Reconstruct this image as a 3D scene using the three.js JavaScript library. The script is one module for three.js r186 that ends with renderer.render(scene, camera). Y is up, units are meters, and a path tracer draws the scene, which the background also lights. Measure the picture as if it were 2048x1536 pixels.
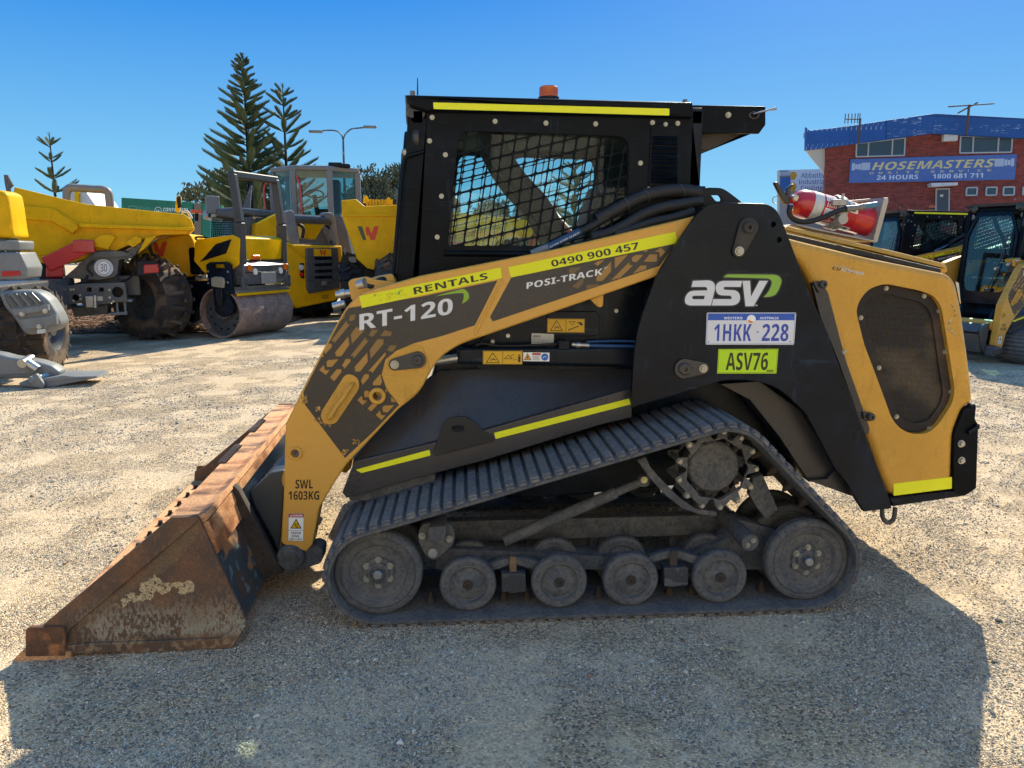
import * as THREE from 'three';
import { mergeGeometries, mergeVertices, toCreasedNormals } from 'three/addons/utils/BufferGeometryUtils.js';
import { RoundedBoxGeometry } from 'three/addons/geometries/RoundedBoxGeometry.js';
import { Brush, Evaluator, SUBTRACTION } from 'three-bvh-csg';

// ---------- camera, sky, sun, exposure ----------
const scene = new THREE.Scene();
const camera = new THREE.PerspectiveCamera(54.23, 4 / 3, 0.05, 900);
camera.position.set(0, 1.55, 0);
camera.rotation.x = -Math.atan(268 / 1500);
const renderer = new THREE.WebGLRenderer({ antialias: true });
renderer.setSize(1024, 768);
renderer.toneMapping = THREE.LinearToneMapping;
renderer.toneMappingExposure = 1.88;
renderer.shadowMap.enabled = true;
const SUN = new THREE.Vector3(0.319, 0.637, -0.70).normalize();
const sun = new THREE.DirectionalLight(new THREE.Color().setRGB(1, 0.92, 0.71), 4.2);
sun.name = 'sun';
sun.position.copy(SUN).multiplyScalar(60);
sun.castShadow = true;
sun.shadow.mapSize.set(4096, 4096);
Object.assign(sun.shadow.camera, { left: -25, right: 25, top: 25, bottom: -25, near: 1, far: 140 });
scene.add(sun, sun.target);
{ // clear sky: pale at the horizon, deep blue above, lifted paler toward the zenith as fill, a broad bright haze round the sun
  const W = 1024, H = 512, d = new Float32Array(W * H * 4), mix = (a, b, t) => a + (b - a) * t;
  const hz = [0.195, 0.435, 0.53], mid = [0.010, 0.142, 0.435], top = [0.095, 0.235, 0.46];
  for (let j = 0; j < H; j++) for (let i = 0; i < W; i++) {
    const el = ((j + 0.5) / H - 0.5) * Math.PI, az = ((i + 0.5) / W - 0.5) * 2 * Math.PI;
    const x = Math.cos(el) * Math.cos(az), y = Math.sin(el), z = Math.cos(el) * Math.sin(az);
    const g = Math.acos(Math.min(1, Math.max(-1, x * SUN.x + y * SUN.y + z * SUN.z)));
    const t1 = Math.min(1, Math.pow(Math.max(0, y) / 0.30, 0.75)), t2 = Math.min(1, Math.max(0, (y - 0.3) / 0.7));
    const halo = 9 * Math.exp(-g / 0.07) + 0.05 * Math.exp(-g * g / 0.30), o = (j * W + i) * 4;
    const hc = [1, 0.97, 0.9];
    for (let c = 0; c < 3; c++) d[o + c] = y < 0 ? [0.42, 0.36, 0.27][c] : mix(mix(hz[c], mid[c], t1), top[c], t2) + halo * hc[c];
    d[o + 3] = 1;
  }
  const t = new THREE.DataTexture(d, W, H, THREE.RGBAFormat, THREE.FloatType);
  t.mapping = THREE.EquirectangularReflectionMapping; t.magFilter = THREE.LinearFilter; t.needsUpdate = true;
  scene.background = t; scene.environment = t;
}

// ---------- helpers ----------
const V3 = (x, y, z) => new THREE.Vector3(x, y, z), V2 = (x, y) => new THREE.Vector2(x, y), D = Math.PI / 180;
function rng(s) { return () => { s = (s + 0x6d2b79f5) | 0; let t = Math.imul(s ^ (s >>> 15), 1 | s); t = (t + Math.imul(t ^ (t >>> 7), 61 | t)) ^ t; return ((t ^ (t >>> 14)) >>> 0) / 4294967296; }; }
function hash(x, y, s) { let h = Math.imul(x, 374761393) ^ Math.imul(y, 668265263) ^ Math.imul(s, 974634777); h = Math.imul(h ^ (h >>> 13), 1274126177); h ^= h >>> 16; return (h >>> 0) / 4294967296; }
function vn(x, y, s = 1, per = 0) {   // value noise, repeating every "per" cells when per is set
  const ix = Math.floor(x), iy = Math.floor(y); let fx = x - ix, fy = y - iy; fx = fx * fx * (3 - 2 * fx); fy = fy * fy * (3 - 2 * fy);
  const m = per ? (v) => ((v % per) + per) % per : (v) => v;
  const a = hash(m(ix), m(iy), s), b = hash(m(ix + 1), m(iy), s), c = hash(m(ix), m(iy + 1), s), d = hash(m(ix + 1), m(iy + 1), s);
  return a + (b - a) * fx + (c - a) * fy + (a - b - c + d) * fx * fy;
}
function fbm(x, y, oct = 4, s = 1, per = 0) { let v = 0, a = 0.5, n = 0; for (let i = 0; i < oct; i++) { v += a * vn(x, y, s + i * 17, per); n += a; x *= 2; y *= 2; per *= 2; a *= 0.5; } return v / n; }
const sst = (a, b, x) => { const t = Math.min(1, Math.max(0, (x - a) / (b - a))); return t * t * (3 - 2 * t); };
const lerp3 = (a, b, t) => [a[0] + (b[0] - a[0]) * t, a[1] + (b[1] - a[1]) * t, a[2] + (b[2] - a[2]) * t];
function tex(n, fn, srgb = true, m = n) {   // computed texture; fn(u, v) gives 0..255 values
  const d = new Uint8Array(n * m * 4);
  for (let j = 0; j < m; j++) for (let i = 0; i < n; i++) { const c = fn((i + 0.5) / n, (j + 0.5) / m), o = (j * n + i) * 4; d[o] = c[0]; d[o + 1] = c[1]; d[o + 2] = c[2]; d[o + 3] = c[3] ?? 255; }
  const t = new THREE.DataTexture(d, n, m); t.wrapS = t.wrapT = THREE.RepeatWrapping; t.magFilter = THREE.LinearFilter; t.minFilter = THREE.LinearMipmapLinearFilter; t.generateMipmaps = true;
  if (srgb) t.colorSpace = THREE.SRGBColorSpace; t.needsUpdate = true; return t;
}
function canvas(w, h, draw) {
  const c = document.createElement('canvas'); c.width = w; c.height = h; draw(c.getContext('2d'), w, h);
  const t = new THREE.CanvasTexture(c); t.colorSpace = THREE.SRGBColorSpace; t.anisotropy = 8; return t;
}
const rep = (t, k, k2 = k) => { const c = t.clone(); c.repeat.set(k, k2); c.needsUpdate = true; return c; };
const lin = (r, g, b) => new THREE.Color().setRGB(r, g, b);
const std = (color, roughness = 0.6, o = {}) => new THREE.MeshPhysicalMaterial({ color: Array.isArray(color) ? lin(...color) : color, roughness, ...o });

// geometry
function clean(g) { g = g.index ? g.toNonIndexed() : g; for (const k of Object.keys(g.attributes)) if (!['position', 'normal', 'uv'].includes(k)) g.deleteAttribute(k); if (!g.attributes.uv) g.setAttribute('uv', new THREE.BufferAttribute(new Float32Array(g.attributes.position.count * 2), 2)); g.clearGroups(); return g; }
function merge(list) { const l = (Array.isArray(list) ? list.flat(3) : [list]).map(clean); return l.length === 1 ? l[0] : mergeGeometries(l); }
function flatCaps(g) {   // keep the big flat faces of a bevelled plate truly flat
  const p = g.attributes.position, n = g.attributes.normal, a = V3(), b = V3(), c = V3();
  for (let i = 0; i < p.count; i += 3) { a.fromBufferAttribute(p, i); b.fromBufferAttribute(p, i + 1).sub(a); c.fromBufferAttribute(p, i + 2).sub(a); b.cross(c); const l = b.length(); if (l > 0 && Math.abs(b.z) > 0.9995 * l) for (let k = 0; k < 3; k++) n.setXYZ(i + k, 0, 0, Math.sign(b.z)); }
  return g;
}
function boxUV(g) {   // uv in metres, projected along the face's main axis
  const p = g.attributes.position, u = g.attributes.uv, a = V3(), b = V3(), c = V3(), n = V3();
  for (let i = 0; i < p.count; i += 3) {
    a.fromBufferAttribute(p, i); b.fromBufferAttribute(p, i + 1); c.fromBufferAttribute(p, i + 2);
    n.copy(b).sub(a).cross(c.clone().sub(a)); const ax = Math.abs(n.x), ay = Math.abs(n.y), az = Math.abs(n.z);
    [a, b, c].forEach((q, k) => ax > ay && ax > az ? u.setXY(i + k, q.z, q.y) : ay > az ? u.setXY(i + k, q.x, q.z) : u.setXY(i + k, q.x, q.y));
  }
  return g;
}
function shape(pts, r = 0, holes = []) {   // polygon with rounded corners; a corner may carry its own radius as third number
  const S = new THREE.Shape(), n = pts.length;
  for (let i = 0; i < n; i++) {
    const p = pts[i], a = pts[(i + n - 1) % n], b = pts[(i + 1) % n], da = Math.hypot(a[0] - p[0], a[1] - p[1]), db = Math.hypot(b[0] - p[0], b[1] - p[1]);
    const k = Math.min(p[2] ?? r, da * 0.49, db * 0.49);
    if (k < 1e-4) { i ? S.lineTo(p[0], p[1]) : S.moveTo(p[0], p[1]); continue; }
    const s = [p[0] + (a[0] - p[0]) * k / da, p[1] + (a[1] - p[1]) * k / da], e = [p[0] + (b[0] - p[0]) * k / db, p[1] + (b[1] - p[1]) * k / db];
    i ? S.lineTo(...s) : S.moveTo(...s); S.quadraticCurveTo(p[0], p[1], ...e);
  }
  S.closePath();
  for (const h of holes) S.holes.push(h instanceof THREE.Path ? h : h.length === 3 && !Array.isArray(h[0]) ? new THREE.Path().absarc(h[0], h[1], h[2], 0, Math.PI * 2) : shape(h, h.r ?? r));
  return S;
}
function ext(pts, z0, z1, o = {}) {   // a plate or block with the outline pts between z0 and z1
  const b = o.b ?? Math.min(0.004, (z1 - z0) * 0.3), S = pts instanceof THREE.Shape ? pts : shape(pts, o.r ?? 0, o.holes);
  const g = new THREE.ExtrudeGeometry(S, { depth: Math.max(1e-4, z1 - z0 - 2 * b), bevelEnabled: b > 0, bevelThickness: b, bevelSize: b, bevelOffset: -b, bevelSegments: o.seg ?? 2, curveSegments: o.cs ?? 6 });
  g.translate(0, 0, z0 + b); return flatCaps(toCreasedNormals(clean(g), 0.6));
}
const box = (x, y, z, sx, sy, sz, b = 0.004) => { const g = b ? new RoundedBoxGeometry(sx, sy, sz, 2, Math.min(b, sx * 0.45, sy * 0.45, sz * 0.45)) : new THREE.BoxGeometry(sx, sy, sz); return g.translate(x, y, z); };
function bar(a, b, w, h, bev = 0.004) {   // square bar between two points
  const A = V3(...a), B = V3(...b), d = B.clone().sub(A), g = box(0, 0, 0, w, d.length(), h, bev);
  const q = new THREE.Quaternion().setFromUnitVectors(V3(0, 1, 0), d.clone().normalize()); g.applyQuaternion(q); return g.translate(...A.add(B).multiplyScalar(0.5).toArray());
}
function cyl(a, b, r, r2 = r, seg = 24) {
  const A = V3(...a), B = V3(...b), d = B.clone().sub(A), g = new THREE.CylinderGeometry(r2, r, d.length(), seg);
  g.applyQuaternion(new THREE.Quaternion().setFromUnitVectors(V3(0, 1, 0), d.clone().normalize())); return g.translate(...A.add(B).multiplyScalar(0.5).toArray());
}
const tube = (pts, r, seg = 10, n = pts.length * 8) => new THREE.TubeGeometry(new THREE.CatmullRomCurve3(pts.map((p) => V3(...p)), false, 'centripetal'), n, r, seg);
const lathe = (prof, seg = 36) => toCreasedNormals(clean(new THREE.LatheGeometry(prof.map((p) => V2(p[0], p[1])), seg).rotateX(Math.PI / 2)), 0.5);   // [radius, z], turned about z
function sweep(path, sec) {   // closed path of [x, y, nx, ny]; sec: closed list of [offset, z]
  const P = [], N = path.length, M = sec.length, q = (i, j) => { const p = path[i % N], s = sec[j % M]; return [p[0] + p[2] * s[0], p[1] + p[3] * s[0], s[1]]; };
  for (let i = 0; i < N; i++) for (let j = 0; j < M; j++) P.push(...q(i, j), ...q(i + 1, j), ...q(i + 1, j + 1), ...q(i, j), ...q(i + 1, j + 1), ...q(i, j + 1));
  const g = new THREE.BufferGeometry(); g.setAttribute('position', new THREE.Float32BufferAttribute(P, 3)); g.computeVertexNormals(); return toCreasedNormals(clean(g), 0.7);
}
function loft(rows, closed = false) {   // grid of points
  const P = [], n = rows[0].length; for (let i = 0; i < rows.length - 1; i++) for (let j = 0; j < n - (closed ? 0 : 1); j++) { const a = rows[i][j], b = rows[i][(j + 1) % n], c = rows[i + 1][(j + 1) % n], d = rows[i + 1][j]; P.push(...a, ...b, ...c, ...a, ...c, ...d); }
  const g = new THREE.BufferGeometry(); g.setAttribute('position', new THREE.Float32BufferAttribute(P, 3)); g.computeVertexNormals(); return toCreasedNormals(clean(g), 0.6);
}
const solid = (quad, dz) => { const q = quad.map((p) => [...p]), w = quad.map((p) => [p[0] + dz[0], p[1] + dz[1], p[2] + dz[2]]); return [loft([q, w], true), loft([[q[0], q[1]], [q[3], q[2]]]), loft([[w[1], w[0]], [w[2], w[3]]])]; };   // slab from a quad
// objects
const taken = {};
function numbered(n) { taken[n] = (taken[n] ?? -1) + 1; return taken[n] ? n + '_' + String(taken[n]).padStart(3, '0') : n; }
function part(name, geos, m, parent, o = {}) {
  let g = merge(geos); if (!o.uv) boxUV(g);
  const x = new THREE.Mesh(g, m); x.name = name; (parent ?? scene).add(x); if (o.label) x.userData.label = o.label; if (o.kind) x.userData.kind = o.kind; return x;
}
const put = (name, g, m, parent, x, y, z, rz = 0) => { const o = new THREE.Mesh(g, m); o.name = name; o.position.set(x, y, z); o.rotation.z = rz; parent.add(o); return o; };
const ready = (geos) => boxUV(merge(geos));
function group(name, parent, pos, ry = 0) { const g = new THREE.Group(); g.name = name; if (pos) g.position.set(...pos); g.rotation.y = ry; (parent ?? scene).add(g); return g; }
function thing(name, label, category, ox, oz, yaw, grp) { const g = group(numbered(name), scene, [ox, 0, oz], yaw * D); g.userData = { label, category }; if (grp) g.userData.group = grp; return g; }
function tag(o, label, category, grp) { o.name = numbered(o.name); Object.assign(o.userData, { label, category }); if (grp) o.userData.group = grp; return o; }
function quad(q, z, n = 1) {   // flat sticker, corners top-left, top-right, bottom-right, bottom-left as [x, y]
  const P = [], U = [], at = (u, v) => [0, 1].map((k) => (q[0][k] * (1 - u) + q[1][k] * u) * (1 - v) + (q[3][k] * (1 - u) + q[2][k] * u) * v);
  for (let i = 0; i < n; i++) for (let j = 0; j < n; j++) for (const [a, b] of [[0, 1], [1, 1], [1, 0], [0, 1], [1, 0], [0, 0]]) { const u = (i + a) / n, v = (j + b) / n; P.push(...at(u, v), z); U.push(u, 1 - v); }
  const g = new THREE.BufferGeometry(); g.setAttribute('position', new THREE.Float32BufferAttribute(P, 3)); g.setAttribute('uv', new THREE.Float32BufferAttribute(U, 2)); g.computeVertexNormals(); return g;
}
function sticker(name, q, z, w, h, draw, parent, o = {}) {
  const m = std(0xffffff, o.rough ?? 0.4, { map: canvas(w, h, draw) });
  if (o.cut) { m.alphaTest = 0.5; m.transparent = false; }
  return part(name, quad(q, z, 4), m, parent, { uv: 1, ...o });
}
// print: text fitted between bottom-left, bottom-right and top-left points of the canvas
function txt(c, s, bl, br, tl, fill, font = 'bold 100px sans-serif') {
  c.save(); c.font = font; c.textBaseline = 'alphabetic'; c.textAlign = 'left';
  const w = c.measureText(s).width, cap = 71.5;
  c.transform((br[0] - bl[0]) / w, (br[1] - bl[1]) / w, (bl[0] - tl[0]) / cap, (bl[1] - tl[1]) / cap, bl[0], bl[1]);
  c.fillStyle = fill; c.fillText(s, 0, 0); c.restore();
}
const ttx = (c, s, x, y, w, h, fill, font) => txt(c, s, [x, y + h], [x + w, y + h], [x, y], fill, font);
const poly = (c, pts, fill, stroke, lw) => { c.beginPath(); pts.forEach((p, i) => (i ? c.lineTo(p[0], p[1]) : c.moveTo(p[0], p[1]))); c.closePath(); if (fill) { c.fillStyle = fill; c.fill(); } if (stroke) { c.strokeStyle = stroke; c.lineWidth = lw ?? 2; c.stroke(); } };

// ---------- materials ----------
const T = {};
T.grime = tex(512, (u, v) => { const a = fbm(u * 6, v * 6, 5, 3, 6), b = vn(u * 150, v * 150, 9, 150), s = fbm(u * 40, v * 8, 3, 21, 8); let k = 238 + 30 * (a - 0.5) + 14 * (b - 0.5); if (b > 0.965) k -= 22; if (s > 0.74) k -= 10; return [k, k - 1, k - 3]; });
T.rough = tex(256, (u, v) => { const k = 150 + 110 * (fbm(u * 8, v * 8, 5, 33, 8) - 0.5) + 30 * (vn(u * 90, v * 90, 5, 90) - 0.5); return [k, k, k]; }, false);
T.dust = tex(512, (u, v) => { const a = fbm(u * 5, v * 5, 6, 43, 5), b = vn(u * 128, v * 128, 19, 128), k = sst(0.42, 0.7, a); const c = lerp3([128, 131, 140], [236, 224, 204], k * 0.7 + 0.3 * b * k); return c; });
T.soil = tex(512, (u, v) => { const a = fbm(u * 9, v * 9, 5, 243, 9), b = fbm(u * 44, v * 44, 3, 249, 44), g = vn(u * 200, v * 200, 251, 200), k = sst(0.3, 0.75, a * 0.55 + b * 0.45); const c = lerp3([168, 168, 172], [226, 218, 206], k), q = 0.9 + 0.16 * g - (b < 0.3 ? 0.1 : 0); return [c[0] * q, c[1] * q, c[2] * q]; });
T.scuff = tex(512, (u, v) => { const a = fbm(u * 4, v * 16, 5, 53, 4), b = fbm(u * 60, v * 60, 2, 59, 60); const k = 120 + 60 * (fbm(u * 4, v * 4, 4, 61, 4) - 0.5) + (a > 0.66 ? 60 : 0) + (b > 0.78 ? 50 : 0); return [k, k, k + 3]; });
T.bump = tex(256, (u, v) => { const k = 128 + 90 * (fbm(u * 24, v * 24, 4, 71, 24) - 0.5); return [k, k, k]; }, false);
T.comb = tex(128, (u, v) => { const a = Math.sin((u + v) * Math.PI * 16) * Math.sin((u - v) * Math.PI * 16), k = 238 + 14 * a; return [k, k, k]; });
T.scratch = tex(1024, (u, v) => { const a = fbm(u * 5, v * 5, 5, 171, 5), d = fbm(u * 30, v * 30, 3, 173, 30), sc = Math.max(fbm(u * 8 + v * 3, v * 90, 3, 175), fbm(u * 110, v * 9 + u * 4, 3, 177)); let k = 96 + 70 * sst(0.4, 0.75, a) * d; if (sc > 0.795) k += 60; if (vn(u * 260, v * 260, 179, 260) > 0.985) k += 70; return [k, k, k * 1.02]; });
const rustTex = (seed, light) => tex(512, (u, v) => {
  const a = fbm(u * 5, v * 5, 6, seed, 5), b = fbm(u * 22, v * 22, 4, seed + 40, 22), f = vn(u * 180, v * 180, seed + 70, 180);
  let c = lerp3([92, 64, 48], [150, 94, 54], sst(0.3, 0.7, a)); c = lerp3(c, [190, 124, 72], sst(0.55, 0.8, b) * 0.7);
  if (light) c = lerp3(c, [216, 160, 112], sst(0.35, 0.62, fbm(u * 4, v * 12, 5, seed + 9, 4)) * 0.85);
  const k = 0.86 + 0.28 * f; return [c[0] * k, c[1] * k, c[2] * k];
});
const M = {
  gold: std([0.72, 0.39, 0.065], 0.45, { map: T.grime, roughnessMap: T.rough, specularIntensity: 0.6 }),
  black: std([0.030, 0.056, 0.10], 0.5, { map: rep(T.scratch, 0.7), roughnessMap: rep(T.rough, 1), specularIntensity: 0.4 }),  // plain black paint; the blue of the mirrored sky is put into its colour
  blackGloss: std([0.022, 0.036, 0.058], 0.38, { map: rep(T.scratch, 0.9), specularIntensity: 0.22 }),  // black too, with the same sky blue tinted into the colour
  plastic: std([0.045, 0.044, 0.048], 0.55, { map: T.grime, roughnessMap: T.rough, bumpMap: rep(T.bump, 3), bumpScale: 0.0008 }),
  rubber: std([0.175, 0.182, 0.2], 0.85, { map: rep(T.soil, 2), bumpMap: rep(T.bump, 2), bumpScale: 0.003 }),
  lug: std([0.27, 0.265, 0.268], 0.75, { map: rep(T.soil, 3), bumpMap: rep(T.bump, 4), bumpScale: 0.005 }),
  under: std([0.18, 0.19, 0.21], 0.8, { map: rep(T.soil, 2), bumpMap: rep(T.bump, 2), bumpScale: 0.002 }),
  lugBrown: std([0.26, 0.18, 0.125], 0.85, { map: T.dust }),
  steel: std([0.55, 0.55, 0.54], 0.38, { metalness: 0.85, map: T.grime }),
  zinc: std([0.46, 0.45, 0.40], 0.4, { metalness: 0.7, map: T.grime }),
  tape: std([1.0, 1.0, 0.01], 0.45, { map: rep(T.comb, 12), sheen: 0 }),
  rust: std(0xffffff, 0.82, { map: rustTex(101), bumpMap: rep(T.bump, 2), bumpScale: 0.002 }),
  rustLight: std(0xffffff, 0.75, { map: rustTex(201, true), bumpMap: rep(T.bump, 2), bumpScale: 0.002 }),
  glass: std([0.93, 0.97, 0.96], 0.02, { transmission: 1, ior: 1.45, specularIntensity: 0.35 }),
  glassTint: std([0.72, 0.87, 0.88], 0.02, { transmission: 1, ior: 1.5, specularIntensity: 1 }),
  glassGreen: std([0.42, 0.58, 0.56], 0.02, { transmission: 1, ior: 1.5 }),
  charcoal: std([0.055, 0.057, 0.06], 0.5, { map: T.grime }),
  glassDark: std([0.03, 0.05, 0.055], 0.06, { specularIntensity: 1 }),
  orange: std([0.85, 0.19, 0.01], 0.25, { transmission: 0.35, thickness: 0 }),
  red: std([0.62, 0.02, 0.03], 0.28, { map: T.grime, clearcoat: 0.5, clearcoatRoughness: 0.2 }),
  redLens: std([0.5, 0.02, 0.02], 0.2),
  white: std([0.75, 0.75, 0.73], 0.5, { map: T.grime }),
  yellow: std([0.95, 0.52, 0.002], 0.42, { map: T.grime, specularIntensity: 0.35 }),
  grey: std([0.10, 0.105, 0.11], 0.5, { map: T.grime, roughnessMap: T.rough }),
  greyLight: std([0.23, 0.235, 0.235], 0.5, { map: T.grime }),
  tyre: std([0.035, 0.035, 0.037], 0.9, { map: T.dust }),
  tyreDust: std([0.22, 0.16, 0.115], 0.95, { map: T.dust }),
  hose: std([0.016, 0.016, 0.018], 0.6, { bumpMap: rep(T.bump, 5), bumpScale: 0.006 }),
  galv: std([0.42, 0.42, 0.41], 0.55, { metalness: 0.3, map: T.dust }),
  blueHose: std([0.02, 0.07, 0.2], 0.5),
  drum: std([0.58, 0.40, 0.31], 0.6, { map: T.soil }),
};
const boltGeo = (r, h = r * 0.7) => ready([new THREE.CylinderGeometry(r, r, h * 0.35, 20).rotateX(Math.PI / 2).translate(0, 0, h * 0.17), new THREE.CylinderGeometry(r * 0.68, r * 0.72, h, 6).rotateX(Math.PI / 2).translate(0, 0, h * 0.55)]);
const B12 = boltGeo(0.0108), B10 = boltGeo(0.0095), B16 = boltGeo(0.015, 0.012);
const bolts = (list, z, g, m, parent, name = 'bolt') => list.forEach(([x, y], i) => put(name, g, m, parent, x, y, z, i * 1.3));

// ---------- setting ----------
const rut = (x, z) => { let m = 0; for (const [cx, cz, r] of [[-22, -30, 27.5], [-22, -30, 29.6], [14, -34, 30.0], [14, -34, 32.1], [-3, -40, 33.6], [-3, -40, 35.5]]) { const d = Math.abs(Math.hypot(x - cx, z - cz) - r + 0.25 * (fbm(x * 0.5, z * 0.5, 2, 31) - 0.5)); m = Math.max(m, sst(0.26, 0.1, d)); } return m * sst(0.25, 0.5, fbm(x * 5, z * 5, 3, 37)); };   // wheel marks
const hgt = (x, z) => {   // height of the yard: fine unevenness and the imprint of turning tracks
  let h = 0.012 * (fbm(x * 1.3, z * 1.3, 3, 5) - 0.5) + 0.010 * (fbm(x * 7, z * 7, 3, 15) - 0.5) + 0.006 * (vn(x * 26, z * 26, 25) - 0.5) - 0.008 * rut(x, z);
  const wob = 1.6 * (fbm(x * 0.7, z * 0.7, 3, 77) - 0.5), m = sst(1.4, 2.3, x + wob) * sst(5.8, 3.0, x + wob) * sst(-6.0, -4.4, z + wob) * sst(-1.6, -2.6, z - wob);
  h += m * 0.011 * Math.sin((x * 0.75 + z * 0.66 + 0.06 * fbm(x * 3, z * 3, 2, 8)) * 62) * sst(0.3, 0.6, fbm(x * 2, z * 2, 2, 18));
  const inside = sst(-1.25, -1.0, x) * sst(2.1, 1.8, x) * sst(-5.3, -5.0, z) * sst(-2.55, -2.8, z);
  return h * (1 - 0.6 * inside) - 0.004;
};
{
  const line = (c, fine, w, grow, end) => { const a = [0]; let s = fine; while (a[a.length - 1] < end) { a.push(a[a.length - 1] + s); if (a[a.length - 1] > w) s *= grow; } return [...a.slice(1).reverse().map((v) => c - v), ...a.map((v) => c + v)]; };
  const X = line(0, 0.022, 2.6, 1.045, 420), Z = [...new Set([...line(-3.2, 0.022, 1.7, 1.045, 420)])].sort((a, b) => a - b);
  const nx = X.length, nz = Z.length, P = new Float32Array(nx * nz * 3), U = new Float32Array(nx * nz * 2), C = new Float32Array(nx * nz * 3), I = [];
  for (let j = 0; j < nz; j++) for (let i = 0; i < nx; i++) {
    const x = X[i], z = Z[j], o = j * nx + i; P.set([x, hgt(x, z), z], o * 3); U.set([x / 2.4, z / 2.4], o * 2);
    const a = fbm(x * 0.55, z * 0.8, 5, 91), b = fbm(x * 1.7 + 3, z * 2.3, 4, 97), k = (0.92 + 0.13 * a) * (1 - 0.09 * rut(x, z)), w = sst(0.42, 0.62, b);
    C.set([k * (0.98 + 0.03 * w), k * (0.98 + 0.01 * w), k * (0.99 - 0.03 * w)], o * 3);
    if (i < nx - 1 && j < nz - 1) I.push(o, o + nx, o + 1, o + 1, o + nx, o + nx + 1);
  }
  const g = new THREE.BufferGeometry(); g.setAttribute('position', new THREE.BufferAttribute(P, 3)); g.setAttribute('uv', new THREE.BufferAttribute(U, 2)); g.setAttribute('color', new THREE.BufferAttribute(C, 3)); g.setIndex(I); g.computeVertexNormals();
  // crushed stone in dust: cells of different grey and sandy tones
  const N = 2048, S = 240, pts = new Float32Array(S * S * 3), R = rng(77); for (let k = 0; k < S * S; k++) { pts[k * 3] = R(); pts[k * 3 + 1] = R(); pts[k * 3 + 2] = R(); }
  const hm = new Float32Array(N * N), cellv = new Float32Array(N * N);
  for (let j = 0; j < N; j++) for (let i = 0; i < N; i++) {
    const x = i / N * S, y = j / N * S, cx = Math.floor(x), cy = Math.floor(y); let d1 = 9, d2 = 9, id = 0;
    for (let b = -1; b <= 1; b++) for (let a = -1; a <= 1; a++) { const k = ((cy + b + S) % S) * S + ((cx + a + S) % S), dx = cx + a + pts[k * 3] - x, dy = cy + b + pts[k * 3 + 1] - y, d = dx * dx + dy * dy; if (d < d1) { d2 = d1; d1 = d; id = k; } else if (d < d2) d2 = d; }
    const e = Math.sqrt(d2) - Math.sqrt(d1); hm[j * N + i] = Math.min(1, e * 1.8) * (0.4 + 0.6 * pts[id * 3 + 2]); cellv[j * N + i] = pts[id * 3 + 2];
  }
  const at = (a, u, v) => a[Math.min(N - 1, v * N | 0) * N + Math.min(N - 1, u * N | 0)];
  const stone = [[158, 150, 138], [196, 184, 160], [210, 196, 168], [118, 115, 113], [232, 222, 202], [176, 163, 140]];
  const dustA = new Float32Array(N * N); for (let j = 0; j < N; j++) for (let i = 0; i < N; i++) dustA[j * N + i] = sst(0.4, 0.62, fbm(i / N * 10, j / N * 10, 5, 131, 10));
  const map = tex(N, (u, v) => { const q = at(cellv, u, v), h = at(hm, u, v), dst = at(dustA, u, v); let c = stone[(q * 5.99) | 0]; c = lerp3([182, 168, 143], c, sst(0.02, 0.35, h)); c = lerp3(c, [194, 181, 157], dst * 0.48); return [Math.min(250, c[0] * 1.075), Math.min(248, c[1] * 1.015), Math.min(246, c[2] * 0.965)]; });
  const bm = tex(N, (u, v) => { const k = 255 * at(hm, u, v) * (1 - 0.7 * at(dustA, u, v)); return [k, k, k]; }, false);
  const m = std([1, 1, 1], 0.95, { map, bumpMap: bm, bumpScale: 0.012, vertexColors: true, specularIntensity: 0.3 });
  const o = new THREE.Mesh(g, m); o.name = 'ground'; o.userData.kind = 'structure'; scene.add(o);
}
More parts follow.
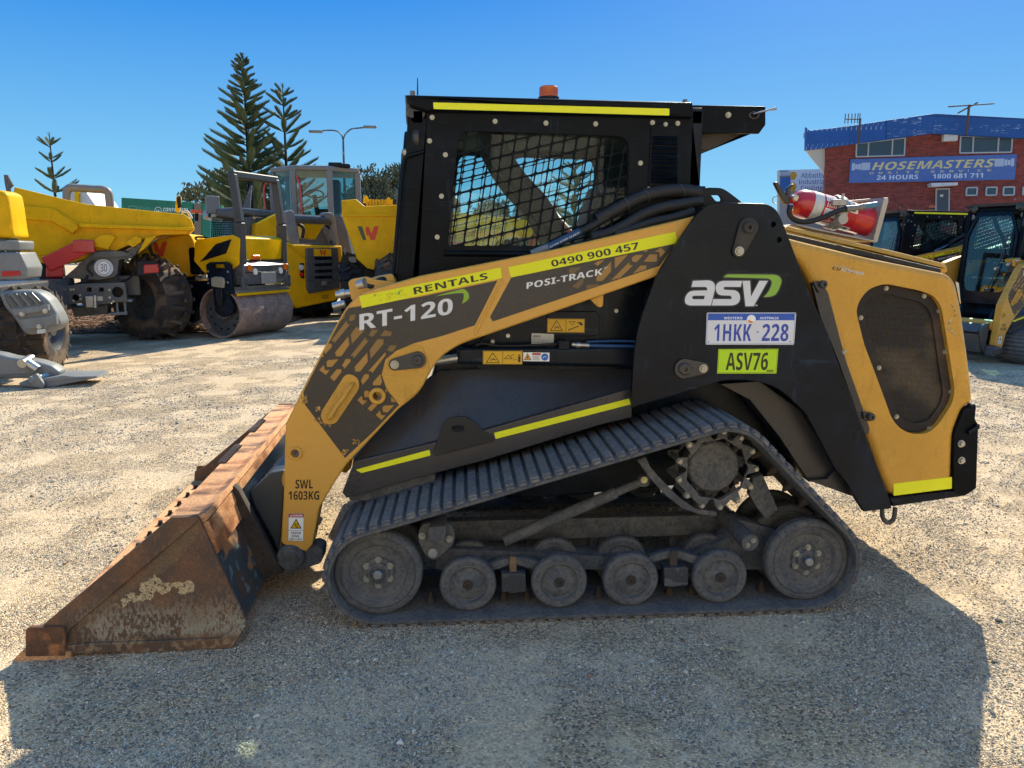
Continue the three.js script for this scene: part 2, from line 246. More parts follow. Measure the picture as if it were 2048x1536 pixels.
{ // loose chips of stone lying on the yard near the machine
  const stoneG = (s) => { const r = rng(s), g = new THREE.IcosahedronGeometry(1, 0), p = g.attributes.position, k = {}; for (let i = 0; i < p.count; i++) { const key = [p.getX(i), p.getY(i), p.getZ(i)].map((v) => v.toFixed(2)).join(); k[key] ??= 0.65 + 0.6 * r(); p.setXYZ(i, p.getX(i) * k[key], p.getY(i) * k[key] * 0.6, p.getZ(i) * k[key] * 0.8); } g.computeVertexNormals(); return g; };
  const m = std([1, 1, 1], 0.9, { specularIntensity: 0.4 }), tones = [[0.42, 0.38, 0.32], [0.17, 0.165, 0.16], [0.58, 0.53, 0.45], [0.30, 0.275, 0.24], [0.50, 0.45, 0.36], [0.62, 0.58, 0.50], [0.26, 0.15, 0.11], [0.16, 0.16, 0.17]];
  const n = 210000, R = rng(4242), mt = new THREE.Matrix4(), q = new THREE.Quaternion(), e = new THREE.Euler();
  for (let kind = 0; kind < 2; kind++) {
    const im = new THREE.InstancedMesh(stoneG(11 + kind), m, n); let k = 0;
    while (k < n) {
      const t = R(), dist = 1.7 + 9.5 * Math.pow(t, 1.9), a = (R() - 0.5) * 1.5, x = Math.sin(a) * dist * 1.1, z = -Math.cos(a) * dist;
      if (vn(x * 3.1, z * 3.1, 55) * 0.6 + fbm(x * 0.9, z * 1.2, 3, 66) * 0.7 < 0.45 + 0.35 * R()) continue;
      const s = (0.0014 + 0.0036 * Math.pow(R(), 3) + (R() > 0.996 ? 0.010 * R() : 0)) * (0.8 + dist * 0.09);
      e.set((R() - 0.5) * 0.8, R() * 6.3, (R() - 0.5) * 0.8); q.setFromEuler(e);
      mt.compose(V3(x, hgt(x, z) + s * 0.22, z), q, V3(s * (0.8 + R() * 0.6), s, s)); im.setMatrixAt(k, mt);
      const c = tones[R() > 0.985 ? 6 : R() > 0.97 ? 5 : (R() * 5) | 0], b = 0.75 + 0.5 * R(); im.setColorAt(k, lin(c[0] * b, c[1] * b, c[2] * b)); k++;
    }
    im.name = kind ? 'loose_gravel_001' : 'loose_gravel'; im.userData = { kind: 'stuff', label: kind ? 'angular chips of crushed stone on the yard' : 'small grey and sandy stones scattered over the yard', category: 'gravel' }; scene.add(im);
  }
}

{ // bed of brown bark mulch between the machines on the far side
  const R = rng(9), P = [], m = std([1, 1, 1], 0.95, { vertexColors: true, side: THREE.DoubleSide }), C = [], U = V3();
  for (let k = 0; k < 16000; k++) { const x = -12 + 7.2 * R(), z = -21 + 7.0 * R(), y = 0.02 + 0.06 * R(), a = R() * 6.3, l = 0.03 + 0.08 * R(), w = 0.012 + 0.02 * R(), c = 0.5 + R(); U.set(Math.cos(a) * l, (R() - 0.5) * 0.05, Math.sin(a) * l); const n = [-Math.sin(a) * w, 0.01, Math.cos(a) * w]; P.push(x - U.x, y - U.y, z - U.z, x + n[0], y + n[1], z + n[2], x + U.x, y + U.y, z + U.z); for (let i = 0; i < 3; i++) C.push(0.24 * c, 0.13 * c, 0.07 * c); }
  P.push(-12, 0.012, -14, -4.8, 0.012, -14.2, -4.8, 0.012, -21, -12, 0.012, -14, -4.8, 0.012, -21, -12, 0.012, -21); for (let i = 0; i < 6; i++) C.push(0.13, 0.075, 0.045);
  const g = new THREE.BufferGeometry(); g.setAttribute('position', new THREE.Float32BufferAttribute(P, 3)); g.setAttribute('color', new THREE.Float32BufferAttribute(C, 3)); g.computeVertexNormals(); const o = new THREE.Mesh(g, m); o.name = 'mulch_bed'; o.userData = { kind: 'stuff', label: 'bed of brown bark mulch behind the parked machines', category: 'mulch' }; scene.add(o);
}

// ---------- compact track loader ----------
const loader = thing('compact_track_loader', 'gold and black compact track loader with rusty bucket down and fire extinguisher on its hood', 'track loader', -.592,-2.901,3.9);
const Lz = (list, z) => list.map((p) => [p[0], p[1], z]);
function belt(c) {   // outline of a belt round three wheels [x, y, r], counter-clockwise: front, rear, top
  const out = [], n = c.length;
  const tang = (a, b) => { const dx = b[0] - a[0], dy = b[1] - a[1], L = Math.hypot(dx, dy), th = Math.atan2(dy, dx), off = Math.acos((a[2] - b[2]) / L); return th - off; };
  const ang = c.map((a, i) => tang(a, c[(i + 1) % n]));
  for (let i = 0; i < n; i++) {
    let a0 = ang[(i + n - 1) % n], a1 = ang[i]; while (a1 < a0) a1 += 2 * Math.PI; while (a1 - a0 > 2 * Math.PI) a1 -= 2 * Math.PI;
    const k = Math.max(4, Math.ceil((a1 - a0) / 0.14)); for (let j = 0; j <= k; j++) { const a = a0 + (a1 - a0) * j / k; out.push([c[i][0] + Math.cos(a) * c[i][2], c[i][1] + Math.sin(a) * c[i][2], Math.cos(a), Math.sin(a)]); }
    const nx = c[(i + 1) % n], p = out[out.length - 1], q = [nx[0] + Math.cos(a1) * nx[2], nx[1] + Math.sin(a1) * nx[2]], L = Math.hypot(q[0] - p[0], q[1] - p[1]), s = Math.floor(L / 0.08);
    for (let j = 1; j < s; j++) out.push([p[0] + (q[0] - p[0]) * j / s, p[1] + (q[1] - p[1]) * j / s, p[2], p[3]]);
  }
  return out;
}
function along(path, pitch) {   // evenly spaced places on a closed path
  const L = [0]; for (let i = 0; i < path.length; i++) { const a = path[i], b = path[(i + 1) % path.length]; L.push(L[i] + Math.hypot(b[0] - a[0], b[1] - a[1])); }
  const tot = L[path.length], n = Math.round(tot / pitch), res = [];
  for (let k = 0, i = 0; k < n; k++) { const s = k * tot / n; while (L[i + 1] < s) i++; const a = path[i], b = path[(i + 1) % path.length], t = (s - L[i]) / (L[i + 1] - L[i] || 1); res.push([a[0] + (b[0] - a[0]) * t, a[1] + (b[1] - a[1]) * t, Math.atan2(a[3] + (b[3] - a[3]) * t, a[2] + (b[2] - a[2]) * t)]); }
  return res;
}
const wheels = [[.034,.214, 0.185], [1.889,.217, 0.185], [1.486,.619, 0.19]];
{
  const beltC = wheels.map((w) => [w[0], w[1], w[2]]), path = belt(beltC);
  const sec = (z) => [[0.0, z - 0.50], [0.0, z - 0.012], [0.006, z], [0.018, z], [0.024, z - 0.012], [0.024, z - 0.488], [0.018, z - 0.5]];
  const lugG = ready([ext([[-0.0225, 0], [0.0225, 0], [0.017, 0.019], [-0.017, 0.019]], -0.47, 0, { b: 0.004 }), ext([[-0.020, -0.002], [0.020, -0.002], [0.013, 0.011], [-0.013, 0.011]], -0.004, 0.016, { b: 0.004 })]);
  const lugs = [0, 1, 2, 3, 4, 5].map((k) => { const g = lugG.clone(), u = g.attributes.uv; for (let i = 0; i < u.count; i++) u.setXY(i, u.getX(i) + k * 0.173, u.getY(i) + k * 0.311); return g; });
  const dl = new THREE.CylinderGeometry(0.006, 0.036, 0.05, 4); dl.rotateY(Math.PI / 4).scale(0.75, 1, 1).translate(0, 0.022, 0); const dlG = ready([dl]);
  for (const side of [0, 1]) {
    const z0 = side ? -1.4 : 0, t = group('track', loader); t.name = side ? 'track' : 'track';
    part('track_belt', sweep(path, sec(z0)), M.rubber, t);
    if (side) t.children[0].name = 'track_belt';
    const place = along(path.map((p) => [p[0] + p[2] * 0.022, p[1] + p[3] * 0.022, p[2], p[3]]), 0.053);
    place.forEach(([x, y, a], i) => put('tread_lug', lugs[(i * 7 + (i >> 2)) % 6], M.lug, t, x, y, z0 - 0.016, a - Math.PI / 2));
    const inner = along(path, 0.106);
    inner.forEach(([x, y, a]) => put('drive_lug', dlG, M.lugBrown, t, x, y, z0 - 0.16, a + Math.PI / 2));
  }
}
// wheels
const bigTyre = ready(lathe([[0.128, -0.045], [0.176, -0.045], [0.185, -0.038], [0.186, -0.004], [0.180, 0.006], [0.168, 0.012], [0.160, 0.012], [0.156, 0.006], [0.150, 0.010], [0.128, 0.004], [0.128, -0.045]], 48));
const bigDisc = ready(lathe([[0.131, -0.02], [0.131, 0.002], [0.122, -0.002], [0.115, -0.010], [0.066, -0.014], [0.064, -0.006], [0.040, -0.006], [0.038, -0.02], [0, -0.02]], 48));
const bigHub = ready([lathe([[0.044, -0.01], [0.044, 0.004], [0.034, 0.010], [0.030, 0.004], [0.022, 0.004], [0.020, 0.018], [0.014, 0.022], [0, 0.022]], 28), ...[0, 1, 2, 3, 4, 5].map((k) => box(0.045 * Math.cos(k * Math.PI / 3 + 0.5), 0.045 * Math.sin(k * Math.PI / 3 + 0.5), -0.002, 0.022, 0.022, 0.012, 0.003).rotateZ(0))]);
const roadTyre = ready(lathe([[0.085, -0.04], [0.112, -0.04], [0.120, -0.032], [0.121, -0.006], [0.116, 0.004], [0.108, 0.008], [0.090, 0.006], [0.085, 0.002], [0.085, -0.04]], 44));
const roadDisc = ready(lathe([[0.088, -0.02], [0.088, 0.004], [0.082, 0.006], [0.076, -0.006], [0.070, -0.008], [0.062, -0.002], [0.024, 0.004], [0.0235, 0.001], [0, 0.001]], 44));
const roadHub = ready(lathe([[0.020, 0.0], [0.020, 0.007], [0.014, 0.009], [0.006, 0.008], [0.005, 0.004], [0, 0.004]], 20));
const hubRust = std([0.17, 0.115, 0.085], 0.8, { map: T.dust });
function bigWheel(x, y, z) {
  const w = group('idler_wheel', loader, [x, y, z]); put('tyre', bigTyre, M.rubber, w, 0, 0, 0, x * 9 + z * 7); put('disc', bigDisc, M.under, w, 0, 0, 0, x * 5 + z * 3); put('hub', bigHub, M.under, w, 0, 0, 0);
  for (let k = 0; k < 6; k++) put('wheel_bolt', B16, M.zinc, w, 0.056 * Math.cos(k * Math.PI / 3 + 0.5), 0.056 * Math.sin(k * Math.PI / 3 + 0.5), -0.006, k);
  put('axle_cap', ready(lathe([[0.0185, 0], [0.0185, 0.026], [0.015, 0.03], [0, 0.03]], 20)), M.steel, w, 0, 0, 0);
}
function roadWheel(x, y, z) { const w = group('road_wheel', loader, [x, y, z]); put('tyre', roadTyre, M.rubber, w, 0, 0, 0, x * 9 + z * 7); put('disc', roadDisc, M.under, w, 0, 0, 0, x * 5 + z * 3); put('hub', roadHub, hubRust, w, 0, 0, 0); }
const roadX = [[[.41,.127],[.801,.135],[1.111,.137],[1.504,.132]]][0].map((p) => p[0]), rY = 0.029 + 0.121;
for (const z of [-0.06, -0.25, -0.44, -1.46, -1.65]) { bigWheel(wheels[0][0], wheels[0][1], z); bigWheel(wheels[1][0], wheels[1][1], z); roadX.forEach((x) => roadWheel(x, rY, z)); }
// drive sprocket
{
  const [sx, sy] = wheels[2], s = group('drive_sprocket', loader, [sx, sy, -0.12]), S = new THREE.Shape(), n = 13;
  for (let k = 0; k < n * 8; k++) { const a = k / (n * 8) * 2 * Math.PI, f = Math.cos(a * n), r = 0.160 + 0.028 * Math.tanh(f * 1.7); k ? S.lineTo(Math.cos(a) * r, Math.sin(a) * r) : S.moveTo(r, 0); } S.closePath();
  const H = new THREE.Path(); for (let k = 0; k <= 90; k++) { const a = k / 90 * 2 * Math.PI, r = 0.130 + 0.008 * Math.max(0, Math.cos(a * 9)); k ? H.lineTo(Math.cos(a) * r, Math.sin(a) * r) : H.moveTo(r, 0); } S.holes.push(H);
  put('sprocket_ring', ready(ext(S, -0.008, 0.008, { b: 0.002 })), M.under, s, 0, 0, 0); put('sprocket_ring', ready(ext(S, -0.008, 0.008, { b: 0.002 })), M.under, s, 0, 0, -0.13);
  for (let k = 0; k < n; k++) { const a = k / n * 2 * Math.PI; put('roller_pin', ready([cyl([0, 0, -0.13], [0, 0, 0.008], 0.012), new THREE.CylinderGeometry(0.010, 0.010, 0.014, 6).rotateX(Math.PI / 2).translate(0, 0, 0.014)]), M.zinc, s, 0.170 * Math.cos(a), 0.170 * Math.sin(a), 0); }
  put('motor_cover', ready(lathe([[0.114, -0.12], [0.114, -0.03], [0.106, -0.022], [0.09, -0.02], [0.03, -0.016], [0, -0.016]], 40)), M.under, s, 0, 0, -0.01);
  for (const a of [40, 5, -32, -62, -100, -128, 62, 110]) put('motor_bolt', B12, M.lugBrown, s, 0.118 * Math.cos(a * D), 0.118 * Math.sin(a * D), -0.03);
  part('motor_guard', [ext([[1.14,.662],[1.179,.675],[1.199,.631],[1.252,.571],[1.328,.494],[1.404,.439],[1.501,.422],[1.502,.402],[1.427,.41],[1.345,.441],[1.269,.503],[1.193,.587]], -0.16, -0.13), ext([[1.669,.563],[1.709,.578],[1.791,.415],[1.737,.37],[1.688,.433],[1.655,.487]], -0.2, -0.16)], M.under, loader);
}
// undercarriage frame
{
  const u = group('undercarriage', loader), z = -0.2;
  part('track_frame', [ext([[.268,.26],[1.23,.181],[1.39,.191],[1.57,.262],[1.635,.355],[1.823,.298],[1.881,.133],[1.741,.113],[.266,.158]], -0.32, -0.2, { r: 0.02 }), box(0.95, 0.26, -0.42, 1.5, 0.10, 0.06), box(0.95, 0.30, -1.60, 1.6, 0.12, 0.3)], M.under, u);
  part('front_bracket', [ext([[.203,.377],[.223,.412],[.34,.409],[.358,.36],[.351,.314],[.3,.269],[.263,.244],[.232,.265],[.202,.331]], -0.16, -0.1, { r: 0.02 })], M.under, u);
  part('axle_tube', [ext([[.25,.411],[.322,.415],[.318,.344],[.305,.335],[.251,.343],[.242,.353]], -0.5, -0.06, { b: 0.006, r: 0.01 })], M.under, u);
  bolts([[.218,.357],[.333,.341]], -0.1, B16, M.zinc, u); bolts([[.262,.28]], -0.1, boltGeo(0.02, 0.014), M.steel, u);
  part('rear_axle_tube', cyl([1.63,.304, -0.06], [1.618,.32, -0.5], 0.037), M.under, u);
  bolts([[1.643,.313],[1.619,.293]], -0.06, B12, M.zinc, u);
  for (const [q, q2] of [[[[.553,.194],[.655,.193],[.66,.113],[.652,.105],[.557,.108],[.553,.117]], [[.488,.217],[.576,.245],[.639,.246],[.728,.223],[.702,.187],[.626,.213],[.582,.213],[.519,.19]]], [[[1.256,.2],[1.354,.2],[1.363,.19],[1.366,.12],[1.356,.111],[1.265,.112],[1.259,.12]], [[1.194,.233],[1.281,.259],[1.326,.258],[1.427,.226],[1.398,.195],[1.319,.228],[1.29,.227],[1.217,.208]]]]) {
    part('suspension_block', ext(q, -0.12, -0.06, { b: 0.006 }), M.galvBlock ??= std([0.2, 0.21, 0.23], 0.6, { map: T.scuff }), u);
    part('bogie_arm', ext(q2, -0.14, -0.1, { r: 0.01 }), M.under, u);
    const c = [(q[0][0] + q[1][0]) / 2, q[0][1]]; part('clamp', [box(c[0], c[1] + 0.03, -0.09, 0.03, 0.07, 0.02), box(c[0], c[1] - 0.088, -0.09, 0.034, 0.02, 0.025)], M.lugBrown, u);
  }
  part('axle_shafts', [...roadX.map((x) => cyl([x, rY, -0.48], [x, rY, -0.08], 0.018, 0.018, 12)), cyl([wheels[0][0], wheels[0][1], -0.46], [wheels[0][0], wheels[0][1], -0.08], 0.03), cyl([wheels[1][0], wheels[1][1], -0.46], [wheels[1][0], wheels[1][1], -0.08], 0.03)], M.under, u);
  part('tie_rod', [cyl([.573,.277, -0.22], [1.071,.49, -0.22], 0.026), cyl([1.034,.475, -0.22], [1.194,.541, -0.22], 0.019), cyl([1.194,.545, -0.24], [1.194,.545, -0.2], 0.026)], M.under, u);
  bolts([[1.191,.552]], -0.2, B16, std([0.6, 0.55, 0.3], 0.4, { metalness: 0.6 }), u, 'pin_bolt');
}
// chassis
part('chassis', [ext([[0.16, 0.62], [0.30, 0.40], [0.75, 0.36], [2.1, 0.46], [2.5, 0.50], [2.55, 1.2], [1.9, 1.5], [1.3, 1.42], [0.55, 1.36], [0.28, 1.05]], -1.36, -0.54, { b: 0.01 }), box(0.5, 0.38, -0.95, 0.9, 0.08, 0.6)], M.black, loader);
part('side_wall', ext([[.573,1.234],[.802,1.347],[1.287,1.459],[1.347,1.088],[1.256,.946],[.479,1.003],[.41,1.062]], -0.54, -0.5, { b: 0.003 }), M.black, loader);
bolts([[.609,1.161],[.538,1.134],[1.111,1.273]], -0.5, B10, M.steel, loader);
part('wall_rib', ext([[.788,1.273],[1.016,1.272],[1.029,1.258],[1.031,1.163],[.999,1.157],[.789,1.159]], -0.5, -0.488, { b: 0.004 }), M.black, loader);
// lower side fender with ledge
{
  const lo = Lz([[-.098,.615],[.077,.655],[.282,.708],[.487,.755],[.837,.852],[1.165,.942]], -0.37), hi = Lz([[-.117,.602],[.108,.866],[.295,1],[.479,1.007],[.852,1.003],[1.193,1]], -0.5);
  const f = part('side_fender', [loft([lo, hi]), loft([lo, lo.map((p) => [p[0], p[1] - 0.012, -0.345])]), ext([[-.091,.619],[.282,.703],[.487,.752],[1.159,.936],[1.163,.802],[1.017,.769],[.486,.611],[.075,.509],[-.07,.463],[-.132,.45],[-.149,.476]], -0.375, -0.345, { b: 0.004 }), loft([hi, hi.map((p) => [p[0], p[1], -0.56])])], M.plastic, loader);
  part('fender_flap', [ext([[-.141,.488],[.072,.514],[.268,.562],[.265,.419],[-.121,.424]], -0.42, -0.38)], M.under, loader);
  part('lifting_eye', ext([[.284,.717],[.306,.787],[.33,.809],[.375,.821],[.414,.817],[.437,.802],[.486,.754],[.532,.726],[.537,.702],[.268,.637],[.258,.65]], -0.352, -0.338, { r: 0.008, holes: [Object.assign([[.342,.776],[.359,.784],[.394,.784],[.409,.77],[.404,.749],[.374,.741],[.351,.746],[.341,.76]], { r: 0.008 })] }), std([0.065, 0.06, 0.058], 0.6, { map: T.dust }), loader);
  part('reflective_strip', ext([[-.085,.582],[.246,.668],[.25,.641],[-.06,.566]], -0.344, -0.3425, { b: 0, r: 0.004 }), M.tape, loader);
  part('reflective_strip', ext([[.536,.741],[1.146,.89],[1.154,.863],[.543,.713]], -0.344, -0.3425, { b: 0, r: 0.004 }), M.tape, loader);
}
// lift cylinder and pipes
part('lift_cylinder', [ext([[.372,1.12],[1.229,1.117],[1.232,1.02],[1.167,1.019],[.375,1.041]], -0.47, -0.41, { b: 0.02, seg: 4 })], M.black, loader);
part('cylinder_rod', [cyl([.273,1.054, -0.44], [.382,1.07, -0.44], 0.02)], M.steel, loader);
part('hydraulic_coupling', [cyl([.893,1.128, -0.42], [.973,1.123, -0.42], 0.011, 0.011, 6), cyl([.913,1.126, -0.42], [.932,1.125, -0.42], 0.015, 0.015, 6)], M.steel, loader);
part('hydraulic_block', box(.858,1.127, -0.43, 0.05, 0.04, 0.05), M.black, loader);
part('hydraulic_hose', tube([[.968,1.123, -0.42], [1.07,1.12, -0.42], [1.231,1.114, -0.43]], 0.0085), M.blueHose, loader);
part('hydraulic_hose', tube([[.966,1.134, -0.46], [1.1,1.137, -0.46], [1.241,1.132, -0.46]], 0.007), M.blueHose, loader);
part('cable', tube([[.457,1.124, -0.44], [.49,1.134, -0.44], [.545,1.124, -0.44], [.64,1.121, -0.44], [.831,1.128, -0.44]], 0.006), M.hose, loader);
// loader arms with printed side
const armPts = [[-.422,.258],[-.4,.462],[-.372,.806],[-.296,.951],[-.144,1.227],[-.09,1.316],[-.028,1.371],[.22,1.441],[.777,1.548],[1.423,1.698],[1.597,1.724],[1.651,1.55],[1.476,1.497],[1.242,1.437],[1.01,1.358],[.475,1.177],[.447,1.169],[.369,1.139],[.297,1.087],[.257,1.028],[.21,.938],[.117,.866],[-.117,.619],[-.168,.545],[-.245,.419],[-.282,.249],[-.312,.217]];
[4, 5, 6].forEach((i) => armPts[i].push(0.06)); armPts[0].push(0.02); [16, 17, 18, 19, 20].forEach((i) => armPts[i].push(0.04));
const AX0 = -0.5, AY1 = 1.8, AS = 880;
const armMap = canvas(2040, 1420, (c, W, H) => {
  c.fillStyle = '#fff'; c.fillRect(0, 0, W, H);
  const P = (l) => l.map(([x, y]) => [(x - AX0) * AS, (AY1 - y) * AS]);
  const R = rng(5);
  c.fillStyle = '#dca74e'; c.fillRect(0, 0, W, H);
  for (let k = 0; k < 2600; k++) { const a = 0.02 + 0.05 * R(); c.fillStyle = R() > 0.5 ? `rgba(120,80,30,${a})` : `rgba(235,200,140,${a})`; c.fillRect(R() * W, R() * H, 1 + R() * 5, 1 + R() * 3); }
  const dark = '#45413d';
  poly(c, P([[-.088,1.307],[-.166,1.176],[-.242,1.035],[-.289,.947],[-.285,.891],[-.233,.813],[-.123,.649],[.005,.766],[.12,.884],[.069,.952],[.048,1.018],[.066,1.084],[.112,1.122],[.19,1.154],[.312,1.185],[.453,1.23],[.552,1.422],[.22,1.353]]), dark);
  poly(c, P([[.614,1.44],[.519,1.266],[.53,1.246],[1.252,1.482],[1.327,1.584],[.95,1.518]]), dark);
  // tread chevrons
  for (const [q, f] of [
    [[[-.165,1.167],[-.093,1.256],[-.088,1.24],[-.075,1.24],[-.15,1.154],[-.152,1.165]], 0.72],
    [[[-.193,1.138],[-.171,1.159],[-.158,1.156],[-.158,1.14],[-.192,1.105]], 0.95],
    [[[-.149,1.118],[-.087,1.191],[-.083,1.15],[-.12,1.099],[-.144,1.098]], 0.95],
    [[[-.08,1.194],[-.054,1.229],[-.017,1.212],[-.075,1.15]], 0.72],
    [[[-.084,1.267],[-.073,1.28],[-.052,1.282],[-.058,1.256],[-.082,1.248]], 0.55],
    [[[-.085,1.101],[-.015,1.185],[-.01,1.169],[.003,1.171],[-.07,1.087],[-.072,1.1]], 0.72],
    [[[-.004,1.188],[.01,1.215],[.042,1.215],[.017,1.182]], 0.55],
    [[[.044,1.185],[.066,1.214],[.1,1.203],[.092,1.185]], 0.55],
    [[[-.001,1.128],[.035,1.175],[.062,1.175],[.061,1.152],[.002,1.084]], 0.72],
    [[[.071,1.124],[.088,1.147],[.12,1.147],[.098,1.116]], 0.55],
    [[[-.068,1.055],[-.009,1.12],[-.007,1.076],[-.042,1.032],[-.066,1.031]], 0.95],
    [[[-.012,1.033],[.066,1.119],[.071,1.105],[.006,1.021],[.004,1.032]], 0.95],
    [[[-.221,1.042],[-.196,1.067],[-.192,1.042],[-.169,1.042],[-.19,1.017]], 0.95],
    [[[-.188,1.075],[-.179,1.087],[-.128,1.09],[-.162,1.053],[-.185,1.053]], 0.95],
    [[[-.124,1.055],[-.104,1.091],[-.08,1.09],[-.081,1.077],[-.113,1.041],[-.115,1.055]], 0.95],
    [[[-.176,1.009],[-.143,1.047],[-.122,1.047],[-.12,1.033],[-.156,.989]], 0.95],
    [[[-.044,.994],[-.026,1.024],[-.005,1.024],[-.004,1.007],[-.036,.971]], 0.95],
    [[[.007,.971],[.008,.987],[.044,1.026],[.051,.987],[.042,.97]], 0.95],
    [[[-.032,.943],[-.023,.952],[-.007,.949],[-.008,.918],[-.03,.918]], 0.95],
    [[[-.063,.908],[-.039,.932],[-.036,.907],[-.014,.907],[-.037,.882]], 0.95],
    [[[-.021,.868],[.008,.898],[.032,.89],[-.002,.854]], 0.95],
    [[[.045,.875],[.056,.884],[.102,.885],[.071,.85],[.047,.852]], 0.95],
    [[[.014,.841],[.036,.864],[.041,.841],[.063,.839],[.042,.815]], 0.95],
    [[[.084,.897],[.085,.925],[.111,.894]], 0.95],
    [[[.061,.956],[.072,.953],[.063,.931]], 0.95],
    [[[-.127,1.245],[-.116,1.261],[-.091,1.288],[-.1,1.267]], 0.55],
    [[[1.226,1.541],[1.256,1.563],[1.28,1.543],[1.254,1.515],[1.249,1.541]], 0.8],
    [[[1.18,1.498],[1.207,1.533],[1.243,1.533],[1.244,1.502],[1.236,1.498]], 0.8],
    [[[1.129,1.519],[1.148,1.531],[1.185,1.531],[1.153,1.496],[1.132,1.499]], 0.8],
    [[[1.176,1.543],[1.182,1.549],[1.205,1.553],[1.195,1.541]], 0.8],
    [[[1.055,1.519],[1.121,1.535],[1.057,1.466]], 0.8],
    [[[1.037,1.418],[1.122,1.503],[1.124,1.488],[1.141,1.486],[1.084,1.43]], 0.8],
    [[[1.132,1.446],[1.17,1.486],[1.198,1.486],[1.198,1.468]], 0.8],
    [[[.977,1.434],[1.043,1.507],[1.044,1.458],[1.006,1.416],[.979,1.416]], 0.8],
    [[[.962,1.489],[.984,1.505],[1.019,1.511],[.978,1.477],[.976,1.489]], 0.8],
    [[[.857,1.463],[.863,1.477],[.917,1.479],[.882,1.449],[.86,1.443]], 0.4],
    [[[.934,1.398],[.94,1.404],[.998,1.405],[.982,1.392],[.935,1.382]], 0.4],
    [[[.871,1.394],[.923,1.438],[.924,1.41],[.9,1.384]], 0.4]
  ]) { c.globalAlpha = f; poly(c, P(q), '#bd8f4a', '#2c2a28', 1.6); const g = P(q), cx = g.reduce((a, p) => a + p[0], 0) / g.length, cy = g.reduce((a, p) => a + p[1], 0) / g.length; poly(c, g.map((p) => [p[0] + (cx - p[0]) * 0.1, p[1] + (cy - p[1]) * 0.1]), null, 'rgba(90,66,30,.8)', 1.2); c.globalAlpha = 1; }
  const map2 = (x, y) => { const A = [[-.394,1.591],[.225,1.591],[-.429,.958]]; const f = (k) => A[0][k] + (A[1][k] - A[0][k]) * x / 1000 + (A[2][k] - A[0][k]) * y / 1000; return [(f(0) - AX0) * AS, (AY1 - f(1)) * AS]; };
  // worn edges of the print
  for (const [x, y, n, r] of [[235, 1065, 60, 26], [330, 1215, 40, 22], [520, 1440, 26, 18], [600, 1370, 30, 18], [400, 1225, 60, 26], [350, 760, 12, 12], [330, 1135, 20, 16]]) for (let k = 0; k < n; k++) { const q = map2(x + (R() - 0.5) * 2 * r, y + (R() - 0.5) * 2 * r); c.save(); c.translate(...q); c.rotate(R() * 3); c.fillStyle = R() > 0.35 ? '#dca74e' : dark; c.fillRect(0, 0, 2 + R() * 9, 1 + R() * 3); c.restore(); }
  // lettering
  const t3 = (s, q, fill) => { const p = P(q); txt(c, s, p[0], p[1], p[2], fill); };
  const [w0, w1, w2] = [P([[-.052,1.21],[.362,1.282],[-.05,1.278]]), 0, 0]; void w1; void w2; txt(c, 'RT-120', w0[0], w0[1], w0[2], '#e2e4ea');
  t3('POSI-TRACK', [[.671,1.384],[1.004,1.446],[.672,1.411]], '#e9eaee'); t3('TM', [[1.01,1.47],[1.025,1.473],[1.01,1.477]], '#d0d0d0');
  c.beginPath(); const sw = P([[.28,1.354],[.347,1.375],[.405,1.387],[.43,1.378],[.43,1.349],[.417,1.328],[.398,1.324],[.411,1.352],[.405,1.368],[.379,1.371]]); c.moveTo(...sw[0]); c.quadraticCurveTo(...sw[1], ...sw[2]); c.quadraticCurveTo(...sw[3], ...sw[4]); c.quadraticCurveTo(...sw[5], ...sw[6]); c.quadraticCurveTo(...sw[7], ...sw[8]); c.quadraticCurveTo(...sw[9], ...sw[0]); c.fillStyle = '#8fb53a'; c.fill();
  t3('SWL', [[-.346,.514],[-.267,.513],[-.344,.554]], '#26231f'); t3('1603KG', [[-.378,.463],[-.24,.46],[-.376,.502]], '#26231f');
});
armMap.wrapS = armMap.wrapT = THREE.ClampToEdgeWrapping;
const M_arm = std([0.93, 0.91, 0.88], 0.5, { map: armMap, roughnessMap: T.rough, specularIntensity: 0.6 });
function armGeo(z0, z1, hole = true) {
  const g = new THREE.ExtrudeGeometry(shape(armPts, 0.006, hole ? [[.027,.926, 0.019], [-.336,.676, 0.018]] : []), { depth: z1 - z0 - 0.016, bevelEnabled: true, bevelThickness: 0.008, bevelSize: 0.008, bevelOffset: -0.008, bevelSegments: 3, curveSegments: 8 });
  g.translate(0, 0, z0 + 0.008); const u = g.attributes.uv, p = g.attributes.position, n = g.attributes.normal;
  for (let i = 0; i < u.count; i++) u.setXY(i, (p.getX(i) - AX0) * AS / 2040, 1 - (AY1 - p.getY(i)) * AS / 1420);
  void n; return g;
}
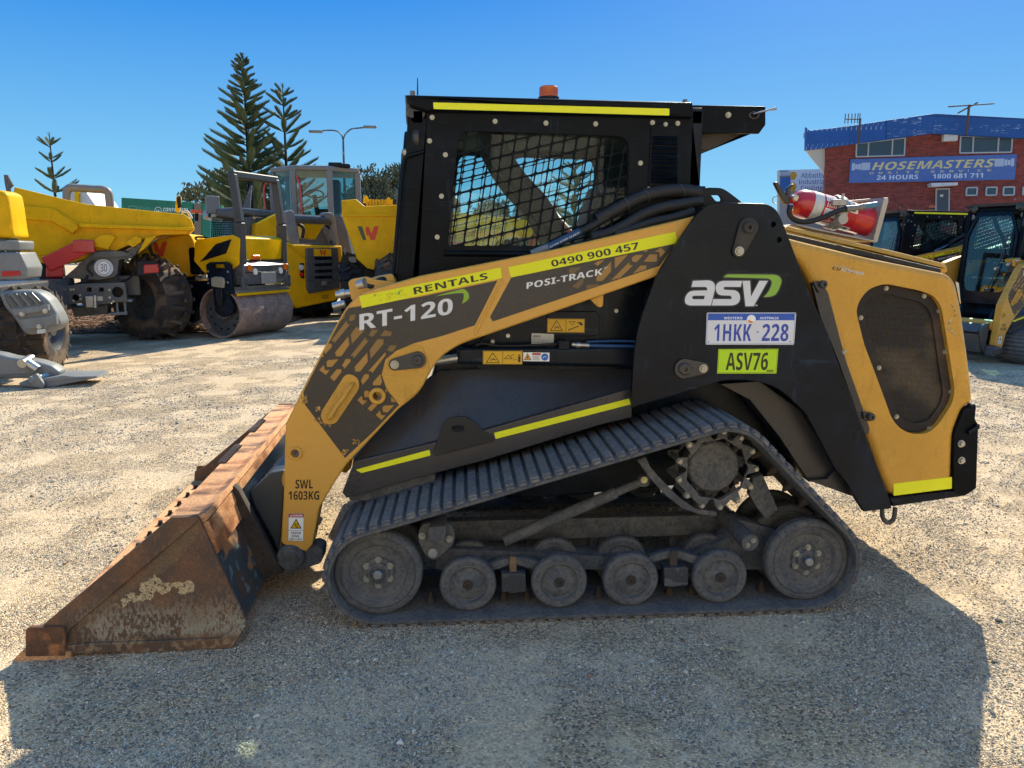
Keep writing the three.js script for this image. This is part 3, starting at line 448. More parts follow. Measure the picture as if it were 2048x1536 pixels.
{
  const a = new THREE.Mesh(armGeo(-0.4, -0.3), [M_arm, M.gold]); a.name = 'loader_arm'; loader.add(a);
  const b = new THREE.Mesh(armGeo(-1.6, -1.5), [M.gold, M.gold]); b.name = 'loader_arm'; loader.add(b); boxUV(b.geometry = clean(b.geometry)); b.material = M.gold;
  part('boss_ring', lathe([[0.036, 0], [0.036, 0.012], [0.032, 0.015], [0.02, 0.015], [0.019, 0]]).translate(.027,.926, -0.302), M.gold, a);
  part('boss_ring', lathe([[0.03, 0], [0.03, 0.010], [0.027, 0.012], [0.019, 0.012], [0.018, 0]]).translate(-.336,.676, -0.302), M.gold, a);
  part('handle_plate', ext([[-.109,1.02],[-.08,1.024],[-.052,1.003],[-.047,.963],[-.156,.805],[-.191,.801],[-.219,.826],[-.218,.856]], -0.302, -0.294, { r: 0.022 }), M.gold, a);
  const hp = Lz([[-.075,.984],[-.084,.973],[-.108,.934],[-.148,.882],[-.172,.842],[-.18,.833]], -0.262); hp[0][2] = -0.3; hp[5][2] = -0.3; part('handle', tube(hp, 0.0105, 12, 40), M.gold, a);
  part('arm_seam', ext([[.568,1.428],[.578,1.427],[.464,1.198],[.453,1.185],[.449,1.203]], -0.302, -0.295, { b: 0.002 }), M.gold, a);
  part('arm_boss_plate', ext([[.064,1.079],[.119,1.127],[.19,1.149],[.222,1.145],[.253,1.083],[.252,1.031],[.211,.945],[.123,.887],[.076,.947],[.052,1.007]], -0.302, -0.295, { r: 0.05, b: 0.003 }), M.gold, a);
  for (const [n, q, h, w, dr] of [['reflective_strip', [[-.036,1.358],[.565,1.477],[.571,1.432],[-.027,1.307]], 96, 1180, (c, W, H) => { ttx(c, 'RENTALS', 430, 22, 640, 56, '#222', 'bold 100px sans-serif'); const R = rng(9); for (let k = 0; k < 90; k++) { c.fillStyle = `rgba(70,74,10,${0.12 + 0.2 * R()})`; c.fillRect(150 + R() * 220, 15 + R() * 60, 3 + R() * 22, 1.5 + R() * 3); } c.fillStyle = '#222'; c.fillRect(118, 14, 22, 5); c.fillRect(118, 14, 6, 14); c.fillStyle = '#3a9c2a'; c.beginPath(); c.ellipse(322, 38, 7, 14, 0.5, 0, 7); c.fill(); }],
    ['reflective_strip', [[.597,1.478],[1.318,1.628],[1.327,1.579],[.609,1.434]], 96, 1400, (c) => ttx(c, '0490 900 457', 345, 20, 740, 58, '#222')]]) {
    const m = std([0.93, 0.93, 0.93], 0.45, { map: canvas(w, h, (c, W, H) => { c.fillStyle = '#f6f400'; c.fillRect(0, 0, W, H); c.strokeStyle = 'rgba(160,170,0,.35)'; c.lineWidth = 1.2; for (let i = -H; i < W; i += 9) { c.beginPath(); c.moveTo(i, 0); c.lineTo(i + H, H); c.moveTo(i + H, 0); c.lineTo(i, H); c.stroke(); } dr(c, W, H); }) });
    part(n, quad(q, -0.2975, 4), m, a, { uv: 1 });
  }
  sticker('warning_label', [[-.38,.4],[-.312,.399],[-.321,.269],[-.388,.273]], -0.2975, 170, 304, (c, W, H) => {
    c.fillStyle = '#f1f1ee'; c.fillRect(0, 0, W, H); c.fillStyle = '#a8222c'; c.fillRect(4, 4, W - 8, 40); ttx(c, 'DANGER', 44, 14, 110, 20, '#fff'); poly(c, [[28, 14], [40, 34], [16, 34]], '#fff');
    poly(c, [[85, 66], [140, 162], [30, 162]], '#e8b800', '#181818', 9); c.fillStyle = '#181818'; poly(c, [[70, 120], [110, 150], [98, 156], [64, 130]], '#181818'); c.beginPath(); c.arc(82, 112, 8, 0, 7); c.fill(); poly(c, [[92, 118], [118, 112], [118, 120], [96, 128]], '#181818');
    c.strokeStyle = '#444'; c.lineWidth = 2; c.strokeRect(2, 2, W - 4, H - 4); c.fillRect(4, 186, W - 8, 3); ttx(c, 'CRUSH', 28, 202, 114, 26, '#222'); ttx(c, 'ZONE.', 36, 238, 98, 26, '#222'); ttx(c, 'KEEP CLEAR', 16, 276, 138, 16, '#222');
  }, a);
  part('arm_tab', ext([[.959,1.337],[1.018,1.359],[1.017,1.31],[1.01,1.303],[.998,1.302],[.987,1.31]], -0.36, -0.33, { r: 0.006, holes: [[1.003,1.315, 0.007]] }), M.gold, a);
  // front cross bracket with couplings
  part('coupling_bracket', [ext([[-.098,1.412],[-.082,1.425],[-.02,1.436],[.019,1.422],[.103,1.412],[.122,1.372],[-.05,1.321],[-.088,1.334]], -0.44, -0.42, { r: 0.012 }), ext([[-.036,1.417],[.018,1.434],[.093,1.446],[.112,1.393],[.003,1.373]], -0.6, -0.46, { r: 0.01 })], M.gold, a);
  part('quick_coupling', [cyl([-.159,1.353, -0.46], [-.093,1.363, -0.46], 0.016, 0.016, 20), cyl([-.139,1.357, -0.46], [-.119,1.36, -0.46], 0.021, 0.021, 20), cyl([-.054,1.399, -0.43], [-.021,1.409, -0.41], 0.022, 0.022, 20), cyl([-.198,1.292, -0.6], [-.142,1.305, -0.6], 0.018)], M.steel, a);
  part('arm_hose', tube([[-.022,1.399, -0.43], [.004,1.392, -0.43], [.037,1.418, -0.45], [.083,1.418, -0.5]], 0.014), M.hose, a);
  part('cross_tube', cyl([-.351,.522, -0.4], [-.351,.522, -1.5], 0.075), M.gold, loader);
}
// pivot covers: a round boss with a tail and a bolt
function pivot(x, y, r, tx, ty, tr, z, m, parent) {
  const a = Math.atan2(ty - y, tx - x), S = new THREE.Shape(), d = Math.hypot(tx - x, ty - y), b = Math.acos((r - tr) / d);
  S.absarc(x, y, r, a + b, a - b + 2 * Math.PI, false); S.absarc(tx, ty, tr, a - b, a + b, false); S.closePath();
  const p = group('pivot_pin', parent); part('pin_plate', ext(S, z, z + 0.014, { b: 0.003, cs: 20 }), m, p); part('pin_boss', lathe([[r * 0.62, 0], [r * 0.62, 0.012], [r * 0.5, 0.016], [r * 0.2, 0.016], [r * 0.18, 0.006], [0, 0.006]]).translate(x, y, z + 0.012), m, p); put('washer_bolt', boltGeo(tr * 0.72, 0.012), M.zinc, p, tx, ty, z + 0.014);
}
pivot(.205,1.084, 0.036, .107,1.065, 0.026, -0.295, M.plastic, loader);
// warning labels on the side wall
const pict = (c, W, H, kind) => {
  c.fillStyle = '#d9ab10'; c.fillRect(0, 0, W, H); c.strokeStyle = '#2a2410'; c.lineWidth = 3; c.strokeRect(3, 3, W - 6, H - 6); c.beginPath(); c.moveTo(W / 2, 6); c.lineTo(W / 2, H - 6); c.stroke();
  poly(c, [[W * 0.25, H * 0.16], [W * 0.41, H * 0.86], [W * 0.09, H * 0.86]], null, '#1c1a12', 5);
  c.lineWidth = 4; c.strokeStyle = '#1c1a12'; c.beginPath(); c.moveTo(W * 0.2, H * 0.74); c.lineTo(W * 0.27, H * 0.55); c.lineTo(W * 0.33, H * 0.7); c.moveTo(W * 0.19, H * 0.58); c.lineTo(W * 0.3, H * 0.66); c.stroke();
  if (kind) { c.lineWidth = 7; c.beginPath(); c.moveTo(W * 0.56, H * 0.82); c.lineTo(W * 0.84, H * 0.52); c.stroke(); poly(c, [[W * 0.58, H * 0.22], [W * 0.74, H * 0.2], [W * 0.68, H * 0.45]], null, '#1c1a12', 3); poly(c, [[W * 0.78, H * 0.26], [W * 0.9, H * 0.24], [W * 0.96, H * 0.42], [W * 0.9, H * 0.5], [W * 0.84, H * 0.34]], '#1c1a12'); }
  else { poly(c, [[W * 0.54, H * 0.58], [W * 0.64, H * 0.32], [W * 0.74, H * 0.58]], null, '#1c1a12', 4); c.lineWidth = 3; c.beginPath(); c.moveTo(W * 0.68, H * 0.4); c.lineTo(W * 0.78, H * 0.26); c.moveTo(W * 0.76, H * 0.66); c.lineTo(W * 0.86, H * 0.66); c.stroke(); c.fillStyle = '#1c1a12'; c.fillRect(W * 0.885, H * 0.4, W * 0.06, H * 0.42); c.beginPath(); c.arc(W * 0.915, H * 0.32, W * 0.022, 0, 7); c.fill(); }
};
sticker('warning_label', [[.788,1.241],[.963,1.239],[.963,1.173],[.788,1.176]], -0.4865, 280, 104, (c, W, H) => pict(c, W, H, 1), loader);
sticker('warning_label', [[.49,1.105],[.67,1.103],[.669,1.04],[.489,1.043]], -0.4085, 292, 104, (c, W, H) => pict(c, W, H, 0), loader);
sticker('warning_label', [[.672,1.096],[.791,1.093],[.791,1.053],[.672,1.056]], -0.4085, 192, 64, (c, W, H) => { c.fillStyle = '#e9e9e6'; c.fillRect(0, 0, W, H); c.fillStyle = '#b02028'; c.fillRect(66, 4, 62, 14); for (let k = 0; k < 5; k++) { c.fillStyle = '#777'; c.fillRect(68, 24 + k * 7, 56 - (k % 2) * 8, 3); } poly(c, [[32, 10], [56, 54], [8, 54]], '#e0a010', '#222', 4); c.fillStyle = '#222'; c.fillRect(28, 28, 8, 16); c.fillStyle = '#1560c0'; c.beginPath(); c.arc(158, 32, 26, 0, 7); c.fill(); c.strokeStyle = '#fff'; c.lineWidth = 3; c.beginPath(); c.moveTo(142, 40); c.lineTo(156, 28); c.lineTo(174, 34); c.stroke(); }, loader);
sticker('maker_plate', [[.717,1.174],[.82,1.169],[.82,1.122],[.716,1.123]], -0.4865, 170, 80, (c, W, H) => { c.fillStyle = '#b9babb'; c.fillRect(0, 0, W, H); ttx(c, 'asv', 8, 10, 60, 20, '#222', 'italic bold 100px sans-serif'); c.fillStyle = '#777'; for (let k = 0; k < 4; k++) c.fillRect(8, 40 + k * 9, 90 + 30 * (k % 2), 2.5); }, loader, { rough: 0.35 });
// upright tower plates
{
  const tw = [[1.136,.932],[1.144,1.142],[1.168,1.264],[1.227,1.437],[1.316,1.588],[1.392,1.698],[1.437,1.74],[1.477,1.748],[1.694,1.744],[1.736,1.722],[1.759,1.686],[1.815,1.568],[1.897,1.388],[2.006,1.181],[2.074,1.028],[2.233,.692],[2.358,.412],[2.372,.373],[2.237,.361],[2.188,.431],[2.15,.494],[2.082,.572],[1.931,.828],[1.861,.894],[1.803,.94],[1.749,.963],[1.691,.979],[1.642,.985],[1.592,.986],[1.543,.983],[1.328,.919],[1.138,.866]];
  [5, 6, 7, 8, 9, 10].forEach((i) => tw[i].push(0.03)); [1, 2, 3, 4, 24, 25, 26, 27, 28].forEach((i) => tw[i].push(0.05));
  const hl = [[1.728,1.658, 0.011], [1.758,1.593, 0.011]];
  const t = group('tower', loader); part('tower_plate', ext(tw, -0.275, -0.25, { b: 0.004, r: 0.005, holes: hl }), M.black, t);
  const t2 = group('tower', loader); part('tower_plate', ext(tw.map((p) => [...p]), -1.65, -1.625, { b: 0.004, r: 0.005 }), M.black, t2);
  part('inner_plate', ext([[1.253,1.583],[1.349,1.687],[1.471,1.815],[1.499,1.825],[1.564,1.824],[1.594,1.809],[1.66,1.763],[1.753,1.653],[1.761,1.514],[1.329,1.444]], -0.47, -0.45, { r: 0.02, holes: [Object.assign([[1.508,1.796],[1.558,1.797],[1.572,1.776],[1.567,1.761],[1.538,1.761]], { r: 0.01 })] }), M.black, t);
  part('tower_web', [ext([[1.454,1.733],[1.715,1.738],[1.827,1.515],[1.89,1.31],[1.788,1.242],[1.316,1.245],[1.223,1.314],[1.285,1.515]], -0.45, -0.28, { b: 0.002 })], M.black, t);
  part('wheel_arch', [ext([[1.569,.948],[1.755,.96],[1.953,.822],[2.137,.542],[2.11,.477],[2.021,.474],[1.866,.692],[1.713,.872]], -0.5, -0.36, { b: 0.003 }), ext([[2.002,.491],[2.094,.496],[2.129,.543],[2.243,.407],[2.223,.408]], -0.40, -0.33, { b: 0.003 })], M.plastic, t);
  pivot(1.615,1.644, 0.042, 1.579,1.545, 0.028, -0.249, std([0.06, 0.058, 0.058], 0.6, { map: T.dust }), t);
  pivot(1.364,1.04, 0.044, 1.446,1.041, 0.026, -0.249, M.plastic, t);
  // maker's emblem
  sticker('emblem', [[1.342,1.457],[1.784,1.456],[1.795,1.3],[1.348,1.302]], -0.2485, 1290, 464, (c) => {
    c.scale(2, 2); c.translate(-400, -590); c.lineJoin = 'round';
    const a = () => { c.beginPath(); c.moveTo(465, 645); c.lineTo(560, 642); c.quadraticCurveTo(612, 645, 605, 700); c.lineTo(580, 803); c.lineTo(450, 803); c.quadraticCurveTo(405, 798, 416, 755); c.quadraticCurveTo(428, 712, 470, 708); c.lineTo(555, 706); c.quadraticCurveTo(560, 685, 540, 684); c.lineTo(455, 684); c.closePath(); c.moveTo(475, 740); c.quadraticCurveTo(458, 742, 460, 756); c.quadraticCurveTo(464, 764, 480, 763); c.lineTo(535, 763); c.lineTo(541, 740); c.closePath(); };
    const s = () => { c.beginPath(); c.moveTo(780, 645); c.lineTo(660, 645); c.quadraticCurveTo(612, 650, 610, 690); c.quadraticCurveTo(612, 735, 650, 738); c.lineTo(700, 740); c.quadraticCurveTo(715, 744, 710, 762); c.lineTo(594, 762); c.lineTo(585, 803); c.lineTo(710, 803); c.quadraticCurveTo(770, 798, 765, 745); c.quadraticCurveTo(760, 708, 720, 705); c.lineTo(668, 702); c.quadraticCurveTo(655, 695, 665, 684); c.lineTo(770, 684); c.closePath(); };
    const v = () => { c.beginPath(); c.moveTo(782, 645); c.lineTo(830, 645); c.lineTo(836, 745); c.lineTo(890, 645); c.lineTo(945, 645); c.lineTo(852, 808); c.lineTo(800, 808); c.closePath(); };
    const w = () => { c.beginPath(); c.moveTo(662, 622); c.quadraticCurveTo(675, 605, 690, 604); c.lineTo(980, 606); c.quadraticCurveTo(1040, 612, 1030, 660); c.quadraticCurveTo(1010, 725, 985, 738); c.quadraticCurveTo(960, 750, 918, 748); c.quadraticCurveTo(960, 710, 970, 660); c.quadraticCurveTo(972, 635, 940, 630); c.closePath(); };
    for (const f of [a, s, v, w]) { f(); c.strokeStyle = '#23282c'; c.lineWidth = 17; c.stroke(); c.fillStyle = '#23282c'; c.fill(); }
    for (const f of [a, s, v]) { f(); c.fillStyle = '#d5d8de'; c.fill('evenodd'); } w(); c.fillStyle = '#86b23c'; c.fill(); ttx(c, 'TM', 856, 797, 22, 11, '#c8c8c8');
  }, t, { cut: 1 });
  // registration plate and fleet number
  const np = part('number_plate', ext([[1.454,1.284],[1.852,1.282],[1.852,1.14],[1.455,1.144]], -0.249, -0.2445, { r: 0.008, b: 0.0015 }), M.white, t);
  sticker('plate_print', [[1.455,1.283],[1.85,1.281],[1.85,1.142],[1.456,1.145]], -0.2438, 1140, 410, (c, W, H) => {
    c.fillStyle = '#d9dbe2'; c.fillRect(0, 0, W, H); c.fillStyle = '#1f55b8'; c.fillRect(14, 12, W - 28, 84); ttx(c, 'WESTERN', 216, 52, 240, 32, '#e8ecf4'); ttx(c, 'AUSTRALIA', 676, 52, 246, 32, '#e8ecf4');
    c.fillStyle = '#e8ecf4'; c.beginPath(); c.arc(568, 84, 58, 0, 7); c.fill(); c.fillStyle = '#d9822a'; c.beginPath(); c.arc(568, 90, 44, 0, Math.PI); c.fill(); c.fillStyle = '#f2f2f2'; c.beginPath(); c.arc(568, 88, 44, Math.PI, 7); c.fill(); c.strokeStyle = '#d9822a'; c.lineWidth = 4; c.setLineDash([14, 8]); c.beginPath(); c.arc(568, 88, 60, 0.2, 3); c.stroke(); c.setLineDash([]);
    ttx(c, '1HKK', 90, 146, 490, 218, '#2340a8'); ttx(c, '228', 708, 146, 360, 218, '#2340a8'); c.lineWidth = 10; c.strokeStyle = '#2340a8'; c.fillStyle = '#2340a8'; c.fillRect(648, 238, 22, 18);
    const R = rng(31); for (let k = 0; k < 420; k++) { c.fillStyle = 'rgba(217,219,226,.8)'; c.fillRect(80 + R() * 990, 150 + R() * 215, 2 + R() * 9, 1.5 + R() * 3); }
    c.strokeStyle = '#2048a8'; c.lineWidth = 4; c.strokeRect(8, 8, W - 16, H - 16); c.fillStyle = '#1c2a44'; for (const [x, y] of [[40, 36], [250, 34], [318, 34], [830, 34], [900, 34], [1100, 36], [34, 374], [1090, 372]]) { c.beginPath(); c.arc(x, y, 8, 0, 7); c.fill(); }
  }, np);
  sticker('fleet_number', [[1.514,1.124],[1.783,1.123],[1.781,1.013],[1.513,1.016]], -0.2475, 780, 316, (c, W, H) => { c.fillStyle = '#b9e014'; c.fillRect(0, 0, W, H); c.strokeStyle = '#33400a'; c.lineWidth = 4; c.strokeRect(10, 10, W - 20, H - 20); c.save(); ttx(c, 'ASV76', 108, 48, 556, 222, '#25280f'); c.restore(); c.strokeStyle = '#25280f'; c.fillStyle = '#25280f'; c.fillRect(650, 268, 90, 26); ttx(c, 'MT0295', 656, 274, 78, 14, '#b9e014'); const R = rng(8); for (let k = 0; k < 60; k++) { c.fillStyle = 'rgba(40,44,16,.35)'; c.fillRect(100 + R() * 580, 40 + R() * 240, 2 + R() * 8, 2); } }, t);
}
// rear hood
{
  const hd = [[1.717,1.628],[1.882,1.587],[2.189,1.517],[2.572,1.444],[2.61,1.405],[2.644,1.308],[2.711,1.05],[2.753,.857],[2.706,.832],[2.671,.72],[2.691,.437],[2.395,.409],[2.333,.523],[2.261,.689],[2.022,1.185],[1.931,1.417],[1.86,1.514],[1.722,1.549]];
  hd[4].push(0.06); hd[3].push(0.06); hd[8].push(0.05); hd[9].push(0.07);
  const h = group('hood', loader);
  const hole = shape(Object.assign([[2.15,1.283],[2.163,1.332],[2.201,1.381],[2.273,1.404],[2.446,1.371],[2.507,1.348],[2.545,1.301],[2.599,1.107],[2.649,.92],[2.646,.859],[2.587,.754],[2.541,.715],[2.469,.712],[2.407,.738],[2.361,.788],[2.291,.941],[2.199,1.136]], {}), 0.03);
  const bodyG = new THREE.ExtrudeGeometry(shape(hd, 0.045), { depth: 0.05, bevelEnabled: true, bevelThickness: 0.034, bevelSize: 0.034, bevelOffset: -0.034, bevelSegments: 8, curveSegments: 10 }).translate(0, 0, -0.384), cutG = new THREE.ExtrudeGeometry(hole, { depth: 0.1, bevelEnabled: true, bevelThickness: 0.01, bevelSize: 0.012, bevelOffset: -0.012, bevelSegments: 3, curveSegments: 8 }).scale(1, 1, -1).translate(0, 0, -0.292 + 0.0);
  cutG.translate(0, 0, 0.0); { const ix = cutG.attributes.position; for (let i = 0; i < ix.count; i += 3) { const a = [0, 1, 2].map((c) => ix.getComponent(i, c)); for (let c = 0; c < 3; c++) { ix.setComponent(i, c, ix.getComponent(i + 1, c)); ix.setComponent(i + 1, c, a[c]); } } cutG.computeVertexNormals(); }
  const cut = new Brush(cutG), whole = new Brush(bodyG); cut.updateMatrixWorld(); whole.updateMatrixWorld(); const ev = new Evaluator(); ev.useGroups = false; ev.attributes = ['position', 'normal', 'uv'];
  part('hood_side', flatCaps(toCreasedNormals(clean(ev.evaluate(whole, cut, SUBTRACTION).geometry), 0.7)), M.gold, h);
  const core = shape(hd.map((p) => [p[0] - 0.006, p[1] - 0.008]), 0.05); part('hood_top', [ext(core, -1.5, -0.352, { b: 0.02, seg: 4 })], M.gold, h);
  part('hood_hump', ext([[1.865,1.649],[1.893,1.664],[2.157,1.602],[2.414,1.549],[2.596,1.507],[2.667,1.491],[2.697,1.472],[2.698,1.443],[2.652,1.444],[1.967,1.558],[1.889,1.576]], -1.4, -0.5, { b: 0.02, seg: 4, r: 0.03 }), M.gold, h);
  part('hood_seal', ext([[1.869,1.624],[2.61,1.466],[2.617,1.455],[2.612,1.445],[1.871,1.594]], -0.47, -0.43, { b: 0.006 }), M.hose, h);
  const fr = [[2.156,1.283],[2.169,1.329],[2.206,1.377],[2.276,1.4],[2.448,1.368],[2.508,1.345],[2.546,1.299],[2.6,1.106],[2.649,.919],[2.645,.861],[2.588,.757],[2.543,.718],[2.473,.714],[2.411,.74],[2.367,.79],[2.297,.942],[2.204,1.136]], inn = [[2.193,1.283],[2.209,1.336],[2.261,1.361],[2.317,1.357],[2.452,1.326],[2.497,1.299],[2.525,1.254],[2.575,1.051],[2.615,.901],[2.606,.844],[2.556,.769],[2.49,.752],[2.43,.771],[2.396,.819],[2.29,1.035],[2.207,1.237]];
  part('grille_frame', ext(fr, -0.345, -0.325, { b: 0.003, r: 0.03, holes: [Object.assign(inn, { r: 0.02 })] }), std([0.085, 0.06, 0.05], 0.75, { map: T.dust }), h);
  const wires = []; { const ys = inn.map((p) => p[1]), y0 = Math.min(...ys), y1 = Math.max(...ys); for (let y = y0 + 0.003; y < y1; y += 0.0056) { const xs = []; inn.forEach((a, i) => { const b = inn[(i + 1) % inn.length]; if ((a[1] - y) * (b[1] - y) < 0) xs.push(a[0] + (b[0] - a[0]) * (y - a[1]) / (b[1] - a[1])); }); if (xs.length === 2) wires.push(box((xs[0] + xs[1]) / 2, y, -0.338, Math.abs(xs[1] - xs[0]), 0.0032, 0.003, 0)); } const xs = inn.map((p) => p[0]); for (let x = Math.min(...xs) + 0.004; x < Math.max(...xs); x += 0.011) { const yy = []; inn.forEach((a, i) => { const b = inn[(i + 1) % inn.length]; if ((a[0] - x) * (b[0] - x) < 0) yy.push(a[1] + (b[1] - a[1]) * (x - a[0]) / (b[0] - a[0])); }); if (yy.length === 2) wires.push(box(x, (yy[0] + yy[1]) / 2, -0.341, 0.002, Math.abs(yy[1] - yy[0]), 0.002, 0)); } }
  part('grille_mesh', wires, std([0.17, 0.15, 0.125], 0.8, { map: T.dust }), h); part('radiator_core', ext(inn, -0.36, -0.352, { b: 0 }), std([0.16, 0.145, 0.125], 0.9, { map: T.dust }), h);
  bolts([[2.295,1.381],[2.475,1.346],[2.551,1.279],[2.599,1.092],[2.647,.906],[2.56,.732],[2.398,.791],[2.293,1.021],[2.188,1.25]], -0.325, B12, M.zinc, h);
  part('reflective_strip', ext([[2.398,.477],[2.679,.504],[2.685,.447],[2.403,.418]], -0.3005, -0.2985, { b: 0, r: 0.004 }), M.tape, h);
  sticker('engine_badge', [[2.016,1.489],[2.184,1.459],[2.184,1.435],[2.018,1.465]], -0.2985, 360, 70, (c) => { ttx(c, 'POWERED BY', 40, 4, 170, 12, '#c9c9c4'); ttx(c, 'CU', 10, 24, 90, 38, '#2a241c', 'italic bold 100px sans-serif'); ttx(c, 'MMINS', 100, 24, 230, 38, '#c9c9c6', 'italic bold 100px sans-serif'); c.fillStyle = '#2a241c'; c.fillRect(150, 44, 40, 6); c.fillRect(200, 52, 34, 5); }, h, { cut: 1 });
  sticker('peeled_patch', [[2.567,1.313],[2.619,1.312],[2.64,1.167],[2.592,1.164]], -0.2985, 110, 330, (c) => { const R = rng(14); for (let k = 0; k < 26; k++) { const t = R(), x = 30 + 40 * Math.sin(t * 7) + R() * 14, y = 10 + t * 300; poly(c, [[x, y], [x + 10 + R() * 14, y + R() * 8], [x + 6 + R() * 12, y + 14 + R() * 18], [x - 6, y + 10]], R() > 0.3 ? '#b9aa84' : '#8a6a30'); } }, h, { cut: 1 });
  part('side_badge', solid([[2.623,1.409, -0.335], [2.641,1.403, -0.345], [2.661,1.31, -0.345], [2.649,1.332, -0.335]], [0.002, 0, 0.004]), M.white, h);
  // hinge bar along the front edge of the hood
  part('hinge_bar', [ext([[1.932,1.409],[1.969,1.418],[2.01,1.365],[2.081,1.159],[2.117,1.059],[2.252,.75],[2.25,.719],[2.228,.723],[2.08,1.059],[1.981,1.259]], -0.31, -0.285, { r: 0.01 }), ext([[1.931,1.411],[1.99,1.416],[1.996,1.387],[1.97,1.379],[1.962,1.361]], -0.30, -0.27, { r: 0.01 }), ext([[2.205,.827],[2.259,.821],[2.268,.788],[2.232,.783],[2.212,.794]], -0.30, -0.27, { r: 0.01 })], M.plastic, h);
  for (const [x, y] of [[1.972,1.403],[2.24,.806]]) part('hinge_knob', lathe([[0.017, 0], [0.017, 0.02], [0.014, 0.024], [0.007, 0.024], [0.006, 0.016], [0, 0.016]]).translate(x, y, -0.275), M.plastic, h);
  bolts([[2.102,1.102]], -0.285, B12, M.zinc, h);
}
// rear bumper, skirt and tow ring
{
  const b = group('rear_bumper', loader);
  part('bumper_plate', [ext([[2.661,.713],[2.697,.827],[2.727,.841],[2.748,.857],[2.756,.84],[2.756,.783],[2.776,.754],[2.801,.447],[2.746,.409],[2.689,.435]], -0.33, -0.29, { b: 0.006, r: 0.008 }), ext([[2.713,.746],[2.791,.749],[2.817,.441],[2.763,.404]], -1.6, -0.31, { b: 0.01 })], M.blackGloss, b);
  part('bumper_horn', solid([[2.72,.728, -0.275], [2.768,.761, -0.275], [2.771,.742, -0.275], [2.725,.712, -0.275]], [0, 0, -0.05]), M.black, b);
  part('skirt', ext([[2.388,.406],[2.696,.435],[2.755,.435],[2.756,.408],[2.407,.364]], -1.55, -0.3, { b: 0.006 }), M.black, b);
  bolts([[2.698,.667],[2.708,.587]], -0.29, boltGeo(0.017, 0.016), M.steel, b);
  part('tow_ring', tube(Lz([[2.414,.324],[2.421,.277],[2.44,.251],[2.461,.248],[2.477,.266],[2.48,.322]], -0.4), 0.011, 10, 40), M.under, b);
}
// hoses between tower and cab
{
  const hose = (l, z, r) => tube(Lz(l, z), r, 12, 50), hs = group('hose_bundle', loader);
  part('sleeved_hose', hose([[1.474,1.802],[1.414,1.811],[1.334,1.811],[1.235,1.794],[1.15,1.759],[1.071,1.717],[1.006,1.682]], -0.46, 0.029), M.hose, hs);
  part('sleeved_hose', hose([[1.476,1.765],[1.384,1.752],[1.298,1.736],[1.213,1.707],[1.135,1.662],[1.056,1.624],[.978,1.604]], -0.44, 0.025), M.hose, hs);
  part('sleeved_hose', hose([[1.435,1.72],[1.343,1.691],[1.264,1.675],[1.179,1.649],[1.081,1.617]], -0.43, 0.022), M.hose, hs);
  const bh = hose([[1.055,1.697],[.98,1.654],[.893,1.611],[.786,1.562],[.717,1.535]], -0.45, 0.017); part('hydraulic_hose', bh, M.hose, hs);
  part('hose_sleeve', cyl([.93,1.63, -0.45], [.786,1.561, -0.45], 0.0185), std([0.03, 0.07, 0.16], 0.5), hs);
  sticker('hose_print', [[.785,1.567],[.921,1.632],[.926,1.62],[.79,1.554]], -0.4305, 400, 40, (c) => { ttx(c, 'EXTRA! RT300-10 EXTI', 8, 9, 380, 22, '#cfd6e0', 'italic bold 100px sans-serif'); }, hs, { cut: 1 });
  part('hose_end', cyl([.786,1.561, -0.45], [.711,1.531, -0.45], 0.019), std([0.18, 0.2, 0.23], 0.5), hs);
  for (const [x, y] of [[1.387,1.811],[1.228,1.791],[1.137,1.753]]) part('hose_strap', new THREE.TorusGeometry(0.030, 0.003, 8, 20).rotateY(Math.PI / 2).rotateZ(0.4).translate(x, y, -0.46), std([0.05, 0.05, 0.055], 0.5), hs);
}
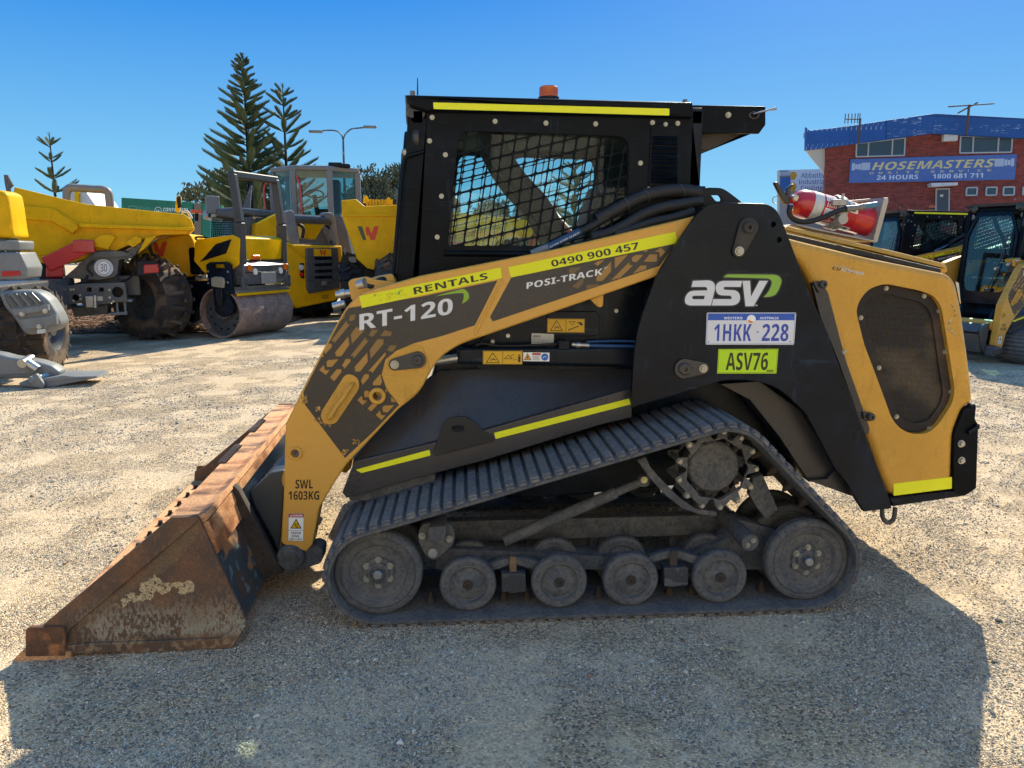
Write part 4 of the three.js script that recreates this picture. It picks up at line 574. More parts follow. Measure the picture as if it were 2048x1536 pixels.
// cab
{
  M.inside = std([0.014, 0.014, 0.015], 0.7, { map: T.grime });
  const cab = group('cab', loader), zN = -0.5, zF = -1.4;
  const side = [[.255,2.147],[1.433,2.139],[1.484,1.813],[1.5,1.413],[.175,1.403]], win = [[.386,2.033],[.404,2.06],[.439,2.068],[1.107,2.052],[1.142,2.038],[1.154,1.999],[1.162,1.566],[.333,1.565]], win2 = [[.323,1.519],[1.03,1.518],[1.034,1.353],[.312,1.356]];
  const winR = Object.assign(win.map((p) => [p[0], p[1]]), { r: 0.03 });
  const panel = (z0, z1) => ext(side, z0, z1, { b: 0.003, r: 0.01, holes: [winR, Object.assign(win2.map((p) => [...p]), { r: 0.02 })] });
  part('cab_side', panel(zN - 0.02, zN), M.blackGloss, cab); part('cab_side', panel(zF, zF + 0.02), M.black, cab);
  // window guard: a skewed grid of openings punched in a plate
  function guard(polyg, z0, z1, name, open = 0.885, step = .059) {
    const e1 = [Math.cos(14 * D), Math.sin(14 * D)], e2 = [Math.sin(8.5 * D), Math.cos(8.5 * D)], holes = [], c0 = polyg.reduce((a, p) => [a[0] + p[0] / polyg.length, a[1] + p[1] / polyg.length], [0, 0]);
    const cx = c0[0], cy = c0[1], inset = 0.004; let area = 0; polyg.forEach((p, i) => { const q = polyg[(i + 1) % polyg.length]; area += p[0] * q[1] - q[0] * p[1]; });
    const P = area < 0 ? [...polyg].reverse() : polyg;
    for (let i = -9; i <= 9; i++) for (let j = -7; j <= 7; j++) {
      const w = step * 0.5 * open, o = [cx + (i * e1[0] + j * e2[0]) * step, cy + (i * e1[1] + j * e2[1]) * step];
      let q = [[-1, -1], [1, -1], [1, 1], [-1, 1]].map(([a, b]) => [o[0] + (a * e1[0] + b * e2[0]) * w, o[1] + (a * e1[1] + b * e2[1]) * w]);
      for (let k = 0; k < P.length && q.length; k++) { const a = P[k], b = P[(k + 1) % P.length], L = Math.hypot(b[0] - a[0], b[1] - a[1]), n = [-(b[1] - a[1]) / L, (b[0] - a[0]) / L], d = (p) => (p[0] - a[0]) * n[0] + (p[1] - a[1]) * n[1] - inset, r = [];
        q.forEach((p, t) => { const s = q[(t + 1) % q.length], dp = d(p), ds = d(s); if (dp >= 0) r.push(p); if (dp * ds < 0) { const u = dp / (dp - ds); r.push([p[0] + (s[0] - p[0]) * u, p[1] + (s[1] - p[1]) * u]); } }); q = r; }
      let ar = 0; q.forEach((p, t) => { const s = q[(t + 1) % q.length]; ar += p[0] * s[1] - s[0] * p[1]; });
      if (q.length > 2 && ar / 2 > 0.00025) holes.push(Object.assign(q, { r: 0.012 }));
    }
    const big = P.map((p) => [p[0] + Math.sign(p[0] - cx) * 0.01, p[1] + Math.sign(p[1] - cy) * 0.01]);
    return part(name, ext(big, z0, z1, { b: 0.001, seg: 1, cs: 3, holes }), M.blackGloss, cab);
  }
  guard(win, zN - 0.034, zN - 0.026, 'window_guard'); guard(win2, zN - 0.034, zN - 0.026, 'window_guard'); guard(win.map((p) => [p[0], p[1]]), zF + 0.022, zF + 0.03, 'window_guard', 0.92);
  part('side_glass', ext(win, zN - 0.046, zN - 0.041, { b: 0 }), M.glass, cab); part('side_glass', ext(win, zF + 0.036, zF + 0.041, { b: 0 }), M.glassTint, cab);
  part('window_rail', [cyl([.321,1.536, -0.5], [1.03,1.528, -0.5], 0.014)], M.blackGloss, cab);
  bolts([[.279,2.118],[.266,2.02],[.334,1.962],[.314,1.785],[.292,1.607],[.553,2.105],[.777,2.1],[.998,2.099],[1.204,1.933],[1.253,2.107],[1.367,2.105],[1.246,1.82]], zN, B12, M.zinc, cab);
  // roof
  const rf = [[.168,2.206],[1.424,2.191],[1.429,2.124],[1.301,2.127],[.293,2.14],[.261,2.135],[.182,2.159]]; part('roof', [ext(rf, -1.43, -0.47, { b: 0.012, seg: 3, r: 0.008 })], M.blackGloss, cab);
  part('reflective_strip', ext([[.285,2.175],[1.319,2.162],[1.32,2.133],[.287,2.148]], -0.471, -0.4685, { b: 0, r: 0.005 }), M.tape, cab);
  part('visor', [ext([[.163,2.211],[.165,2.168],[.171,2.127],[.187,2.093],[.233,2.09],[.254,2.142],[.256,2.178]], -0.62, -0.5, { r: 0.012, b: 0.008 }), ext([[.163,2.211],[.166,2.174],[.207,2.166],[.256,2.178]], -1.42, -0.5, { b: 0.005 }), ext([[.165,2.168],[.171,2.127],[.187,2.093],[.233,2.09],[.254,2.142],[.256,2.178]], -1.40, -1.28, { r: 0.012, b: 0.008 })], M.plastic, cab);
  for (const z of [-0.56, -1.34]) part('work_light', lathe([[0.0, -0.012], [0.04, -0.012], [0.045, 0], [0.042, 0.006], [0, 0.010]]).rotateY(-Math.PI / 2).translate(.201,2.031, z), M.greyLight, cab);
  part('work_light_lens', [-0.62, -1.28].map((z) => lathe([[0.0, -0.012], [0.04, -0.012], [0.045, 0], [0.042, 0.006], [0, 0.010]]).rotateY(-Math.PI / 2).translate(.166,2.148, z)), M.glassDark, cab);
  part('horn', [lathe([[0, -0.02], [0.03, -0.02], [0.044, -0.008], [0.044, 0.01], [0.03, 0.014], [0, 0.014]]).rotateY(Math.PI / 2).translate(.209,2.034, -0.53), box(.237,2.041, -0.53, 0.012, 0.1, 0.03)], M.plastic, cab);
  const bc = group('beacon', cab); part('beacon_lens', lathe([[0, 0.052], [0.040, 0.050], [0.0445, 0.044], [0.045, 0.004], [0.047, 0], [0, 0]], 36).rotateX(-Math.PI / 2).translate(.817,2.253, -0.75), M.orange, bc); part('beacon_base', cyl([.817,2.235, -0.75], [.817,2.255, -0.75], 0.05), M.black, bc);
  part('antenna', cyl([.208,2.249, -0.7], [.209,2.322, -0.7], 0.0035, 0.002, 8), M.black, cab);
  part('roof_bolt', [cyl([.185,2.244, -0.7], [.185,2.266, -0.7], 0.012, 0.012, 8), cyl([1.514,2.267, -0.9], [1.513,2.283, -0.9], 0.012, 0.012, 8)], M.greyLight, cab);
  // rear part of the cab: vent panel, rear wall, overhang
  const vp = part('vent_panel', ext([[1.246,2.096],[1.305,2.108],[1.371,2.093],[1.41,1.838],[1.241,1.83]], -0.503, -0.492, { r: 0.015, b: 0.004 }), M.blackGloss, cab);
  [[1.308,2.042],[1.309,2.021],[1.309,1.999],[1.309,1.978],[1.31,1.957],[1.31,1.936],[1.31,1.914],[1.311,1.893],[1.311,1.874],[1.311,1.856]].forEach(([x, y], i) => part('louvre', solid([[x - 0.055 - i * 0.0006, y + 0.007, -0.4905], [x + 0.055 + i * 0.0006, y + 0.007, -0.4905], [x + 0.055 + i * 0.0006, y - 0.007, -0.478], [x - 0.055 - i * 0.0006, y - 0.007, -0.478]], [0, -0.003, -0.006]), M.blackGloss, vp));
  bolts([[1.31,2.099]], -0.491, B10, M.zinc, cab);
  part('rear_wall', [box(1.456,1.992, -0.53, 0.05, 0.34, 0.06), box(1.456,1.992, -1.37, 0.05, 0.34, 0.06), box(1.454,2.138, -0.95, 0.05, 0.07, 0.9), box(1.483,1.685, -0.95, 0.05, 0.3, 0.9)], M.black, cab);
  part('rear_glass', box(1.458,1.981, -0.95, 0.005, 0.36, 0.78, 0), M.glassTint, cab);
  part('rear_overhang', [ext([[1.438,2.188],[1.772,2.186],[1.777,2.107],[1.749,2.068],[1.443,2.069]], -0.535, -0.52, { b: 0.002, r: 0.004 }), ext([[1.438,2.188],[1.772,2.186],[1.773,2.17],[1.438,2.171]], -1.38, -0.535, { b: 0.002 }), ext([[1.756,2.173],[1.773,2.173],[1.777,2.107],[1.761,2.086]], -1.38, -0.535, { b: 0.002 }), ext([[1.438,2.188],[1.772,2.186],[1.777,2.107],[1.749,2.068],[1.443,2.069]], -1.395, -1.38, { b: 0.002, r: 0.004 })], M.blackGloss, cab);
  part('overhang_duct', [ext([[1.471,2.074],[1.696,2.076],[1.552,2.008],[1.53,2],[1.481,2.002]], -0.7, -0.56, { r: 0.008, b: 0.004 })], std([0.10, 0.085, 0.075], 0.7, { map: T.dust }), cab);
  part('overhang_duct', ext([[1.489,2.093],[1.7,2.095],[1.523,2.028],[1.495,2.028]], -1.3, -0.71, { b: 0.004 }), M.plastic, cab);
  bolts([[1.454,2.16],[1.465,2.083],[1.602,2.147]], -0.52, boltGeo(0.013), M.zinc, cab);
  part('overhang_socket', lathe([[0.024, 0], [0.024, 0.006], [0.018, 0.008], [0.015, -0.004], [0, -0.006]]).scale(1, 0.7, 1).translate(1.72,2.147, -0.52), std([0.07, 0.06, 0.055], 0.8), cab);
  part('stub_antenna', [cyl([1.715,2.152, -0.51], [1.772,2.16, -0.44], 0.004, 0.004, 8), cyl([1.772,2.16, -0.44], [1.785,2.161, -0.43], 0.007, 0.007, 8)], M.steel, cab);
  // front frame, door and handle
  const X = (y) => 0.175 + (y - 1.42) * 0.075;   // front line of the cab
  const fr = group('cab_door', cab), dz = (z, y) => [X(y) - 0.03, y, z];
  const strip = (a, b, w = 0.05, d = 0.05) => bar([X(a[1]) - 0.01, a[1], a[0]], [X(b[1]) - 0.01, b[1], b[0]], d, w, 0.006);
  part('front_pillar', [strip([-0.53, 0.75], [-0.53, 2.12], 0.06, 0.09), strip([-1.37, 0.75], [-1.37, 2.12], 0.06, 0.09), strip([-0.5, 2.12], [-1.4, 2.12], 0.06, 0.05)], M.blackGloss, cab);
  const oct = [[0.60, 1.02], [0.585, 1.75], [0.70, 2.04], [1.20, 2.04], [1.315, 1.75], [1.30, 1.02], [1.22, 0.95], [0.68, 0.95]], ring = [[0.57, 0.78], [0.555, 1.76], [0.68, 2.09], [1.22, 2.09], [1.345, 1.76], [1.33, 0.78]];
  const toDoor = (g) => { const p = g.attributes.position; for (let i = 0; i < p.count; i++) { const z = -p.getX(i), y = p.getY(i), d = p.getZ(i); p.setXYZ(i, X(y) - 0.045 - d, y, z); } g.computeVertexNormals(); return toCreasedNormals(g, 0.6); };
  part('door_frame', toDoor(clean(ext(ring, 0, 0.035, { r: 0.03, holes: [Object.assign(oct, { r: 0.04 })] }))), M.black, fr); part('door_glass', toDoor(clean(ext(oct, 0.012, 0.018, { b: 0, r: 0.04 }))), M.glassTint, fr); void dz;
  part('wiper', [bar([X(1.0) - 0.095, 1.0, -0.86], [X(1.5) - 0.09, 1.5, -0.70], 0.012, 0.012, 0.002), bar([X(1.25) - 0.095, 1.2, -0.78], [X(1.75) - 0.085, 1.75, -0.70], 0.008, 0.016, 0.002)], M.plastic, fr);
  part('wiper_motor', box(X(0.97) - 0.09, 0.98, -0.86, 0.05, 0.05, 0.09, 0.01), M.plastic, fr);
  part('door_mirror', [box(X(1.3) - 0.12, 1.32, -0.53, 0.05, 0.16, 0.1, 0.02)], M.plastic, fr);
  part('grab_handle', tube([[.242,1.975,-.49],[.218,1.968,-.49],[.185,1.958,-.49],[.16,1.946,-.49],[.149,1.918,-.49],[.14,1.858,-.49],[.123,1.702,-.49],[.095,1.457,-.49],[.087,1.401,-.49]], 0.0095, 10, 60), M.blackGloss, cab);
  part('door_post', [ext([[.182,1.921],[.199,1.935],[.22,1.91],[.214,1.838],[.182,1.406],[.146,1.4],[.161,1.704],[.174,1.849]], -0.58, -0.52, { b: 0.006 }), ext([[.154,1.851],[.213,1.839],[.211,1.827],[.153,1.84]], -0.57, -0.515)], M.plastic, cab);
  part('damper_arm', ext([[.14,1.967],[.146,1.985],[.161,1.992],[.177,1.985],[.181,1.968],[.165,1.944],[.151,1.872],[.134,1.872]], -0.525, -0.51, { r: 0.02 }), M.plastic, cab); bolts([[.157,1.972]], -0.51, B12, M.zinc, cab);
  part('door_edge', ext([[.119,1.856],[.141,1.856],[.11,1.403],[.081,1.403]], -0.64, -0.6), M.black, cab);
  // seat and controls
  const seat = group('operator_seat', cab); part('backrest', ext([[1.078,1.879],[1.148,1.86],[1.125,1.652],[1.071,1.55],[.973,1.55],[1.026,1.719]], -1.18, -0.72, { b: 0.04, seg: 4, r: 0.05 }), M.inside, seat); part('cushion', box(0.95, 1.42, -0.95, 0.5, 0.14, 0.46, 0.05), M.inside, seat);
  part('seat_base', box(0.95, 1.25, -0.95, 0.5, 0.3, 0.5, 0.02), M.black, seat);
  part('restraint_bar', [-0.64, -1.26].map((z) => tube([[.53,2.075, z], [.588,1.969, z], [.66,1.868, z], [.767,1.753, z], [.862,1.596, z]], z > -1 ? 0.05 : 0.03, 12, 40)), M.inside, cab);
  part('joystick', [-0.68, -1.24].map((z) => [cyl([0.68, 1.4, z], [0.66, 1.52, z], 0.018, 0.012, 12), box(0.655, 1.56, z, 0.045, 0.1, 0.045, 0.018), box(0.85, 1.38, z, 0.45, 0.06, 0.1, 0.02)]), M.inside, cab);
  part('cab_floor', box(0.72, 1.13, -0.95, 1.1, 0.04, 0.86), M.black, cab); part('headliner', box(0.8, 2.10, -0.95, 1.1, 0.03, 0.86), M.inside, cab);
}
// bucket
{
  const b = group('bucket', loader, [-1.0 + 1.0 * Math.cos(2.6 * D) - 0.14 * Math.sin(2.6 * D), 0, 0.14 - 0.14 * Math.cos(2.6 * D) - 1.0 * Math.sin(2.6 * D)], 2.6 * D), z1 = 0.14, z0 = -2.04;
  const BX0 = -1.40, BX1 = -0.35, BY1 = 0.62;
  const mud = [[-.973,.182],[-.934,.202],[-.9,.238],[-.844,.259],[-.827,.296],[-.786,.3],[-.733,.272],[-.691,.282],[-.647,.252],[-.681,.241],[-.763,.243],[-.834,.213],[-.918,.182],[-.944,.194]], streak = [[-1.128,.125],[-.838,.326],[-.675,.506],[-.619,.519],[-.616,.475],[-.712,.367],[-.942,.224],[-1.104,.094]];
  const inside = (P, x, y) => { let r = false; for (let i = 0, j = P.length - 1; i < P.length; j = i++) if ((P[i][1] > y) !== (P[j][1] > y) && x < (P[j][0] - P[i][0]) * (y - P[i][1]) / (P[j][1] - P[i][1]) + P[i][0]) r = !r; return r; };
  const map = tex(1024, (u, v) => {
    const x = BX0 + u * (BX1 - BX0), y = v * BY1, a = fbm(x * 9, y * 9, 6, 301), f = fbm(x * 60, y * 40, 4, 311), g = vn(x * 300, y * 300, 317);
    let c = lerp3([88, 70, 58], [108, 78, 58], sst(0.35, 0.65, a)); c = lerp3(c, [132, 90, 62], sst(0.56, 0.75, f) * 0.5);
    const fine = fbm(x * 170, y * 70, 4, 331), zone = sst(0.03, 0.07, y) * sst(0.26, 0.10, y + 0.12 * (a - 0.5)) * sst(-1.2, -1.0, x); c = lerp3(c, [146, 138, 122], zone * sst(0.40, 0.60, fine * 0.62 + a * 0.42));
    if (inside(streak, x + 0.05 * (a - 0.5), y + 0.04 * (f - 0.5))) c = lerp3(c, [116, 96, 70], 0.35 + 0.3 * g);
    if (y < 0.05) c = lerp3(c, [150, 128, 100], sst(0.5, 0.7, f) * 0.7);
    const crumb = fbm(x * 120, y * 120, 3, 341); if (inside(mud, x + 0.07 * (f - 0.5), y + 0.06 * (fbm(x * 30, y * 30, 3, 347) - 0.5)) && crumb + 0.2 * f > 0.43) c = lerp3(c, [196, 178, 138], 0.55 + 0.4 * g);
    const k = 0.88 + 0.24 * g; return [c[0] * k, c[1] * k, c[2] * k];
  }, true, 640);
  const mSide = std(0xffffff, 0.8, { map, bumpMap: rep(T.bump, 1), bumpScale: 0.001 });
  const own = (g) => { g = clean(g); const p = g.attributes.position, u = g.attributes.uv; for (let i = 0; i < p.count; i++) u.setXY(i, (p.getX(i) - BX0) / (BX1 - BX0), p.getY(i) / BY1); return g; };
  const plate = [[-1.295,.017],[-1.286,.101],[-1.228,.127],[-.719,.545],[-.632,.546],[-.62,.536],[-.472,.102],[-.535,-.011]], rim = [[-1.279,.1],[-1.228,.127],[-.719,.545],[-.632,.546],[-.62,.536],[-.639,.512],[-1.121,.113],[-1.136,.095],[-1.149,.012],[-1.288,.017]], wear = [[-1.149,.012],[-1.141,.046],[-1.074,.049],[-.57,.039],[-.504,.083],[-.479,.094],[-.471,.085],[-.535,-.012]];
  for (const [z, s] of [[z1, 1], [z0, -1]]) {
    const p = part('side_plate', own(ext(plate, s > 0 ? z - 0.03 : z + 0.01, s > 0 ? z - 0.01 : z + 0.03)), mSide, b, { uv: 1 });
    part('side_rim', own(ext(rim, s > 0 ? z - 0.01 : z, s > 0 ? z : z + 0.01, { b: 0.003, r: 0.006 })), mSide, p, { uv: 1 });
    part('wear_strip', own(ext(wear, s > 0 ? z - 0.01 : z, s > 0 ? z + 0.004 : z + 0.01, { b: 0.003 })), mSide, p, { uv: 1 });
    part('side_cutter', ext([[-1.279,.122],[-1.269,.134],[-1.143,.129],[-1.136,.116],[-1.145,.008],[-1.29,.014]], s > 0 ? z - 0.008 : z - 0.014, s > 0 ? z + 0.014 : z + 0.008, { b: 0.004, r: 0.008 }), M.rust, p);
  }
  part('cutting_edge', ext([[-1.351,-.011],[-1.294,.042],[-1.171,.029],[-1.124,.023],[-1.128,-.018],[-1.196,-.014]], z0 - 0.012, z1 + 0.012, { b: 0.003 }), M.rustLight, b);
  const heel = [[-.539,-.012],[-.479,.097]], fl = [[-1.126,.011],[-1.139,.011]], tp = [[-.623,.539],[-.632,.545]];
  part('floor_plate', [box((fl[0][0] + heel[0][0]) / 2, 0.022, (z0 + z1) / 2, heel[0][0] - fl[0][0], 0.018, z1 - z0 - 0.04)], M.rustLight, b);
  const wall = (a, c, t) => { const dx = c[0] - a[0], dy = c[1] - a[1], L = Math.hypot(dx, dy), n = [-dy / L * t, dx / L * t]; return ext([a, c, [c[0] + n[0], c[1] + n[1]], [a[0] + n[0], a[1] + n[1]]], z0 + 0.03, z1 - 0.03, { b: 0.002 }); };
  part('heel_plate', wall([heel[0][0], 0.014], heel[1], 0.016), M.rust, b);
  const backM = std(0xffffff, 0.7, { map: tex(512, (u, v) => { const a = fbm(u * 5, v * 5, 6, 401, 5), f = fbm(u * 26, v * 26, 4, 411, 26); let c = lerp3([54, 62, 66], [78, 60, 50], sst(0.42, 0.56, a)); c = lerp3(c, [92, 110, 108], sst(0.6, 0.75, f)); c = lerp3(c, [150, 104, 66], sst(0.62, 0.74, fbm(u * 9, v * 14, 4, 421, 9))); return c; }) });
  part('back_plate', wall(heel[1], tp[0], 0.016), backM, b);
  // top rail: rusty angle bars along the upper back edge
  const n = [(heel[1][1] - tp[0][1]), -(heel[1][0] - tp[0][0])], nl = Math.hypot(...n), N = [-n[0] / nl, -n[1] / nl], dn = [(heel[1][0] - tp[0][0]) / nl, (heel[1][1] - tp[0][1]) / nl], off = (s, d) => [tp[0][0] + dn[0] * s + N[0] * d, tp[0][1] + dn[1] * s + N[1] * d];
  part('top_rail', [ext([off(-0.004, -0.05), off(-0.004, 0.03), off(0.02, 0.034), off(0.03, 0.014), off(0.03, -0.05)], z0 + 0.02, z1 - 0.025, { b: 0.004 }), ext([off(0.03, 0.001), off(0.03, 0.026), off(0.075, 0.026), off(0.09, 0.02), off(0.16, 0.018), off(0.17, 0.001)], z0 + 0.02, z1 - 0.025, { b: 0.003 }), ext([[tp[1][0] - 0.10, tp[1][1] - 0.016], [tp[1][0] - 0.10, tp[1][1] - 0.004], [tp[1][0] + 0.01, tp[1][1] - 0.004], [tp[1][0] + 0.01, tp[1][1] - 0.016]], z0 + 0.03, z1 - 0.03, { b: 0.003 })], M.rustLight, b);
  for (const [za, zb] of [[-0.95, -0.62], [-1.55, -1.25]]) { const g = []; for (let z = za; z < zb; z += 0.028) g.push(tube([[tp[1][0] - 0.115, tp[1][1] - 0.006, z], [tp[1][0] - 0.095, tp[1][1] + 0.003, z + 0.012], [tp[1][0] - 0.075, tp[1][1] - 0.002, z + 0.024]], 0.007, 6, 8)); part('twisted_grip', g, std([0.42, 0.29, 0.22], 0.8, { map: T.dust }), b); }
  const bg = boltGeo(0.016, 0.022); bg.rotateX(-Math.PI / 2); const br = std([0.10, 0.055, 0.035], 0.85, { map: T.dust });
  for (let i = 0; i < 11; i++) put('edge_bolt', bg, br, b, -1.235, 0.04, -0.2 - i * 0.165, 0).rotation.y = i;
  // gussets and coupler mounting on the back
  const gus = [[-.624,.525],[-.579,.54],[-.562,.519],[-.45,.253],[-.397,.129],[-.466,.108],[-.533,.154],[-.607,.341]];
  for (const z of [-0.25, -1.66]) part('gusset', ext(gus, z - 0.05, z, { b: 0.004 }), std([0.085, 0.062, 0.05], 0.8, { map: T.soil }), b);
  part('gusset', ext([[-.611,.481],[-.601,.489],[-.566,.412],[-.575,.404]], -0.2, -0.15, { b: 0.003 }), M.rust, b);
  part('mount_plate', [ext([[-.601,.436],[-.565,.502],[-.525,.384],[-.455,.228],[-.429,.115],[-.478,.09],[-.551,.214]], -1.62, -0.3, { b: 0.003 })], M.black, b);
  part('heel_rail', wall([[-.5,.16]][0], [[-.479,.097]][0], -0.02), M.rust, b);
}
// quick coupler between arms and bucket
{
  const c = group('quick_coupler', loader);
  part('coupler_plate', [ext([[-.575,.463],[-.482,.552],[-.416,.563],[-.44,.337],[-.461,.178],[-.486,.179],[-.531,.269]], -0.46, -0.42, { r: 0.01 }), ext([[-.575,.463],[-.482,.552],[-.416,.563],[-.44,.337],[-.461,.178],[-.486,.179],[-.531,.269]], -1.48, -1.44, { r: 0.01 }), ext([[-.598,.437],[-.503,.528],[-.435,.54],[-.428,.513],[-.496,.506],[-.575,.423]], -1.44, -0.46, { b: 0.003 }), ext([[-.577,.401],[-.56,.41],[-.481,.164],[-.507,.146]], -1.44, -0.46, { b: 0.003 })], std([0.07, 0.075, 0.08], 0.5, { map: T.grime }), c);
  part('coupler_pivot', lathe([[0.062, -0.2], [0.062, -0.01], [0.055, 0], [0.035, 0.002], [0.033, 0.012], [0.026, 0.012], [0.024, 0.004], [0.010, 0.004], [0, 0.0]]).translate(-.382,.191, -0.29), M.under, c);
  part('coupler_foot', ext([[-.431,.227],[-.406,.244],[-.302,.224],[-.277,.24],[-.238,.222],[-.249,.153],[-.43,.097],[-.459,.142]], -0.42, -0.32, { r: 0.02 }), M.under, c);
  part('tilt_cylinder', [cyl([-.398,.258, -0.6], [-.094,.702, -0.6], 0.035), cyl([-.475,.158, -0.6], [-.347,.333, -0.6], 0.02)], M.black, c);
}
// fire extinguisher on the hood
{
  const o = loader.position, a = loader.rotation.y, base = [2.282,1.618, -0.75];
  const w = V3(...base).applyAxisAngle(V3(0, 1, 0), a).add(o), e = thing('fire_extinguisher', 'red fire extinguisher with white label band lying in a bracket on the gold hood', 'extinguisher', 0, 0, 0);
  e.position.copy(w); e.rotation.y = a; const sh = (g) => merge(g).translate(-base[0], -base[1], -base[2]);
  const A = V3(2.08,1.773, -0.75), B = V3(2.449,1.68, -0.75), L = A.distanceTo(B), dir = B.clone().sub(A).normalize(), r = 0.0715;
  const orient = (g) => { g.applyQuaternion(new THREE.Quaternion().setFromUnitVectors(V3(0, 1, 0), dir.clone().negate())); return g.translate(B.x, B.y, B.z); };
  const body = (pr) => orient(new THREE.LatheGeometry(pr.map((p) => V2(p[0], p[1])), 40));
  part('cylinder', sh(body([[0, 0], [r - 0.006, 0], [r - 0.002, 0.004], [r, 0.012], [r, 0.05], [r - 0.001, 0.053], [r, 0.056], [r, 0.10], [r - 0.001, 0.103], [r, 0.106], [r, L - 0.02], [r - 0.004, L + 0.01], [r * 0.85, L + 0.032], [r * 0.6, L + 0.052], [r * 0.34, L + 0.062], [r * 0.30, L + 0.075], [0, L + 0.075]])), M.red, e);
  part('label_band', sh(body([[r + 0.0006, L - 0.075], [r + 0.0009, L - 0.074], [r + 0.0009, L - 0.028], [r + 0.0006, L - 0.027]])), M.white, e);
  const lab = canvas(900, 260, (c, W, H) => { c.fillStyle = '#e8e4e2'; c.fillRect(0, 0, W, H); for (let k = 0; k < 6; k++) { c.fillStyle = '#b5121f'; c.fillRect(k * 150, 0, 70, H); for (let j = 0; j < 9; j++) { c.fillStyle = '#e8e4e2'; c.fillRect(k * 150 + 12, 14 + j * 28, 46 - (j % 3) * 10, 12); c.fillStyle = '#8a8a8a'; c.fillRect(k * 150 + 82, 18 + j * 27, 56 - (j % 2) * 12, 6); } } });
  const lg = orient(new THREE.CylinderGeometry(r + 0.0008, r + 0.0008, 0.10, 40, 1, true).translate(0, L - 0.135, 0)); part('print_label', sh(lg), std(0xffffff, 0.35, { map: lab }), e, { uv: 1 });
  const lab2 = canvas(900, 200, (c, W, H) => { c.fillStyle = '#b5121f'; c.fillRect(0, 0, W, H); for (let k = 0; k < 3; k++) { c.fillStyle = '#ece8e2'; c.fillRect(k * 300 + 20, 10, 150, 180); c.fillStyle = '#1d3d3a'; c.fillRect(k * 300 + 32, 22, 126, 120); ttx(c, 'ABE', k * 300 + 44, 40, 100, 60, '#ece8e2'); } }); part('print_label', sh(orient(new THREE.CylinderGeometry(r + 0.0008, r + 0.0008, 0.055, 40, 1, true).translate(0, 0.155, 0))), std(0xffffff, 0.35, { map: lab2 }), e, { uv: 1 });
  const at = (x, y, z = -0.75) => [x, y, z];
  part('valve', sh([cyl(at(2.061,1.786), at(2.015,1.798), 0.02), lathe([[0.016, 0], [0.016, 0.02], [0.012, 0.024], [0, 0.024]]).translate(2.026,1.798, -0.73)]), std([0.55, 0.5, 0.38], 0.35, { metalness: 0.6 }), e);
  part('lever', sh([ext([[1.924,1.873],[1.936,1.878],[1.949,1.866],[1.982,1.82],[2.01,1.807],[2.019,1.787],[1.987,1.769],[1.967,1.8]], -0.765, -0.735, { r: 0.006 })]), M.plastic, e);
  part('carry_handle', sh([ext([[1.989,1.816],[1.991,1.849],[2.014,1.869],[2.026,1.867],[2.008,1.842],[2.004,1.807]], -0.765, -0.735, { r: 0.006 })]), M.plastic, e);
  part('safety_pin', sh([new THREE.TorusGeometry(0.018, 0.0025, 8, 24).translate(1.939,1.791, -0.74)]), M.steel, e);
  part('hose', sh([tube(Lz([[1.978,1.761],[1.974,1.727],[1.991,1.7],[2.034,1.685],[2.085,1.687],[2.156,1.71],[2.212,1.734],[2.255,1.747]], -0.66), 0.0125, 12, 60)]), M.hose, e);
  part('hose_collar', sh([cyl(at(1.985,1.765, -0.68), at(1.984,1.741, -0.67), 0.015)]), M.steel, e);
  part('nozzle', sh([cyl(at(2.255,1.745, -0.66), at(2.32,1.753, -0.66), 0.016, 0.012), cyl(at(2.317,1.751, -0.66), at(2.342,1.759, -0.66), 0.014)]), M.greyLight, e);
  part('nozzle_tip', sh([cyl(at(2.335,1.757, -0.66), at(2.406,1.766, -0.66), 0.013, 0.014)]), std([0.05, 0.2, 0.34], 0.4), e);
  // bracket: part of the loader
  const k = group('extinguisher_bracket', loader), al = std([0.5, 0.47, 0.44], 0.5, { metalness: 0.5, map: T.grime });
  part('end_plate', [ext([[2.441,1.8],[2.461,1.799],[2.465,1.783],[2.427,1.589],[2.403,1.587],[2.404,1.597]], -0.86, -0.66, { b: 0.003 }), ext([[2.335,1.794],[2.445,1.804],[2.461,1.799],[2.461,1.792],[2.34,1.784]], -0.86, -0.8, { b: 0.002 })], al, k);
  part('base_plate', [ext([[2.006,1.67],[2.016,1.673],[2.415,1.595],[2.416,1.587],[2.117,1.643]], -0.86, -0.66, { b: 0.002 })], al, k);
  const q = new THREE.Quaternion().setFromUnitVectors(V3(0, 0, 1), dir), strap = (t) => new THREE.TorusGeometry(r + 0.006, 0.007, 8, 40).scale(1, 1, 2.2).applyQuaternion(q).translate(A.x + dir.x * t, A.y + dir.y * t, -0.75);
  part('strap', [strap(0.16), strap(0.185), box(2.224,1.776, -0.68, 0.07, 0.03, 0.03), cyl([2.252,1.783, -0.7], [2.256,1.82, -0.7], 0.007), cyl([2.23,1.696, -0.68], [2.23,1.696, -0.63], 0.024)], al, k);
}

